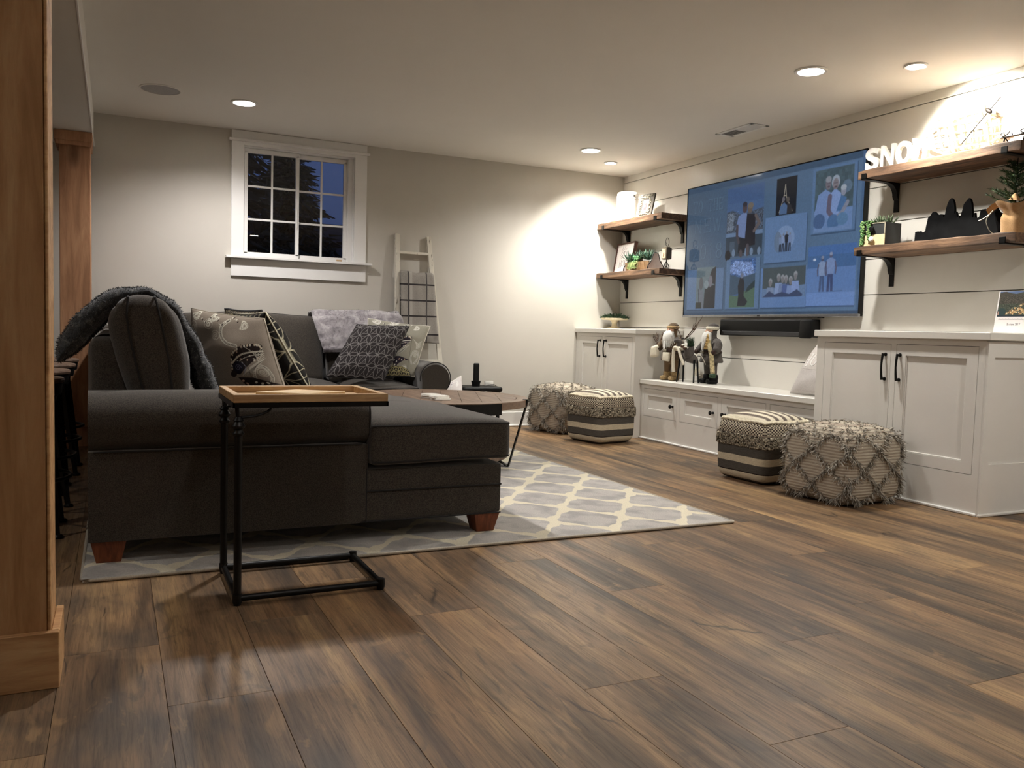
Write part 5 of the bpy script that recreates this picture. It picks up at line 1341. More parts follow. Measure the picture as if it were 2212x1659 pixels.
b = B(); box(b, -0.04, 0.04, -0.015, 0.015, 0, 0.040, 0.004, 2); obj('block', b, M_white, t, smooth=True)
b = B(); tube(b, catmull([(-0.02, -0.025, 0.006), (0.02, -0.035, 0.010), (0.050, -0.03, 0.006), (0.072, -0.02, -0.012), (0.076, -0.015, -0.032), (0.062, -0.02, -0.05)], 6), 0.003, 8); obj('cable', b, M_blackpl, t, smooth=True)

# ================================================================== timber posts
t = thing('timber_post', 'large honey coloured pine boxed post at the left edge nearest the camera', 'post', (-0.33, 2.40, 0))
b = B(); box(b, -0.52, -0.150, 2.285, 2.46, 0.001, SOFZ-0.001, 0.003); obj('shaft', b, M_postwood, t, world=True)
b = B(); box(b, -0.150, -0.1420, 2.283, 2.46, 0.001, SOFZ-0.001, 0.002); obj('side_board', b, M_basewood, t, world=True, label='side board of the post, coloured paler as if lit')  # paler wood colour stands in for the light on this side face
b = B(); box(b, -0.54, -0.1235, 2.262, 2.2825, 0.0, 0.140, 0.002); obj('base_board', b, M_basewood, t, world=True)
b = B(); box(b, -0.1415, -0.1235, 2.2827, 2.478, 0.0, 0.140, 0.002); obj('base_board', b, M_basewood, t, world=True)
t = thing('timber_post', 'reddish pine boxed post with a cap board in the far left, behind the stools', 'post', (-0.27, 6.75, 0))
b = B(); box(b, -0.345, -0.152, 6.62, 6.88, 0.001, SOFZ-0.09, 0.003); obj('shaft', b, M_postwood2, t, world=True)
b = B(); box(b, -0.375, -0.140, 6.595, 6.90, SOFZ-0.070, SOFZ-0.001, 0.002); box(b, -0.366, -0.143, 6.600, 6.895, SOFZ-0.098, SOFZ-0.069, 0.002); obj('cap', b, M_postwood2, t, world=True)
b = B(); box(b, -0.358, -0.144, 6.607, 6.893, 0.0, 0.140, 0.002); obj('base_board', b, M_postwood2, t, world=True)

# ================================================================== bar stools along the left
def make_stool(loc, label):
    t = thing('bar_stool', label, 'bar stool', loc, group='black metal bar stools with wooden seats')
    b = B(); lathe(b, [(0, 0.628), (0.165, 0.628), (0.175, 0.633), (0.178, 0.642), (0.174, 0.650), (0.160, 0.653), (0, 0.650)], n=32); obj('seat', b, M_tablewood, t, smooth=True)
    b = B(); lathe(b, [(0.140, 0.575), (0.165, 0.585), (0.170, 0.627), (0, 0.627)], n=32); lathe(b, [(0.145, 0.553), (0.150, 0.575), (0.100, 0.576)], n=32); obj('apron', b, M_black, t, smooth=True)
    for k in range(4):
        a = PI/4+k*PI/2; ca, sa = math.cos(a), math.sin(a)
        b = B(); p0, p1 = Vector((0.128*ca, 0.128*sa, 0.575)), Vector((0.215*ca, 0.215*sa, 0.012))
        q = []
        for s_ in range(7):
            u = s_/6; c0 = p0+(p1-p0)*u; wd = 0.052*(1-u)+0.018*u; dpt = 0.016
            tx = Vector((-sa, ca, 0))*wd/2; nx = Vector((ca, sa, 0))*dpt/2
            q.append([b.verts.new(c0+m) for m in (-tx-nx, tx-nx, tx+nx, -tx+nx)])
        for r1, r2 in zip(q[:-1], q[1:]):
            for i in range(4): b.faces.new((r1[i], r1[(i+1) % 4], r2[(i+1) % 4], r2[i]))
        b.faces.new(q[0][::-1]); b.faces.new(q[-1]); lathe(b, [(0.020, 0), (0.022, 0.008), (0.014, 0.016)], (p1.x*1.02, p1.y*1.02, 0.0), 12)
        obj('leg', b, M_black, t)
    b = B(); tube(b, [(0.198*math.cos(2*PI*i/40), 0.198*math.sin(2*PI*i/40), 0.235) for i in range(40)], 0.0085, 8, closed=True); obj('foot_ring', b, M_black, t, smooth='all')
    b = B(); cyl(b, (0, 0, 0.25), (0, 0, 0.60), 0.013, n=12)
    for a in (PI/4, 3*PI/4): cyl(b, (-0.17*math.cos(a), -0.17*math.sin(a), 0.235), (0.17*math.cos(a), 0.17*math.sin(a), 0.235), 0.006, n=8)
    lathe(b, [(0.022, 0.225), (0.024, 0.25), (0.014, 0.27)], n=14); obj('centre_screw', b, M_black, t, smooth=True)
    return t
st = make_stool((-0.368, 4.00, 0), 'nearest bar stool, its feet just right of the large pine post')
dup(st, (-0.372, 4.62, 0), (0, 0, 0.1), label='second bar stool, directly behind the nearest one')
dup(st, (-0.372, 5.24, 0), (0, 0, -0.1), label='third bar stool, second from the far reddish post')
dup(st, (-0.378, 5.88, 0), (0, 0, 0.15), label='farthest bar stool, closest to the reddish pine post')

# ================================================================== poufs
def pouf_f(w, h, r, puff):
    def f(X_, Y_, Z_, u, v, w_):
        s_ = (1-abs(w_)**2.2)
        return (X_*(1+puff*s_), Y_*(1+puff*s_), Z_+(0.035*(1-u*u)*(1-v*v) if w_ > 0 else -0.0)*w_)
    return f
def surf_frames(w, h, f, r):
    """sampler on side i at (s in 0..1 around, z 0..1) -> point, normal"""
    def side(s, k):
        q = (s % 1.0)*4; i = int(q); a = -1+2*(q-i)
        u, v = ((a, -1), (1, a), (-a, 1), (-1, -a))[i]
        def P(u, v, k):
            p = Vector((u*w/2, v*w/2, k*h)); c0 = Vector((max(-w/2+r, min(w/2-r, p.x)), max(-w/2+r, min(w/2-r, p.y)), max(r, min(h-r, p.z))))
            d = p-c0
            if d.length > 1e-9: p = c0+d.normalized()*r
            x, y, z = f(p.x, p.y, p.z-h/2, u, v, 2*k-1)
            return Vector((x, y, z+h/2)), d.normalized() if d.length > 1e-9 else Vector((0, 0, 1))
        return P(u, v, k)
    return side
n = NT('woven_oatmeal'); wv = n.coords((1, 1, 1)); wz_ = n.noise(n.coords((8, 8, 160)), 1.4, 3, 0.6); wl_ = n.add('ShaderNodeTexWave', wave_type='BANDS', bands_direction='Z'); n.link(wv, wl_.inputs[0]); wl_.inputs['Scale'].default_value = 19; wl_.inputs['Distortion'].default_value = 1.2; wl_.inputs['Detail'].default_value = 2
wc = n.ramp(wl_.outputs['Fac'], [(0.1, rgb(166, 154, 138)), (0.5, rgb(190, 180, 162)), (0.9, rgb(202, 194, 174))])
wc = n.mix(wc, rgb(146, 130, 118), n.math('MULTIPLY', n.noise(wv, 7, 3), 0.7)); n.bump(wl_.outputs['Fac'], 0.45, 0.004)
M_oat = n.done(wc, 0.95, 0, 0.1)
def tuftmat(name_, a, c_, d_):
    n = NT(name_); f = n.noise(n.coords(), 60, 3, .7); return n.done(n.ramp(f, [(0.32, a), (0.5, c_), (0.68, d_)]), 0.95, 0, 0.1)
M_tuft = tuftmat('shaggy_tuft_yarn', rgb(116, 110, 102), rgb(152, 145, 134), rgb(200, 192, 178))
def shag_pouf(loc, rz, w, h, label, seed, cols=2.0, rings=2.0):
    t = thing('shaggy_pouf', label, 'pouf', loc, (0, 0, rz), group='shaggy oatmeal poufs')
    f = pouf_f(w, h, 0.07, 0.055)
    b = B(); soft_box(b, -w/2, w/2, -w/2, w/2, -h/2, h/2, r=0.075, n=18, fn=f); bmesh.ops.translate(b, vec=(0, 0, h/2+0.001), verts=b.verts[:]); obj('cover', b, M_oat, t, smooth='all')
    side = surf_frames(w, h, f, 0.075); r = random.Random(seed); b = B()
    def tuft(p, nn, k=5, ln=0.032, wd=0.0072):
        for _ in range(k):
            d = nn*0.55+Vector((r.uniform(-1, 1), r.uniform(-1, 1), r.uniform(-1.0, 0.45)))*0.75
            blade(b, p+Vector((r.uniform(-1, 1), r.uniform(-1, 1), r.uniform(-1, 1)))*0.009, d, ln*r.uniform(.55, 1.15), wd, curl=Vector((0, 0, -0.012))+Vector((r.uniform(-1, 1), r.uniform(-1, 1), 0))*0.01, seg=2)
    # two families of diagonals cross into diamonds on the sides
    for sg in (-1, 1):
        for c_ in range(8):
            for i in range(64):
                z = 0.03+0.95*i/63; s_ = c_/8+sg*(z-0.5)*0.25+0.0625
                p, nn = side(s_+r.uniform(-.0035, .0035), min(.985, max(.02, z+r.uniform(-.012, .012)))); tuft(p, nn)
    for e in range(200):           # rim and corners
        s_ = e/200; p, nn = side(s_, 0.955); tuft(p, nn+Vector((0, 0, .5)), 3)
    for i in range(90):            # corners
        c0 = r.choice((0, .25, .5, .75)); p, nn = side(c0+r.uniform(-.018, .018), r.uniform(.04, .95)); tuft(p, nn, 4)
    # diamonds on the top
    for kx in range(-3, 4, 1):
        for sg in (-1, 1):
            for i in range(60):
                u = -1+2*i/59; v = sg*(u)*1.0+kx*0.5
                if abs(v) > 0.96: continue
                z = h+0.035*(1-u*u)*(1-v*v)-0.004
                if max(abs(u), abs(v)) > .9: z -= 0.02
                tuft(Vector((u*w/2, v*w/2, z)), Vector((0, 0, 1)), 3, 0.028)
    obj('shaggy_tufts', b, M_tuft, t, kind='stuff')
    return t
shag_pouf((3.738, 3.465, 0), math.radians(4), 0.455, 0.405, 'shaggy oatmeal pouf nearest the camera, in front of the right cabinet', 21)
shag_pouf((3.70, 6.68, 0), math.radians(14), 0.45, 0.405, 'shaggy oatmeal pouf at the far side, left of the far cabinet', 22)
# striped poufs: woven bands with loops
bands = [(0.00, 0.055, 'dark'), (0.055, 0.165, 'cream'), (0.165, 0.18, 'line'), (0.18, 0.31, 'dark'), (0.31, 0.42, 'cream'), (0.42, 0.56, 'dark'), (0.56, 0.74, 'loop'), (0.74, 0.755, 'line'), (0.755, 0.96, 'check')]
n = NT('striped_weave'); oc = n.coords((1, 1, 1)); sp_ = n.add('ShaderNodeSeparateXYZ'); n.link(oc, sp_.inputs[0]); zz = sp_.outputs[2]
HP = 0.40
st_ = n.add('ShaderNodeValToRGB'); st_.color_ramp.interpolation = 'CONSTANT'; n.link(n.math('DIVIDE', n.math('ADD', zz, n.math('MULTIPLY', n.noise(oc, 7, 2), 0.010)), HP), st_.inputs[0])
colz = {'dark': rgb(86, 82, 76), 'cream': rgb(206, 194, 168), 'line': rgb(44, 36, 34), 'loop': rgb(92, 84, 76), 'check': rgb(140, 126, 110)}
els = st_.color_ramp.elements; els[0].position = 0; els[0].color = colz['dark']; els[1].position = bands[1][0]; els[1].color = colz['cream']
for a, _, k in bands[2:]: e = els.new(a); e.color = colz[k]
e = els.new(0.965); e.color = rgb(214, 204, 180)
# houndstooth-like check on the upper band
ck = n.add('ShaderNodeTexChecker'); rt = n.add('ShaderNodeVectorMath', operation='MULTIPLY'); n.link(n.coords((1, 1, 1), 'Object'), rt.inputs[0]); rt.inputs[1].default_value = (1, 1, 1.35); n.link(rt.outputs[0], ck.inputs['Vector']); ck.inputs['Scale'].default_value = 80; ck.inputs['Color1'].default_value = rgb(206, 194, 170); ck.inputs['Color2'].default_value = rgb(66, 56, 52)
rz_ = n.math('DIVIDE', zz, HP); inb = n.math('MULTIPLY', n.math('GREATER_THAN', rz_, 0.765), n.math('LESS_THAN', rz_, 0.955))
cc = n.mix(st_.outputs[0], ck.outputs[0], inb)
# stripes across the top
topm = n.math('GREATER_THAN', rz_, 0.985); tw = n.math('SINE', n.math('MULTIPLY', sp_.outputs[0], 95.0)); tst = n.ramp(n.math('MULTIPLY_ADD', tw, 0.5, 0.5), [(0.22, rgb(108, 98, 90)), (0.42, rgb(160, 148, 132)), (0.6, rgb(216, 206, 184))])
cc = n.mix(cc, tst, topm); tx_ = n.noise(n.coords((40, 40, 220)), 1.2, 3, .7); cc = n.mix(cc, n.ramp(tx_, [(0.3, (.72, .72, .72)), (0.7, (1.15, 1.15, 1.15))]), 0.7, 'MULTIPLY'); n.bump(tx_, 0.7, 0.006)
M_stripe = n.done(cc, 0.95, 0, 0.1); M_loop = tuftmat('loop_yarn', rgb(70, 62, 56), rgb(150, 140, 122), rgb(214, 204, 182)); M_cord = tuftmat('cream_cord', rgb(190, 178, 152), rgb(214, 204, 180), rgb(226, 216, 194))
def stripe_pouf(loc, rz, w, label, seed):
    h = HP; t = thing('striped_pouf', label, 'pouf', loc, (0, 0, rz), group='striped woven poufs')
    f0 = pouf_f(w, h, 0.06, 0.05)
    def f(X_, Y_, Z_, u, v, w_):
        x, y, z = f0(X_, Y_, Z_, u, v, w_)
        k = (Z_+h/2)/h
        if 0.74 < k < 0.77 : x *= 0.975; y *= 0.975
        return x, y, z
    b = B(); soft_box(b, -w/2, w/2, -w/2, w/2, -h/2, h/2, r=0.06, n=20, fn=f); bmesh.ops.translate(b, vec=(0, 0, h/2+0.001), verts=b.verts[:]); obj('cover', b, M_stripe, t, smooth='all')
    side = surf_frames(w, h, f, 0.06); r = random.Random(seed); b = B()
    for i in range(2600):
        p, nn = side(r.random(), r.uniform(0.565, 0.735)); nn = Vector((nn.x, nn.y, 0)).normalized() if (nn.x or nn.y) else Vector((p.x, p.y, 0)).normalized()
        R_ = r.uniform(0.006, 0.010); e1 = nn; e2 = Vector((r.uniform(-1, 1), r.uniform(-1, 1), r.uniform(-1, 1))); e2 = (e2-nn*e2.dot(nn)).normalized()
        pts = [p+e1*R_*(0.1+1.6*math.sin(a))+e2*R_*math.cos(a) for a in (0, PI/3, 2*PI/3, PI)]
        s2 = e1.cross(e2)*0.0022; prev = None
        for q in pts:
            a_, c_ = b.verts.new(q-s2), b.verts.new(q+s2)
            if prev: b.faces.new((prev[0], prev[1], c_, a_))
            prev = (a_, c_)
    obj('yarn_loops', b, M_loop, t, kind='stuff')
    b = B(); pts = []
    for i in range(120):
        p, nn = side(i/120, 0.985); pts.append(p+Vector((0, 0, 0.004))+Vector((nn.x, nn.y, 0))*0.004+Vector((0, 0, 0.0025*math.sin(i*2.1)-0.006*math.exp(-((i % 30)-15)**2/20))))
    tube(b, pts, 0.0085, 8, closed=True); obj('edge_cord', b, M_cord, t, smooth='all')
    return t
stripe_pouf((3.745, 4.105, 0), math.radians(3), 0.42, 'striped woven pouf tucked behind the front shaggy pouf', 31)
stripe_pouf((3.675, 5.985, 0), math.radians(12), 0.41, 'striped woven pouf at the far cabinet, right of the far shaggy pouf', 32)
# ================================================================== small things
def ellipsoid(b, c, r, n=14, M=None):
    """r=(rx,ry,rz)"""
    prof = [(math.sin(PI*i/n), -math.cos(PI*i/n)) for i in range(n+1)]
    prof[0] = (0, -1); prof[-1] = (0, 1)
    T = Matrix.Translation(c) @ (M or Matrix.Identity(4)) @ Matrix.Diagonal((r[0], r[1], r[2], 1))
    lathe(b, prof, n=max(12, n), M=T)
def skin_mesh(name, pts, edges, parent, mat, sub=1):
    me = bpy.data.meshes.new(name); me.from_pydata([p[:3] for p in pts], edges, []); o = bpy.data.objects.new(name, me); C.objects.link(o)
    o.parent = parent; me.materials.append(mat)
    m = o.modifiers.new('skin', 'SKIN'); m.use_smooth_shade = True
    for i, p in enumerate(pts):
        sv = me.skin_vertices[0].data[i]; sv.radius = (p[3], p[4] if len(p) > 4 else p[3]); sv.use_root = (i == 0)
    s = o.modifiers.new('sub', 'SUBSURF'); s.levels = sub; s.render_levels = sub
    return o
def succulent(b, c, R, nleaf, seed, tilt=0.5, wid=0.25, up=0.6, thick=0.18):
    """rosette of pointed fleshy leaves"""
    r = random.Random(seed); c = Vector(c)
    for i in range(nleaf):
        a = i*2.39996; t_ = i/nleaf; el = 0.15+up*(1-t_); L_ = R*(0.55+0.45*t_)*r.uniform(.85, 1.1)
        d = Vector((math.cos(a)*math.cos(el), math.sin(a)*math.cos(el), math.sin(el))); s_ = d.cross(Vector((0, 0, 1))).normalized(); n_ = s_.cross(d)
        rows = []
        for k, (u, w_) in enumerate(((0, .35), (.35, 1), (.7, .75), (1, .04))):
            p = c+d*L_*u+Vector((0, 0, 0.25*L_*u*u)); w2 = L_*wid*w_*.5; th = L_*wid*thick*w_
            rows.append([b.verts.new(p-s_*w2), b.verts.new(p+n_*(-th)), b.verts.new(p+s_*w2), b.verts.new(p+n_*th*.3)])
        for r1, r2 in zip(rows[:-1], rows[1:]):
            for k in range(4): b.faces.new((r1[k], r1[(k+1) % 4], r2[(k+1) % 4], r2[k]))
        b.faces.new(rows[-1])
def greenmat(name, a, c_, d_):
    n = NT(name); f = n.noise(n.coords(), 45, 3); return n.done(n.ramp(f, [(0.3, a), (0.5, c_), (0.7, d_)]), 0.6, 0, 0.3)
M_succ = greenmat('blue_green_succulent', rgb(44, 66, 58), rgb(74, 102, 86), rgb(118, 142, 116))
M_bright = greenmat('bright_green_leaves', rgb(58, 92, 52), rgb(96, 136, 80), rgb(158, 182, 120))
M_moss = greenmat('dark_green_sprigs', rgb(26, 42, 30), rgb(44, 66, 44), rgb(72, 94, 66))
M_enamel = plain('white_enamel', rgb(240, 238, 232), 0.35)
M_burlap = fabric('kraft_burlap', rgb(172, 136, 96), 0.25, 400)
M_pale = woodmat('pale_box_wood', rgb(150, 118, 84), rgb(112, 84, 58), rgb(176, 142, 104), 'y', 2, 0.6)

# --- upper left shelf: lantern can, ornate frame
ZS = 1.9595
t = thing('candle_lantern', 'tall white enamel candle lantern with a wire bail on the upper left shelf', 'lantern', (4.37, 6.765, ZS))
R_ = 0.098
b = B(); lathe(b, [(R_, 0), (R_+0.003, 0.003), (R_+0.003, 0.012), (R_, 0.015), (R_, 0.235), (R_+0.003, 0.238), (R_+0.003, 0.250), (R_-0.005, 0.262), (R_*0.86, 0.268), (R_*0.86, 0.262), (R_*0.82, 0.25), (R_*0.82, 0.02), (0, 0.02)], n=40); obj('body', b, M_enamel, t, smooth=True)
b = B(); lathe(b, [(R_*0.83, 0.264), (R_*0.60, 0.27), (R_*.58, 0.262), (0, 0.262)], n=32); obj('rim_opening', b, M_silver, t, smooth=True)
b = B(); tube(b, [(0.0+0.022*math.sin(a), (R_+0.004)*math.cos(a), 0.225+0.030*math.sin(a)) for a in [PI*i/20 for i in range(21)]], 0.0025, 6); 
for s_ in (-1, 1): ellipsoid(b, (0, s_*(R_+0.004), 0.225), (0.006, 0.005, 0.006), 8)
obj('wire_bail', b, M_iron, t, smooth=True)
b = B()
for s_ in (-1, 1): tube(b, [(-R_-0.002, s_*0.03, 0.02), (-R_-0.002, s_*0.03, 0.23)], 0.0018, 6)
tube(b, [((R_+0.002)*math.cos(a), (R_+0.002)*math.sin(a), 0.205) for a in [2*PI*i/40 for i in range(40)]], 0.002, 6, closed=True)
obj('seam_wires', b, M_enamel, t, smooth='all')

t = thing('picture_frame', 'ornate silvery picture frame with an easel back on the upper left shelf', 'picture frame', (4.355, 6.48, ZS), (0, math.radians(14), math.radians(12)))
W2, H2 = 0.098, 0.228
b = B()
for q in ((-0.008, 0.006, -W2, -0.038, 0, H2), (-0.008, 0.006, 0.038, W2, 0, H2), (-0.008, 0.006, -0.038, 0.038, 0, 0.060), (-0.008, 0.006, -0.038, 0.038, 0.175, H2)): box(b, *q, 0.002)
obj('frame', b, plain('antique_grey_frame', rgb(84, 78, 70), .7, .1), t)
M_orn = plain('silver_leaf_ornament', rgb(158, 152, 136), 0.5, 0.4)
b = B(); r = random.Random(4)
for i in range(64):
    a = 2*PI*i/64; hx_, hz_ = 0.058+r.uniform(-.008, .012), 0.078+r.uniform(-.010, .016)
    y = hx_*max(-1, min(1, 1.25*math.cos(a))); z = 0.117+hz_*max(-1, min(1, 1.25*math.sin(a)))
    ellipsoid(b, (-0.011, y, z), (0.005, r.uniform(.004, .009), r.uniform(.004, .009)), 6)
for s_ in (-1, 1):
    for z0 in (0.015, 0.21): spiral_ = [(-0.011, s_*(0.06+0.016*math.cos(a)*(1-a/14)), z0+0.012*math.sin(a)*(1-a/14)) for a in [i*0.5 for i in range(20)]]; tube(b, spiral_, 0.003, 6)
obj('scrollwork', b, M_orn, t, smooth='all')
b = B(); box(b, 0.006, 0.010, -W2+.003, W2-.003, 0.002, H2-.002); obj('dark_back', b, M_blackpl, t)
cv = Canvas(40, 60, c3(160, 150, 150), .65); cv.poly([(.3, .1), (.2, .5), (.45, .75), (.65, .7), (.8, .45), (.7, .1)], c3(196, 62, 66)); cv.ell(.5, .78, .1, .07, c3(190, 150, 130)); cv.ell(.42, .45, .12, .08, c3(224, 120, 124)); cv.rect(0, 0, 1, .08, c3(90, 80, 80))
M_print = paintmat('printed_paper', 0.5, spec=0.4)
painted('photo', cv, lambda U, V: (-0.003+0*U, 0.038-U*0.076, 0.060+V*0.115), M_print, t)
b = B(); bar(b, (0.010, 0, 0.15), (0.075, 0, -0.012), 0.05, 0.003, up=Vector((1, 0, 0))); obj('easel_leg', b, M_blackpl, t)

# --- lower left shelf: sign, planter, lantern on stand
ZL = 1.4825
t = thing('framed_sign', 'white sign in a dark wood frame reading "let\'s STAY HOME" on the lower left shelf', 'sign', (4.405, 6.86, ZL), (0, math.radians(9), math.radians(-6)))
SW, SH = 0.185, 0.292
b = B()
for q in ((-SW, -SW+0.014, 0, SH), (SW-0.014, SW, 0, SH), (-SW+0.014, SW-0.014, 0, 0.014), (-SW+0.014, SW-0.014, SH-0.014, SH)): box(b, -0.022, 0.012, *q, 0.0015)
obj('frame', b, woodmat('dark_sign_frame', rgb(74, 46, 36), rgb(48, 30, 24), rgb(98, 64, 48), 'z', 2, .5), t)
cv = Canvas(190, 150, c3(226, 218, 216), 1.3); K = c3(58, 54, 54)
for i, (P_, th) in enumerate((([(.30, .80), (.32, .93), (.335, .90), (.31, .80), (.35, .79)], .012), ([(.36, .82), (.40, .84), (.385, .80), (.37, .80), (.41, .81)], .010), ([(.44, .92), (.43, .82), (.45, .79)], .012), ([(.41, .87), (.47, .88)], .008), ([(.49, .93), (.485, .90)], .008), ([(.55, .86), (.53, .84), (.555, .82), (.53, .79), (.50, .80)], .010))):
    cv.line([(p[0], p[1]) for p in catmull([(a, c_, 0) for a, c_ in P_], 5)] if len(P_) > 2 else P_, th, c3(120, 112, 110))
word(cv, 'STAY', 0.27, 0.50, 0.50, 0.23, K, 0.026, 0.009, .22); word(cv, 'HOME', 0.24, 0.17, 0.58, 0.24, K, 0.026, 0.009, .18); cv.line([(.1, .07), (.9, .07)], .006, c3(190, 170, 168))
painted('print', cv, lambda U, V: (-0.012+0*U, (SW-0.014)-U*2*(SW-0.014), 0.014+V*(SH-0.028)), M_print, t)
b = B(); box(b, -0.011, 0.008, -SW+.004, SW-.004, .004, SH-.004); obj('backing_board', b, M_pale, t)

t = thing('planter_box', 'long wooden planter with white end panels full of succulents on the lower left shelf', 'planter', (4.36, 6.44, ZL))
yA, yB_ = 0.215, -0.175       # local y extents
def ogee(): 
    L_ = [(-0.085, 0.0), (-0.080, 0.03), (-0.045, 0.075), (-0.030, 0.125), (-0.022, 0.142), (0.0, 0.148)]
    return L_+[(-p[0], p[1]) for p in L_[:-1][::-1]]
M_endp = plain('white_end_panel', rgb(222, 214, 212), 0.55)
for y in (yB_, yA):
    b = B(); prism(b, ogee(), 'y', y-0.006, y+0.006); e_ = obj('end_panel', b, M_endp, t)
    b = B(); tube(b, [(p[0]*1.01, y-0.004, p[1]+0.002) for p in ogee()], 0.0042, 6); obj('shaded_edge', b, M_blackpl, e_, smooth='all')  # black edging stands in for the panel's thickness in shadow
b = B(); 
A_ = [(-0.058, 0.0), (-0.072, 0.075), (-0.062, 0.075), (-0.050, 0.008), (0.050, 0.008), (0.062, 0.075), (0.072, 0.075), (0.058, 0.0)]
prism(b, A_, 'y', yB_+0.006, yA-0.006); obj('trough', b, M_pale, t)
b = B(); box(b, -0.060, 0.060, yB_+0.008, yA-0.008, 0.045, 0.066); obj('soil', b, M_moss, t)
b = B()
for (y, x, z, R0, nl, sd) in ((-0.085, -0.01, 0.090, 0.130, 28, 1), (-0.01, -0.03, 0.105, 0.105, 24, 2), (0.15, -0.04, 0.085, 0.120, 26, 3), (0.09, 0.0, 0.105, 0.075, 20, 4), (-0.06, 0.03, 0.10, 0.08, 20, 5)): succulent(b, (x, y, z), R0, nl, sd, wid=0.24, up=1.0)
obj('spiky_succulents', b, M_succ, t, smooth='all')
b = B()
for (y, x, z, R0, sd) in ((0.035, -0.06, 0.092, 0.034, 6), (0.060, -0.068, 0.070, 0.030, 7), (0.01, -0.05, 0.105, 0.034, 8), (0.075, -0.05, 0.115, 0.03, 9)): succulent(b, (x, y, z), R0, 16, sd, wid=0.9, up=1.1, thick=.3)
obj('round_rosettes', b, greenmat('mint_rosette', rgb(74, 128, 84), rgb(112, 166, 114), rgb(168, 206, 150)), t, smooth='all')
b = B(); r = random.Random(5)
for i in range(60):
    y0 = 0.07+0.05*r.gauss(0, .6); p = Vector((-0.070-0.012*r.random(), y0, 0.078)); n_ = r.randint(4, 11)
    for k in range(n_):
        q = p+Vector((-0.002*k+r.uniform(-.003, .003), r.uniform(-.005, .005)+0.0015*k*r.uniform(-1, 1), -0.0068*k))
        if q.z > 0.004: ellipsoid(b, q, (0.0042, 0.0042, 0.0034), 4)
obj('trailing_beads', b, greenmat('string_of_beads', rgb(92, 110, 66), rgb(146, 162, 102), rgb(196, 204, 140)), t, smooth='all', kind='stuff')
b = B()
for y in (-0.03, -0.10): tube(b, [(-0.060, y-0.004, 0.002), (-0.074, y, 0.074)], 0.0025, 6)
obj('twine', b, M_burlap, t)

t = thing('scroll_lantern', 'small antiqued metal hanging lantern on a scrolled wire stand beside the television', 'lantern', (4.35, 6.085, ZL))
b = B(); box(b, -0.030, 0.030, -0.038, 0.038, 0.075, 0.178, 0.012, 2); box(b, -0.020, 0.020, -0.026, 0.026, 0.176, 0.186, 0.004); obj('body', b, plain('antique_pewter', rgb(108, 98, 82), .5, .6, var=.3), t, smooth=True)
cv = Canvas(30, 40, c3(206, 186, 156), .7); cv.speck(0, 0, 1, 1, .2, 2, 3); cv.ell(.45, .35, .18, .25, c3(150, 116, 86)); cv.line([(.4, .2), (.5, .7)], .05, c3(110, 80, 60))
painted('glass_panel', cv, lambda U, V: (-0.0308+0*U, 0.026-U*0.052, 0.086+V*0.080), M_print, t)
b = B()
tube(b, [(0, 0.0, 0.186), (0, 0.008, 0.200), (0, 0.020, 0.205), (0, 0.024, 0.216), (0, 0.014, 0.222), (0, 0.006, 0.214), (0, 0.010, 0.206)], 0.0022, 6)
tube(b, catmull([(0, -0.018, 0.195), (0, -0.030, 0.215), (0, -0.026, 0.245), (0, -0.004, 0.262), (0, 0.016, 0.250), (0, 0.020, 0.222)], 6), 0.0024, 6)
tube(b, [(0, 0, 0.004), (0, 0, 0.078)], 0.004, 8)
for s_ in (-1, 1):
    tube(b, catmull([(0, 0, 0.060), (0, s_*0.016, 0.040), (0, s_*0.030, 0.016), (0, s_*0.020, 0.004), (0, s_*0.010, 0.010), (0, s_*0.015, 0.018)], 5), 0.0022, 6)
    tube(b, catmull([(0, 0, 0.060), (s_*0.016, 0, 0.040), (s_*0.030, 0, 0.016), (s_*0.022, 0, 0.002)], 5), 0.0022, 6)
obj('wire_stand', b, M_iron, t, smooth='all')

# --- pedestal dish with greenery on the far counter
t = thing('pedestal_dish', 'distressed cream pedestal dish filled with green sprigs on the far corner cabinet', 'pedestal dish', (4.38, 6.94, 0.9455))
b = B(); lathe(b, [(0.082, 0), (0.082, 0.006), (0.060, 0.012), (0.032, 0.022), (0.025, 0.040), (0.025, 0.055), (0.032, 0.072), (0.045, 0.084), (0.120, 0.088), (0.128, 0.092), (0.128, 0.106), (0.120, 0.106), (0.116, 0.100), (0, 0.100)], n=40); obj('stand', b, plain('distressed_cream', rgb(206, 192, 162), .6, var=.15, vscale=30), t, smooth=True)
b = B(); r = random.Random(12)
for i in range(900):
    a = r.random()*2*PI; rr = 0.125*math.sqrt(r.random()); p = Vector((rr*math.cos(a), rr*math.sin(a), 0.100+0.045*(1-(rr/0.13)**2)*r.random()))
    d = Vector((math.cos(a)*r.uniform(.2, 1.1), math.sin(a)*r.uniform(.2, 1.1), r.uniform(.1, 1.0))); blade(b, p, d, r.uniform(.018, .042), 0.009, curl=Vector((0, 0, -.012)), seg=2)
obj('sprigs', b, M_moss, t, kind='stuff')

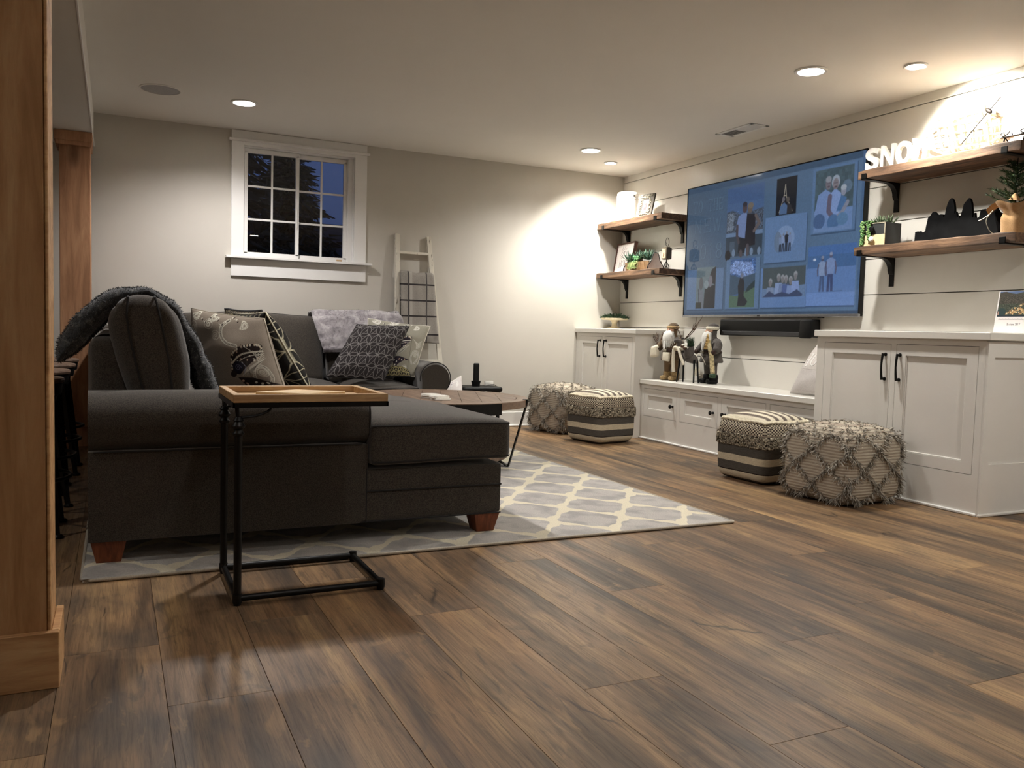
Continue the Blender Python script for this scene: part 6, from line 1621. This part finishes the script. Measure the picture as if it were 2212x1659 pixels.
# --- upper right shelf: letters, snowshoe, artwork
ZR = 1.9700
M_letter = plain('white_letter_paint', rgb(242, 240, 234), 0.4)
fc = {}
def letter_obj(ch, y, h, w_, lab, slant=0):
    cu = bpy.data.curves.new('letter', 'FONT'); cu.body = ch; cu.size = 1.0; cu.extrude = 0.11; cu.offset = 0.035; cu.bevel_depth = 0.0
    o0 = bpy.data.objects.new('tmp', cu); C.objects.link(o0); dg = bpy.context.evaluated_depsgraph_get(); dg.update()
    me = bpy.data.meshes.new_from_object(o0.evaluated_get(dg)); C.objects.unlink(o0); bpy.data.objects.remove(o0)
    b = B(); b.from_mesh(me); bpy.data.meshes.remove(me)
    xs = [v.co.x for v in b.verts]; ys_ = [v.co.y for v in b.verts]; sx_ = w_/(max(xs)-min(xs)); sy_ = h/(max(ys_)-min(ys_))
    for v in b.verts: x, yy, z = v.co; v.co = Vector((z*0.11, -(x-(min(xs)+max(xs))/2)*sx_, (yy-min(ys_))*sy_))
    # slab feet
    o_ = obj('letter_'+ch.lower(), b, M_letter); o_.location = (4.325, y, ZR); o_.name = 'letter'
    tag(o_, lab, 'letter', 'white wooden letters'); return o_
for ch, y, w_, lab in (('S', 3.885, 0.105, 'white wooden letter S at the near left end of the upper right shelf'), ('N', 3.770, 0.10, 'white wooden letter N, second in the row of letters'), ('O', 3.655, 0.11, 'white wooden letter O, third in the row of letters'), ('W', 3.528, 0.13, 'white wooden letter W, last in the row beside the snowshoe')):
    letter_obj(ch, y, 0.142, w_, lab)
t = thing('snowshoe', 'old white laced snowshoe leaning on the wall behind the white letters', 'snowshoe', (4.50, 3.36, ZR))
M_ash = plain('whitewashed_ash', rgb(226, 218, 198), .5); M_lace = plain('rawhide_lacing', rgb(236, 228, 206), .6)
def shoe_out(a):   # teardrop outline in local (y,z), long axis along -y
    y = 0.285*math.cos(a); wv_ = 0.135*(1 if y > 0 else 1)
    z = 0.170+0.15*math.sin(a)*(0.62+0.38*(y/0.285)*0.55+0.25*(1-abs(y/0.285)))
    return y, z
outl = [shoe_out(2*PI*i/72) for i in range(72)]
b = B(); tube(b, [(-0.10*z/0.32+0.045, y, z) for y, z in outl], 0.009, 8, closed=True); obj('bent_frame', b, M_ash, t, smooth='all')
def inside(y, z):
    ins = False; n_ = len(outl)
    for i in range(n_):
        (y0, z0), (y1, z1) = outl[i], outl[(i+1) % n_]
        if (z0 > z) != (z1 > z) and y < (y1-y0)*(z-z0)/(z1-z0)+y0: ins = not ins
    return ins
def lace_lines(b, dy, dz, step, r_=0.0042):
    L_ = math.hypot(dy, dz); dy, dz = dy/L_, dz/L_; ny, nz = -dz, dy
    for k in range(-20, 21):
        cy0, cz0 = ny*k*step, 0.17+nz*k*step; run = []
        for m in range(-60, 61):
            y, z = cy0+dy*m*0.008, cz0+dz*m*0.008
            if inside(y, z): run.append((y, z))
        if len(run) > 3: tube(b, [(-0.10*run[0][1]/0.32+0.045, run[0][0], run[0][1]), (-0.10*run[-1][1]/0.32+0.045, run[-1][0], run[-1][1])], r_, 6)
b = B(); lace_lines(b, 1, 0.05, 0.043, 0.0075); lace_lines(b, 0.1, 1, 0.047, 0.0075); obj('lacing', b, M_lace, t, smooth='all')
b = B(); bar(b, (0.02, 0.11, 0.06), (-0.05, 0.11, 0.295), 0.022, 0.012); obj('cross_bar', b, M_ash, t)
b = B(); bar(b, (0.02, -0.12, 0.06), (-0.05, -0.12, 0.285), 0.022, 0.012); obj('cross_bar', b, M_ash, t)
b = B(); tube(b, [(-0.075, -0.235, 0.295), (-0.035, 0.02, 0.09)], 0.003, 6); ellipsoid(b, (-0.07, -0.165, 0.235), (0.008, 0.026, 0.013), 8, Matrix.Rotation(math.radians(38), 4, 'X')); obj('leather_thong', b, M_iron, t, smooth=True)

t = thing('art_canvas', 'small painted canvas with red and blue brushwork on a wire easel beside the snowshoe', 'painting', (4.38, 2.985, ZR), (0, math.radians(10), 0))
cv = Canvas(80, 90, c3(238, 232, 222), .85); r = random.Random(6)
for i in range(26):
    u, v = r.random(), 0.35+0.6*r.random(); col = ((206, 92, 96), (226, 168, 140), (214, 178, 132), (190, 70, 88))[i % 4]
    cv.line([(u, v), (u+.1*r.uniform(-1, 1), v-.25*r.random())], .02+.03*r.random(), c3(*col), .75)
for i in range(22):
    u, v = r.random(), 0.6*r.random(); col = ((96, 132, 196), (170, 206, 226), (72, 96, 170), (236, 236, 240))[i % 4]
    cv.line([(u, v), (u+.14*r.uniform(-1, 1), v+.12*r.uniform(-1, 1))], .02+.03*r.random(), c3(*col), .8)
painted('painted_face', cv, lambda U, V: (-0.0085+0*U, 0.10-U*0.20, 0.055+V*0.235), M_print, t)
b = B(); box(b, -0.008, 0.008, -0.10, 0.10, 0.055, 0.290, 0.001); obj('stretcher', b, M_pale, t)
b = B()
for y in (0.062, -0.05): tube(b, catmull([(-0.012, y+0.02, 0.082), (-0.034, y+0.018, 0.064), (-0.036, y, 0.050), (-0.030, y-0.018, 0.060), (-0.016, y-0.020, 0.082)], 5), 0.0035, 6); tube(b, [(-0.02, y, 0.05), (0.0, y+0.02, 0.002)], 0.004, 6); tube(b, [(-0.02, y, 0.05), (0.055, y, 0.012)], 0.0035, 6)
tube(b, [(-0.02, 0.085, 0.050), (-0.02, -0.09, 0.050)], 0.004, 6)
obj('wire_easel', b, M_iron, t, smooth='all')

# --- lower right shelf: drawer planter, skyline, small tree
ZQ = 1.4945
t = thing('drawer_planter', 'old drawer planter, cream below and black above, with trailing succulents by the television', 'planter', (4.365, 3.825, ZQ), (0, 0, math.radians(4)))
def spk(name_, c_): return plain(name_, c_, .6, var=.12, vscale=30)
b = B()
for q in ((-0.075, -0.067, -0.083, 0.083), (0.067, 0.075, -0.083, 0.083), (-0.067, 0.067, -0.083, -0.075), (-0.067, 0.067, 0.075, 0.083)): box(b, *q, 0.0, 0.142, 0.001)
box(b, -0.067, 0.067, -0.075, 0.075, 0, 0.008); obj('box', b, spk('charcoal_box_paint', rgb(44, 46, 45)), t)
b = B(); box(b, -0.079, -0.0745, -0.083, 0.083, 0.0, 0.068, 0.001); obj('drawer_front', b, spk('cream_drawer_paint', rgb(222, 204, 160)), t, label='cream painted drawer front')
b = B()
for q in ((-0.083, -0.077, 0.07, 0.142), (0.077, 0.083, 0.07, 0.142), (-0.083, 0.083, 0.136, 0.142)): box(b, -0.078, -0.0745, *q)
obj('upper_edge', b, spk('worn_edge_paint', rgb(170, 162, 140)), t)
for z, m_ in ((0.040, M_marble), (0.104, M_blackpl)):
    b = B(); lathe(b, [(0.006, 0), (0.006, 0.008), (0.015, 0.014), (0.017, 0.021), (0.012, 0.028), (0, 0.030)], n=20, M=Matrix.Translation((-0.078, 0.0, z)) @ Matrix.Rotation(-PI/2, 4, 'Y')); obj('knob', b, m_, t, smooth=True)
b = B(); box(b, -0.067, 0.067, -0.075, 0.075, 0.11, 0.128); obj('soil', b, M_moss, t)
b = B()
for (x, y, sd) in ((0.01, -0.045, 1), (-0.01, -0.005, 2), (0.02, 0.03, 3)): succulent(b, (x, y, 0.128), 0.085, 18, sd, wid=0.26, up=1.25)
obj('finger_succulents', b, greenmat('grey_green_fingers', rgb(60, 74, 56), rgb(96, 110, 84), rgb(138, 148, 116)), t, smooth='all')
b = B(); r = random.Random(9)
for (y0, x0, L_, m) in ((0.078, -0.085, 0.17, 30), (0.070, -0.09, 0.15, 26), (0.022, -0.088, 0.115, 24), (0.030, -0.086, 0.10, 20), (0.090, -0.07, 0.14, 24), (0.05, -0.05, 0.02, 12), (0.06, -0.06, 0.03, 14)):
    for k in range(m):
        z = 0.150-L_*k/m; q = Vector((x0+r.uniform(-.005, .005), y0+r.uniform(-.006, .006), max(z, 0.006)))
        for _ in range(5):
            d = Vector((r.uniform(-1, .4), r.uniform(-1, 1), r.uniform(-.5, .6))); 
            if d.length < .1: continue
            ellipsoid(b, q+d.normalized()*0.006, (0.0052, 0.0052, 0.0042), 4)
for i in range(90): ellipsoid(b, (r.uniform(-.085, -.02), r.uniform(.01, .09), 0.138+r.uniform(0, .018)), (0.006, 0.006, 0.005), 4)
obj('trailing_stems', b, M_bright, t, smooth='all', kind='stuff')

t = thing('skyline_cutout', 'black cutout of a city skyline standing on the lower right shelf', 'ornament', (4.40, 3.31, ZQ))
sky = [(3.603, 0.0), (3.600, 0.072), (3.583, 0.074), (3.580, 0.062), (3.567, 0.074), (3.558, 0.064), (3.540, 0.066), (3.530, 0.072), (3.526, 0.10), (3.516, 0.148), (3.500, 0.160), (3.488, 0.178), (3.474, 0.180), (3.462, 0.168), (3.452, 0.157), (3.432, 0.160), (3.418, 0.158), (3.412, 0.140), (3.404, 0.152), (3.398, 0.190), (3.390, 0.218), (3.380, 0.236), (3.368, 0.246), (3.358, 0.236), (3.350, 0.218), (3.344, 0.185), (3.341, 0.15), (3.334, 0.166), (3.328, 0.15), (3.322, 0.128), (3.314, 0.140), (3.306, 0.120), (3.298, 0.150), (3.292, 0.170), (3.286, 0.200), (3.272, 0.216), (3.262, 0.226), (3.255, 0.232), (3.247, 0.224), (3.238, 0.200), (3.232, 0.160), (3.228, 0.120), (3.222, 0.118), (3.215, 0.145), (3.210, 0.118), (3.198, 0.112), (3.186, 0.118), (3.180, 0.150), (3.170, 0.158), (3.150, 0.158), (3.140, 0.150), (3.136, 0.118), (3.124, 0.122), (3.120, 0.160), (3.100, 0.168), (3.080, 0.150), (3.070, 0.132), (3.050, 0.122), (3.040, 0.10), (3.026, 0.08), (3.023, 0.0)]
b = B(); prism(b, [(p[0]-3.31, p[1]) for p in sky], 'x', -0.009, 0.009); obj('silhouette', b, plain('weathered_black_paint', rgb(12, 12, 13), .9, spec=.08, var=.4, vscale=20), t)
b = B(); box(b, -0.03, 0.03, -0.27, 0.28, -0.001, 0.004); obj('foot_strip', b, M_blackpl, t)

t = thing('potted_pine', 'small artificial pine tree wrapped in kraft burlap on the lower right shelf', 'potted plant', (4.37, 2.965, ZQ))
b = B()
def burf(i, j):
    a = 2*PI*i; z = 0.165*j; r0 = 0.062+0.012*math.sin(a*5+j*2)*(0.4+j)*0.5+(0.022*smoothstep(.75, 1, j))-(0.014*smoothstep(.45, .68, j)*(1-smoothstep(.7, .85, j)))
    return (r0*math.cos(a), r0*math.sin(a)*1.05, z+0.012*math.sin(a*3)*j)
vs = grid_surface(b, burf, 48, 14); bmesh.ops.remove_doubles(b, verts=b.verts[:], dist=1e-5); box(b, -0.04, 0.04, -0.04, 0.04, 0.0, 0.10, 0.01); obj('burlap_wrap', b, M_burlap, t, smooth='all')
b = B(); P0 = Vector((-0.02, 0.04, 0.150))
grid_surface(b, lambda i, j: (-0.045+0.06*j, 0.03+0.105*i, 0.150+0.022*math.sin(i*2.6)+0.012*math.cos(j*6)-0.035*i*i), 12, 8)
grid_surface(b, lambda i, j: (-0.05+0.05*j, -0.04+0.05*i, 0.17+0.04*math.sin(i*PI)*math.sin(j*PI)+0.01*i), 10, 8); obj('burlap_bow', b, M_burlap, t, smooth='all')
b = B(); tube(b, catmull([(-0.03, 0.12, 0.118), (-0.04, 0.15, 0.095), (-0.045, 0.175, 0.085)], 5), 0.003, 6); tube(b, catmull([(-0.07, 0.075, 0.13), (-0.085, 0.10, 0.08), (-0.08, 0.088, 0.03), (-0.07, 0.07, 0.005)], 6), 0.002, 6); obj('wire_ribbon', b, M_orn, t)
b = B(); cyl(b, (0, 0, 0.1), (0, 0, 0.405), 0.006, 0.002, 8); obj('stem', b, M_iron, t)
b = B(); r = random.Random(31)
for i in range(46):
    z = 0.155+0.235*(i/45)**0.95; a = i*2.4; L_ = (0.135*(1-(z-0.15)/0.28)+0.025)*r.uniform(.8, 1.1); el = r.uniform(.25, .6)
    d = Vector((math.cos(a)*math.cos(el), math.sin(a)*math.cos(el), math.sin(el))); p = Vector((0, 0, z-0.02))
    for k in range(26):
        q = p+d*L_*(k+1)/26
        for _ in range(4):
            dd = d*0.9+Vector((r.uniform(-1, 1), r.uniform(-1, 1), r.uniform(-.8, .8)))*0.75
            if q.z+dd.z*0.02 < 0.402: blade(b, q, dd, r.uniform(.014, .024), 0.0032, seg=1)
obj('needles', b, greenmat('pine_needles', rgb(26, 44, 30), rgb(48, 72, 44), rgb(92, 108, 66)), t, kind='stuff')

# --- calendar on the right counter
t = thing('desk_calendar', 'standing white calendar with a coastal town photograph reading "Europe 2017" at the right edge', 'calendar', (4.35, 2.935, 0.9605), (0, math.radians(8), math.radians(-4)))
cv = Canvas(230, 260, c3(232, 226, 224), .86)
cv.rect(.04, .42, 1, 1, c3(66, 72, 60)); cv.poly([(.04, 1), (.04, .96), (.16, .98), (.22, .99), (.40, .95), (.55, .93), (.75, .97), (1, .94), (1, 1)], c3(92, 110, 148)); cv.poly([(.04, .95), (.14, .985), (.25, .985), (.42, .93), (.60, .92), (1, .93), (1, .7), (.04, .7)], c3(70, 66, 58)); cv.speck(.04, .55, 1, .9, .35, 3, 5)
r = random.Random(3)
for i in range(150):
    u, v = .30+.68*r.random(), .43+.30*r.random()*(.55+.45*r.random())
    if v-.43 > (u-.2)*.45: continue
    w_ = .02+.03*r.random(); cv.rect(u, v, u+w_, v+w_*.8, c3(*((214, 184, 132), (198, 150, 100), (226, 206, 164), (120, 96, 72))[i % 4]))
cv.ell(.17, .50, .14, .09, c3(40, 62, 62)); cv.rect(.05, .43, .09, .52, c3(176, 138, 128)); cv.rect(.04, .385, 1, .42, c3(28, 46, 56))
scribble(cv, .10, .315, .78, .035, c3(92, 86, 86), .0055, 22, 5)
word(cv, 'E', .40, .18, .035, .05, c3(70, 64, 64), .008, .008); 
cv.line([(.455, .21), (.455, .185), (.48, .182), (.48, .21), (.48, .18)], .006, c3(70, 64, 64)); cv.line([(.495, .18), (.495, .21), (.51, .213)], .006, c3(70, 64, 64)); cv.ell(.53, .195, .012, .014, c3(70, 64, 64), ring=.006); cv.line([(.555, .165), (.555, .21)], .006, c3(70, 64, 64)); cv.ell(.567, .195, .010, .014, c3(70, 64, 64), ring=.006); cv.ell(.60, .195, .011, .014, c3(70, 64, 64), ring=.006); cv.line([(.59, .195), (.61, .195)], .005, c3(70, 64, 64))
word(cv, '201', .65, .18, .10, .05, c3(70, 64, 64), .007, .007, .3); cv.line([(.765, .23), (.795, .23), (.775, .18)], .007, c3(70, 64, 64))
painted('calendar_page', cv, lambda U, V: (-0.0085+0*U, 0.095-U*0.19, 0.003+V*0.226), M_print, t)
b = B(); box(b, -0.008, 0.004, -0.095, 0.095, 0.0, 0.231, 0.001); obj('block', b, M_white, t)

# --- pillow on the bench
cv = Canvas(170, 170, c3(206, 200, 194)); cv.rect(0, .50, 1, 1, c3(214, 206, 200)); cv.line([(0, .44), (1, .40)], .006, c3(150, 142, 136)); cv.rect(0, 0, 1, .42, c3(196, 190, 186)); cv.speck(0, 0, 1, 1, .02, 1, 3)
def shaded_word(txt, u, v, w_, h_): word(cv, txt, u+.006, v-.008, w_, h_, c3(140, 132, 126), .036, .022, .2); word(cv, txt, u, v, w_, h_, c3(240, 238, 234), .030, .016, .2)  # darker offset copy paints the shade beside the raised letters
shaded_word('HOME', .04, .50, .92, .24)
t, rim = pillow('light grey pillow with raised white lettering on the bench beside the right cabinet', (4.42, 4.36, 0.868), (4.42, 4.05, 0.868), (4.27, 4.05, 0.520), (4.25, 4.43, 0.520), 0.15, cv, M_pfab, pinch=0.02, nback=(-1, 0, 0.2))

# ================================================================== winter figures on the bench
BZ = 0.5155
M_beard = fabric('white_beard_wool', rgb(222, 220, 214), 0.12, 120, bump=.9); M_brown = fabric('brown_coat', rgb(92, 76, 58), .3, 200); M_greyw = fabric('grey_wool', rgb(92, 86, 82), .3, 200); M_face = plain('figure_face', rgb(206, 160, 132), .6)
M_tan = fabric('tan_fur_trim', rgb(164, 138, 98), .35, 120, bump=.9); M_cream = fabric('cream_wool', rgb(226, 218, 198), .12, 200, bump=.6); M_dk = fabric('dark_brown_mitten', rgb(58, 42, 38), .2, 200); M_khaki = fabric('khaki_trousers', rgb(108, 86, 62), .2, 300); M_twig = plain('twig_bark', rgb(92, 68, 54), .8, var=.3)
def twigs(b, base, n_, L_, spread, seed, r0=0.0035, dirv=(0, 0, 1)):
    r = random.Random(seed)
    for i in range(n_):
        p = Vector(base); d = (Vector(dirv)+Vector((r.uniform(-1, 1), r.uniform(-1, 1), r.uniform(-.3, .3)))*spread).normalized(); pts = [p.copy()]
        for k in range(5):
            d = (d+Vector((r.uniform(-1, 1), r.uniform(-1, 1), r.uniform(-.5, 1)))*0.25).normalized(); p = p+d*L_/5*r.uniform(.8, 1.2); pts.append(p.copy())
            if k in (1, 2, 3):
                e = (d+Vector((r.uniform(-1, 1), r.uniform(-1, 1), r.uniform(0, 1)))*0.7).normalized(); tube(b, [p.copy(), p+e*L_*.14, p+e*L_*.26+Vector((0, 0, .01))], [r0*.6, r0*.45, r0*.25], 5)
        tube(b, pts, [r0*(1-.75*k/5) for k in range(6)], 6)
def winter_man(loc, rz, label, coat, trousers, boots, hat, seed, s_=1.0, lean=0.0):
    """bearded doll: local -x is the way it faces"""
    t = thing('winter_figure', label, 'figurine', loc, (0, 0, rz), group='bearded winter figures'); t.scale = (1.10, 1.16, 0.98)
    P_ = [(0, 0, .215, .052), (0, 0, .285, .064), (0, 0, .345, .056), (0, 0, .385, .026), (0, 0, .425, .040), (0, 0, .455, .030),
          (-.005, .036, .16, .032), (-.002, .040, .09, .026), (0, .042, .035, .024), (-.03, .044, .018, .018),
          (-.005, -.036, .16, .032), (-.002, -.040, .09, .026), (0, -.042, .035, .024), (-.03, -.044, .018, .018),
          (-.005, .070, .335, .028), (-.025, .100, .285, .024), (-.055, .110, .262, .017),
          (-.005, -.070, .335, .028), (-.025, -.100, .285, .024), (-.055, -.105, .265, .017)]
    E_ = [(0, 1), (1, 2), (2, 3), (3, 4), (4, 5), (0, 6), (6, 7), (7, 8), (8, 9), (0, 10), (10, 11), (11, 12), (12, 13), (2, 14), (14, 15), (15, 16), (2, 17), (17, 18), (18, 19)]
    skin_mesh('body', P_, E_, t, trousers, 2)
    b = B()
    lathe(b, [(.088, .175), (.094, .185), (.086, .22), (.075, .262), (.074, .30), (.070, .34), (.045, .378), (.02, .39)], n=28, sx=.86, sy=1.0)
    for sg in (-1, 1): tube(b, [(-.002, sg*.055, .352), (-.01, sg*.088, .318), (-.03, sg*.108, .282), (-.045, sg*.112, .272)], [.034, .034, .030, .028], 12)
    obj('coat', b, coat, t, smooth='all')
    b = B(); lathe(b, [(.078, .252), (.081, .255), (.081, .268), (.078, .271)], n=28, sx=.88, sy=1.02); obj('belt', b, M_dk, t, smooth=True)
    b = B(); box(b, -.088, -.076, -.016, .016, .250, .273, .002); obj('buckle', b, M_orn, t)
    b = B(); r = random.Random(seed)
    for i in range(420):
        a = r.uniform(-1, 1); q = Vector((-.034-.012*math.cos(a*1.5), a*.040, .425-.030*r.random())); d = Vector((-.45+.25*abs(a), a*.35, -1)); blade(b, q+Vector((-.01*r.random(), 0, 0)), d, r.uniform(.06, .15)*(1-.35*abs(a)), .013, curl=Vector((.025, 0, 0)), seg=3, side=(0, 1, 0))
    ellipsoid(b, (-.046, 0, .365), (.034, .052, .072), 12); obj('beard', b, M_beard, t, smooth='all')
    b = B(); ellipsoid(b, (-.024, 0, .438), (.026, .030, .022), 12); ellipsoid(b, (-.052, 0, .432), (.009, .008, .008), 8); obj('face', b, M_face, t, smooth='all')
    b = B(); 
    for sg in (-1, 1): ellipsoid(b, (-.047, sg*.012, .444), (.003, .003, .003), 6)
    obj('eyes', b, M_blackpl, t, smooth='all')
    b = B(); lathe(b, [(.043, .446), (.048, .452), (.048, .466), (.043, .474)], n=24); 
    obj('hat_brim', b, M_tan if hat is M_brown else M_cream, t, smooth='all')
    b = B(); ellipsoid(b, (.006, 0, .464), (.043, .042, .038), 14); obj('hat', b, hat, t, smooth='all')
    for sg in (-1, 1):
        b = B(); ellipsoid(b, (-.058, sg*.108, .262), (.020, .017, .021), 10); ellipsoid(b, (-.062, sg*.090, .270), (.008, .009, .012), 8); obj('mitten', b, M_dk, t, smooth='all')
        b = B(); soft_box(b, -.062, .026, sg*.044-.026, sg*.044+.026, .0, .042, r=.018, n=8); lathe(b, [(.029, .03), (.032, .045), (.030, .07), (.026, .078)], (0.0, sg*.042, 0), 16); obj('boot', b, boots, t, smooth='all')
    return t
t = winter_man((4.30, 5.880, BZ), math.radians(8), 'bearded winter figure in a brown coat and fur hat holding a white pouch', M_brown, M_khaki, M_tan, M_brown, 1)
b = B(); box(b, -.090, -.070, -.035, .030, .170, .245, .006, 2, M=Matrix.Rotation(.08, 4, 'X')); obj('cream_apron', b, M_cream, t, smooth=True)
b = B(); soft_box(b, -.095, -.045, .088, .142, .200, .300, r=.02, n=10, fn=lambda X_, Y_, Z_, u, v, w: (X_, Y_*(1)+.012*v*(1-w)*.5, Z_+.006*math.sin(Y_*90))); obj('white_pouch', b, M_cream, t, smooth='all')
b = B(); twigs(b, (-.03, .118, .285), 9, .125, .45, 3); obj('twig_bundle', b, M_twig, t, smooth='all')
t = winter_man((4.395, 5.475, BZ), math.radians(-6), 'bearded winter figure in a grey coat and dark boots with a long scarf', M_greyw, M_greyw, M_blackpl, M_greyw, 2)
b = B(); tube(b, catmull([(-.062, -.045, .355), (-.072, -.080, .30), (-.066, -.100, .22), (-.060, -.112, .09)], 6), [.017]*19, 8); b2 = B()
obj('patterned_scarf', b, fabric('speckled_scarf', rgb(196, 180, 140), .5, 70), t, smooth='all')
b = B(); lathe(b, [(.020, 0), (.026, .01), (.022, .03), (.016, .035)], (-.060, -.112, .055), 12); obj('scarf_fringe', b, M_moss, t, smooth='all')
b = B()
for k in range(5): lathe(b, [(.030-.005*k, .0), (.013-.002*k, .030)], (-.075, -.055, .285+.022*k), 12)
lathe(b, [(.010, 0), (0, .035)], (-.075, -.055, .385), 10); obj('little_cream_tree', b, fabric('golden_bottlebrush', rgb(216, 182, 120), .35, 90, bump=.9), t, smooth='all')
b = B(); tube(b, catmull([(-.085, .075, .235), (-.095, .085, .19), (-.095, .070, .13), (-.090, .050, .10)], 6), .0022, 6); tube(b, catmull([(-.085, .075, .240), (-.100, .040, .225), (-.095, .010, .15), (-.09, .025, .11)], 6), .0022, 6); tube(b, catmull([(-.085, .080, .238), (-.10, .00, .24), (-.095, -.04, .20), (-.088, -.06, .16)], 6), .0022, 6); obj('cord', b, M_cream, t, smooth='all')
for (y, rz_) in ((.045, .2), (.02, -.15)):
    b = B(); soft_box(b, -.105, -.085, y-.014, y+.014, .070, .125, r=.008, n=6); box(b, -.108, -.08, y-.012, y+.004, .062, .068, .001); obj('tiny_skate', b, M_cream, t, smooth=True)
t = thing('reindeer_figure', 'grey fabric reindeer with twig antlers and a cream scarf between the two bearded figures', 'figurine', (4.235, 5.590, BZ), (0, 0, math.radians(10)))
P_ = [(0, .03, .195, .038), (0, -.05, .205, .046), (0, -.115, .18, .034), (-.01, .065, .27, .026), (-.015, .070, .335, .028), (-.035, .085, .345, .022), (-.06, .095, .335, .014)]
skin_mesh('body', P_, [(0, 1), (1, 2), (0, 3), (3, 4), (4, 5), (5, 6)], t, M_greyw, 2)
for (x, y, dx, dy) in ((-.018, .055, -.01, .02), (.02, .05, .01, .01), (-.018, -.10, -.01, -.01), (.02, -.095, .01, -.015)):
    b = B(); tube(b, [(x, y, .19), (x+dx*.5, y+dy*.5, .10), (x+dx, y+dy, .002)], [.010, .0065, .0065], 8); obj('leg', b, M_blackpl, t, smooth=True)
b = B(); twigs(b, (-.01, .055, .355), 2, .13, .35, 5, .0042, (0, .5, 1)); twigs(b, (-.01, .02, .355), 3, .24, .28, 8, .0045, (0, -1, .62)); obj('twig_antlers', b, M_twig, t, smooth='all')
b = B(); 
for s_ in (-1, 1): ellipsoid(b, (-.012, .07+s_*.030, .362), (.008, .018, .009), 8)
obj('ears', b, M_greyw, t, smooth='all')
b = B(); tube(b, catmull([(-.04, .045, .27), (-.045, .080, .285), (-.040, .105, .275), (-.040, .112, .20), (-.042, .105, .12), (-.042, .098, .085)], 5), .0135, 8); tube(b, catmull([(-.042, .075, .285), (-.05, .040, .26), (-.052, .010, .20), (-.052, -.018, .15)], 5), .0125, 8); lathe(b, [(.030, .255), (.036, .265), (.036, .285), (.030, .295)], (-.012, .068, 0), 16); obj('cream_scarf', b, M_cream, t, smooth='all')
b = B(); soft_box(b, -.055, .01, -.085, -.005, .20, .31, r=.03, n=8); obj('grey_pack', b, M_greyw, t, smooth='all')
b = B(); r = random.Random(2)
for i in range(240):
    blade(b, Vector((-.03+r.uniform(-.02, .02), -.065+r.uniform(-.02, .02), .30)), Vector((r.uniform(-.5, .3), r.uniform(-.5, .5), 1)), r.uniform(.03, .085), .004, seg=1)
obj('green_sprig', b, M_moss, t)
b = B()
for i in range(16): ellipsoid(b, (-.06+r.uniform(-.012, .01), -.035+r.uniform(-.022, .022), .305+r.uniform(-.018, .018)), (.0075, .0075, .0075), 6)
obj('white_berries', b, M_marble, t, smooth='all')
for (y, z) in ((-.005, .30), (-.03, .285)):
    b = B(); ellipsoid(b, (-.064, y, z), (.013, .013, .017), 8); obj('pine_cone', b, M_twig, t, smooth='all')
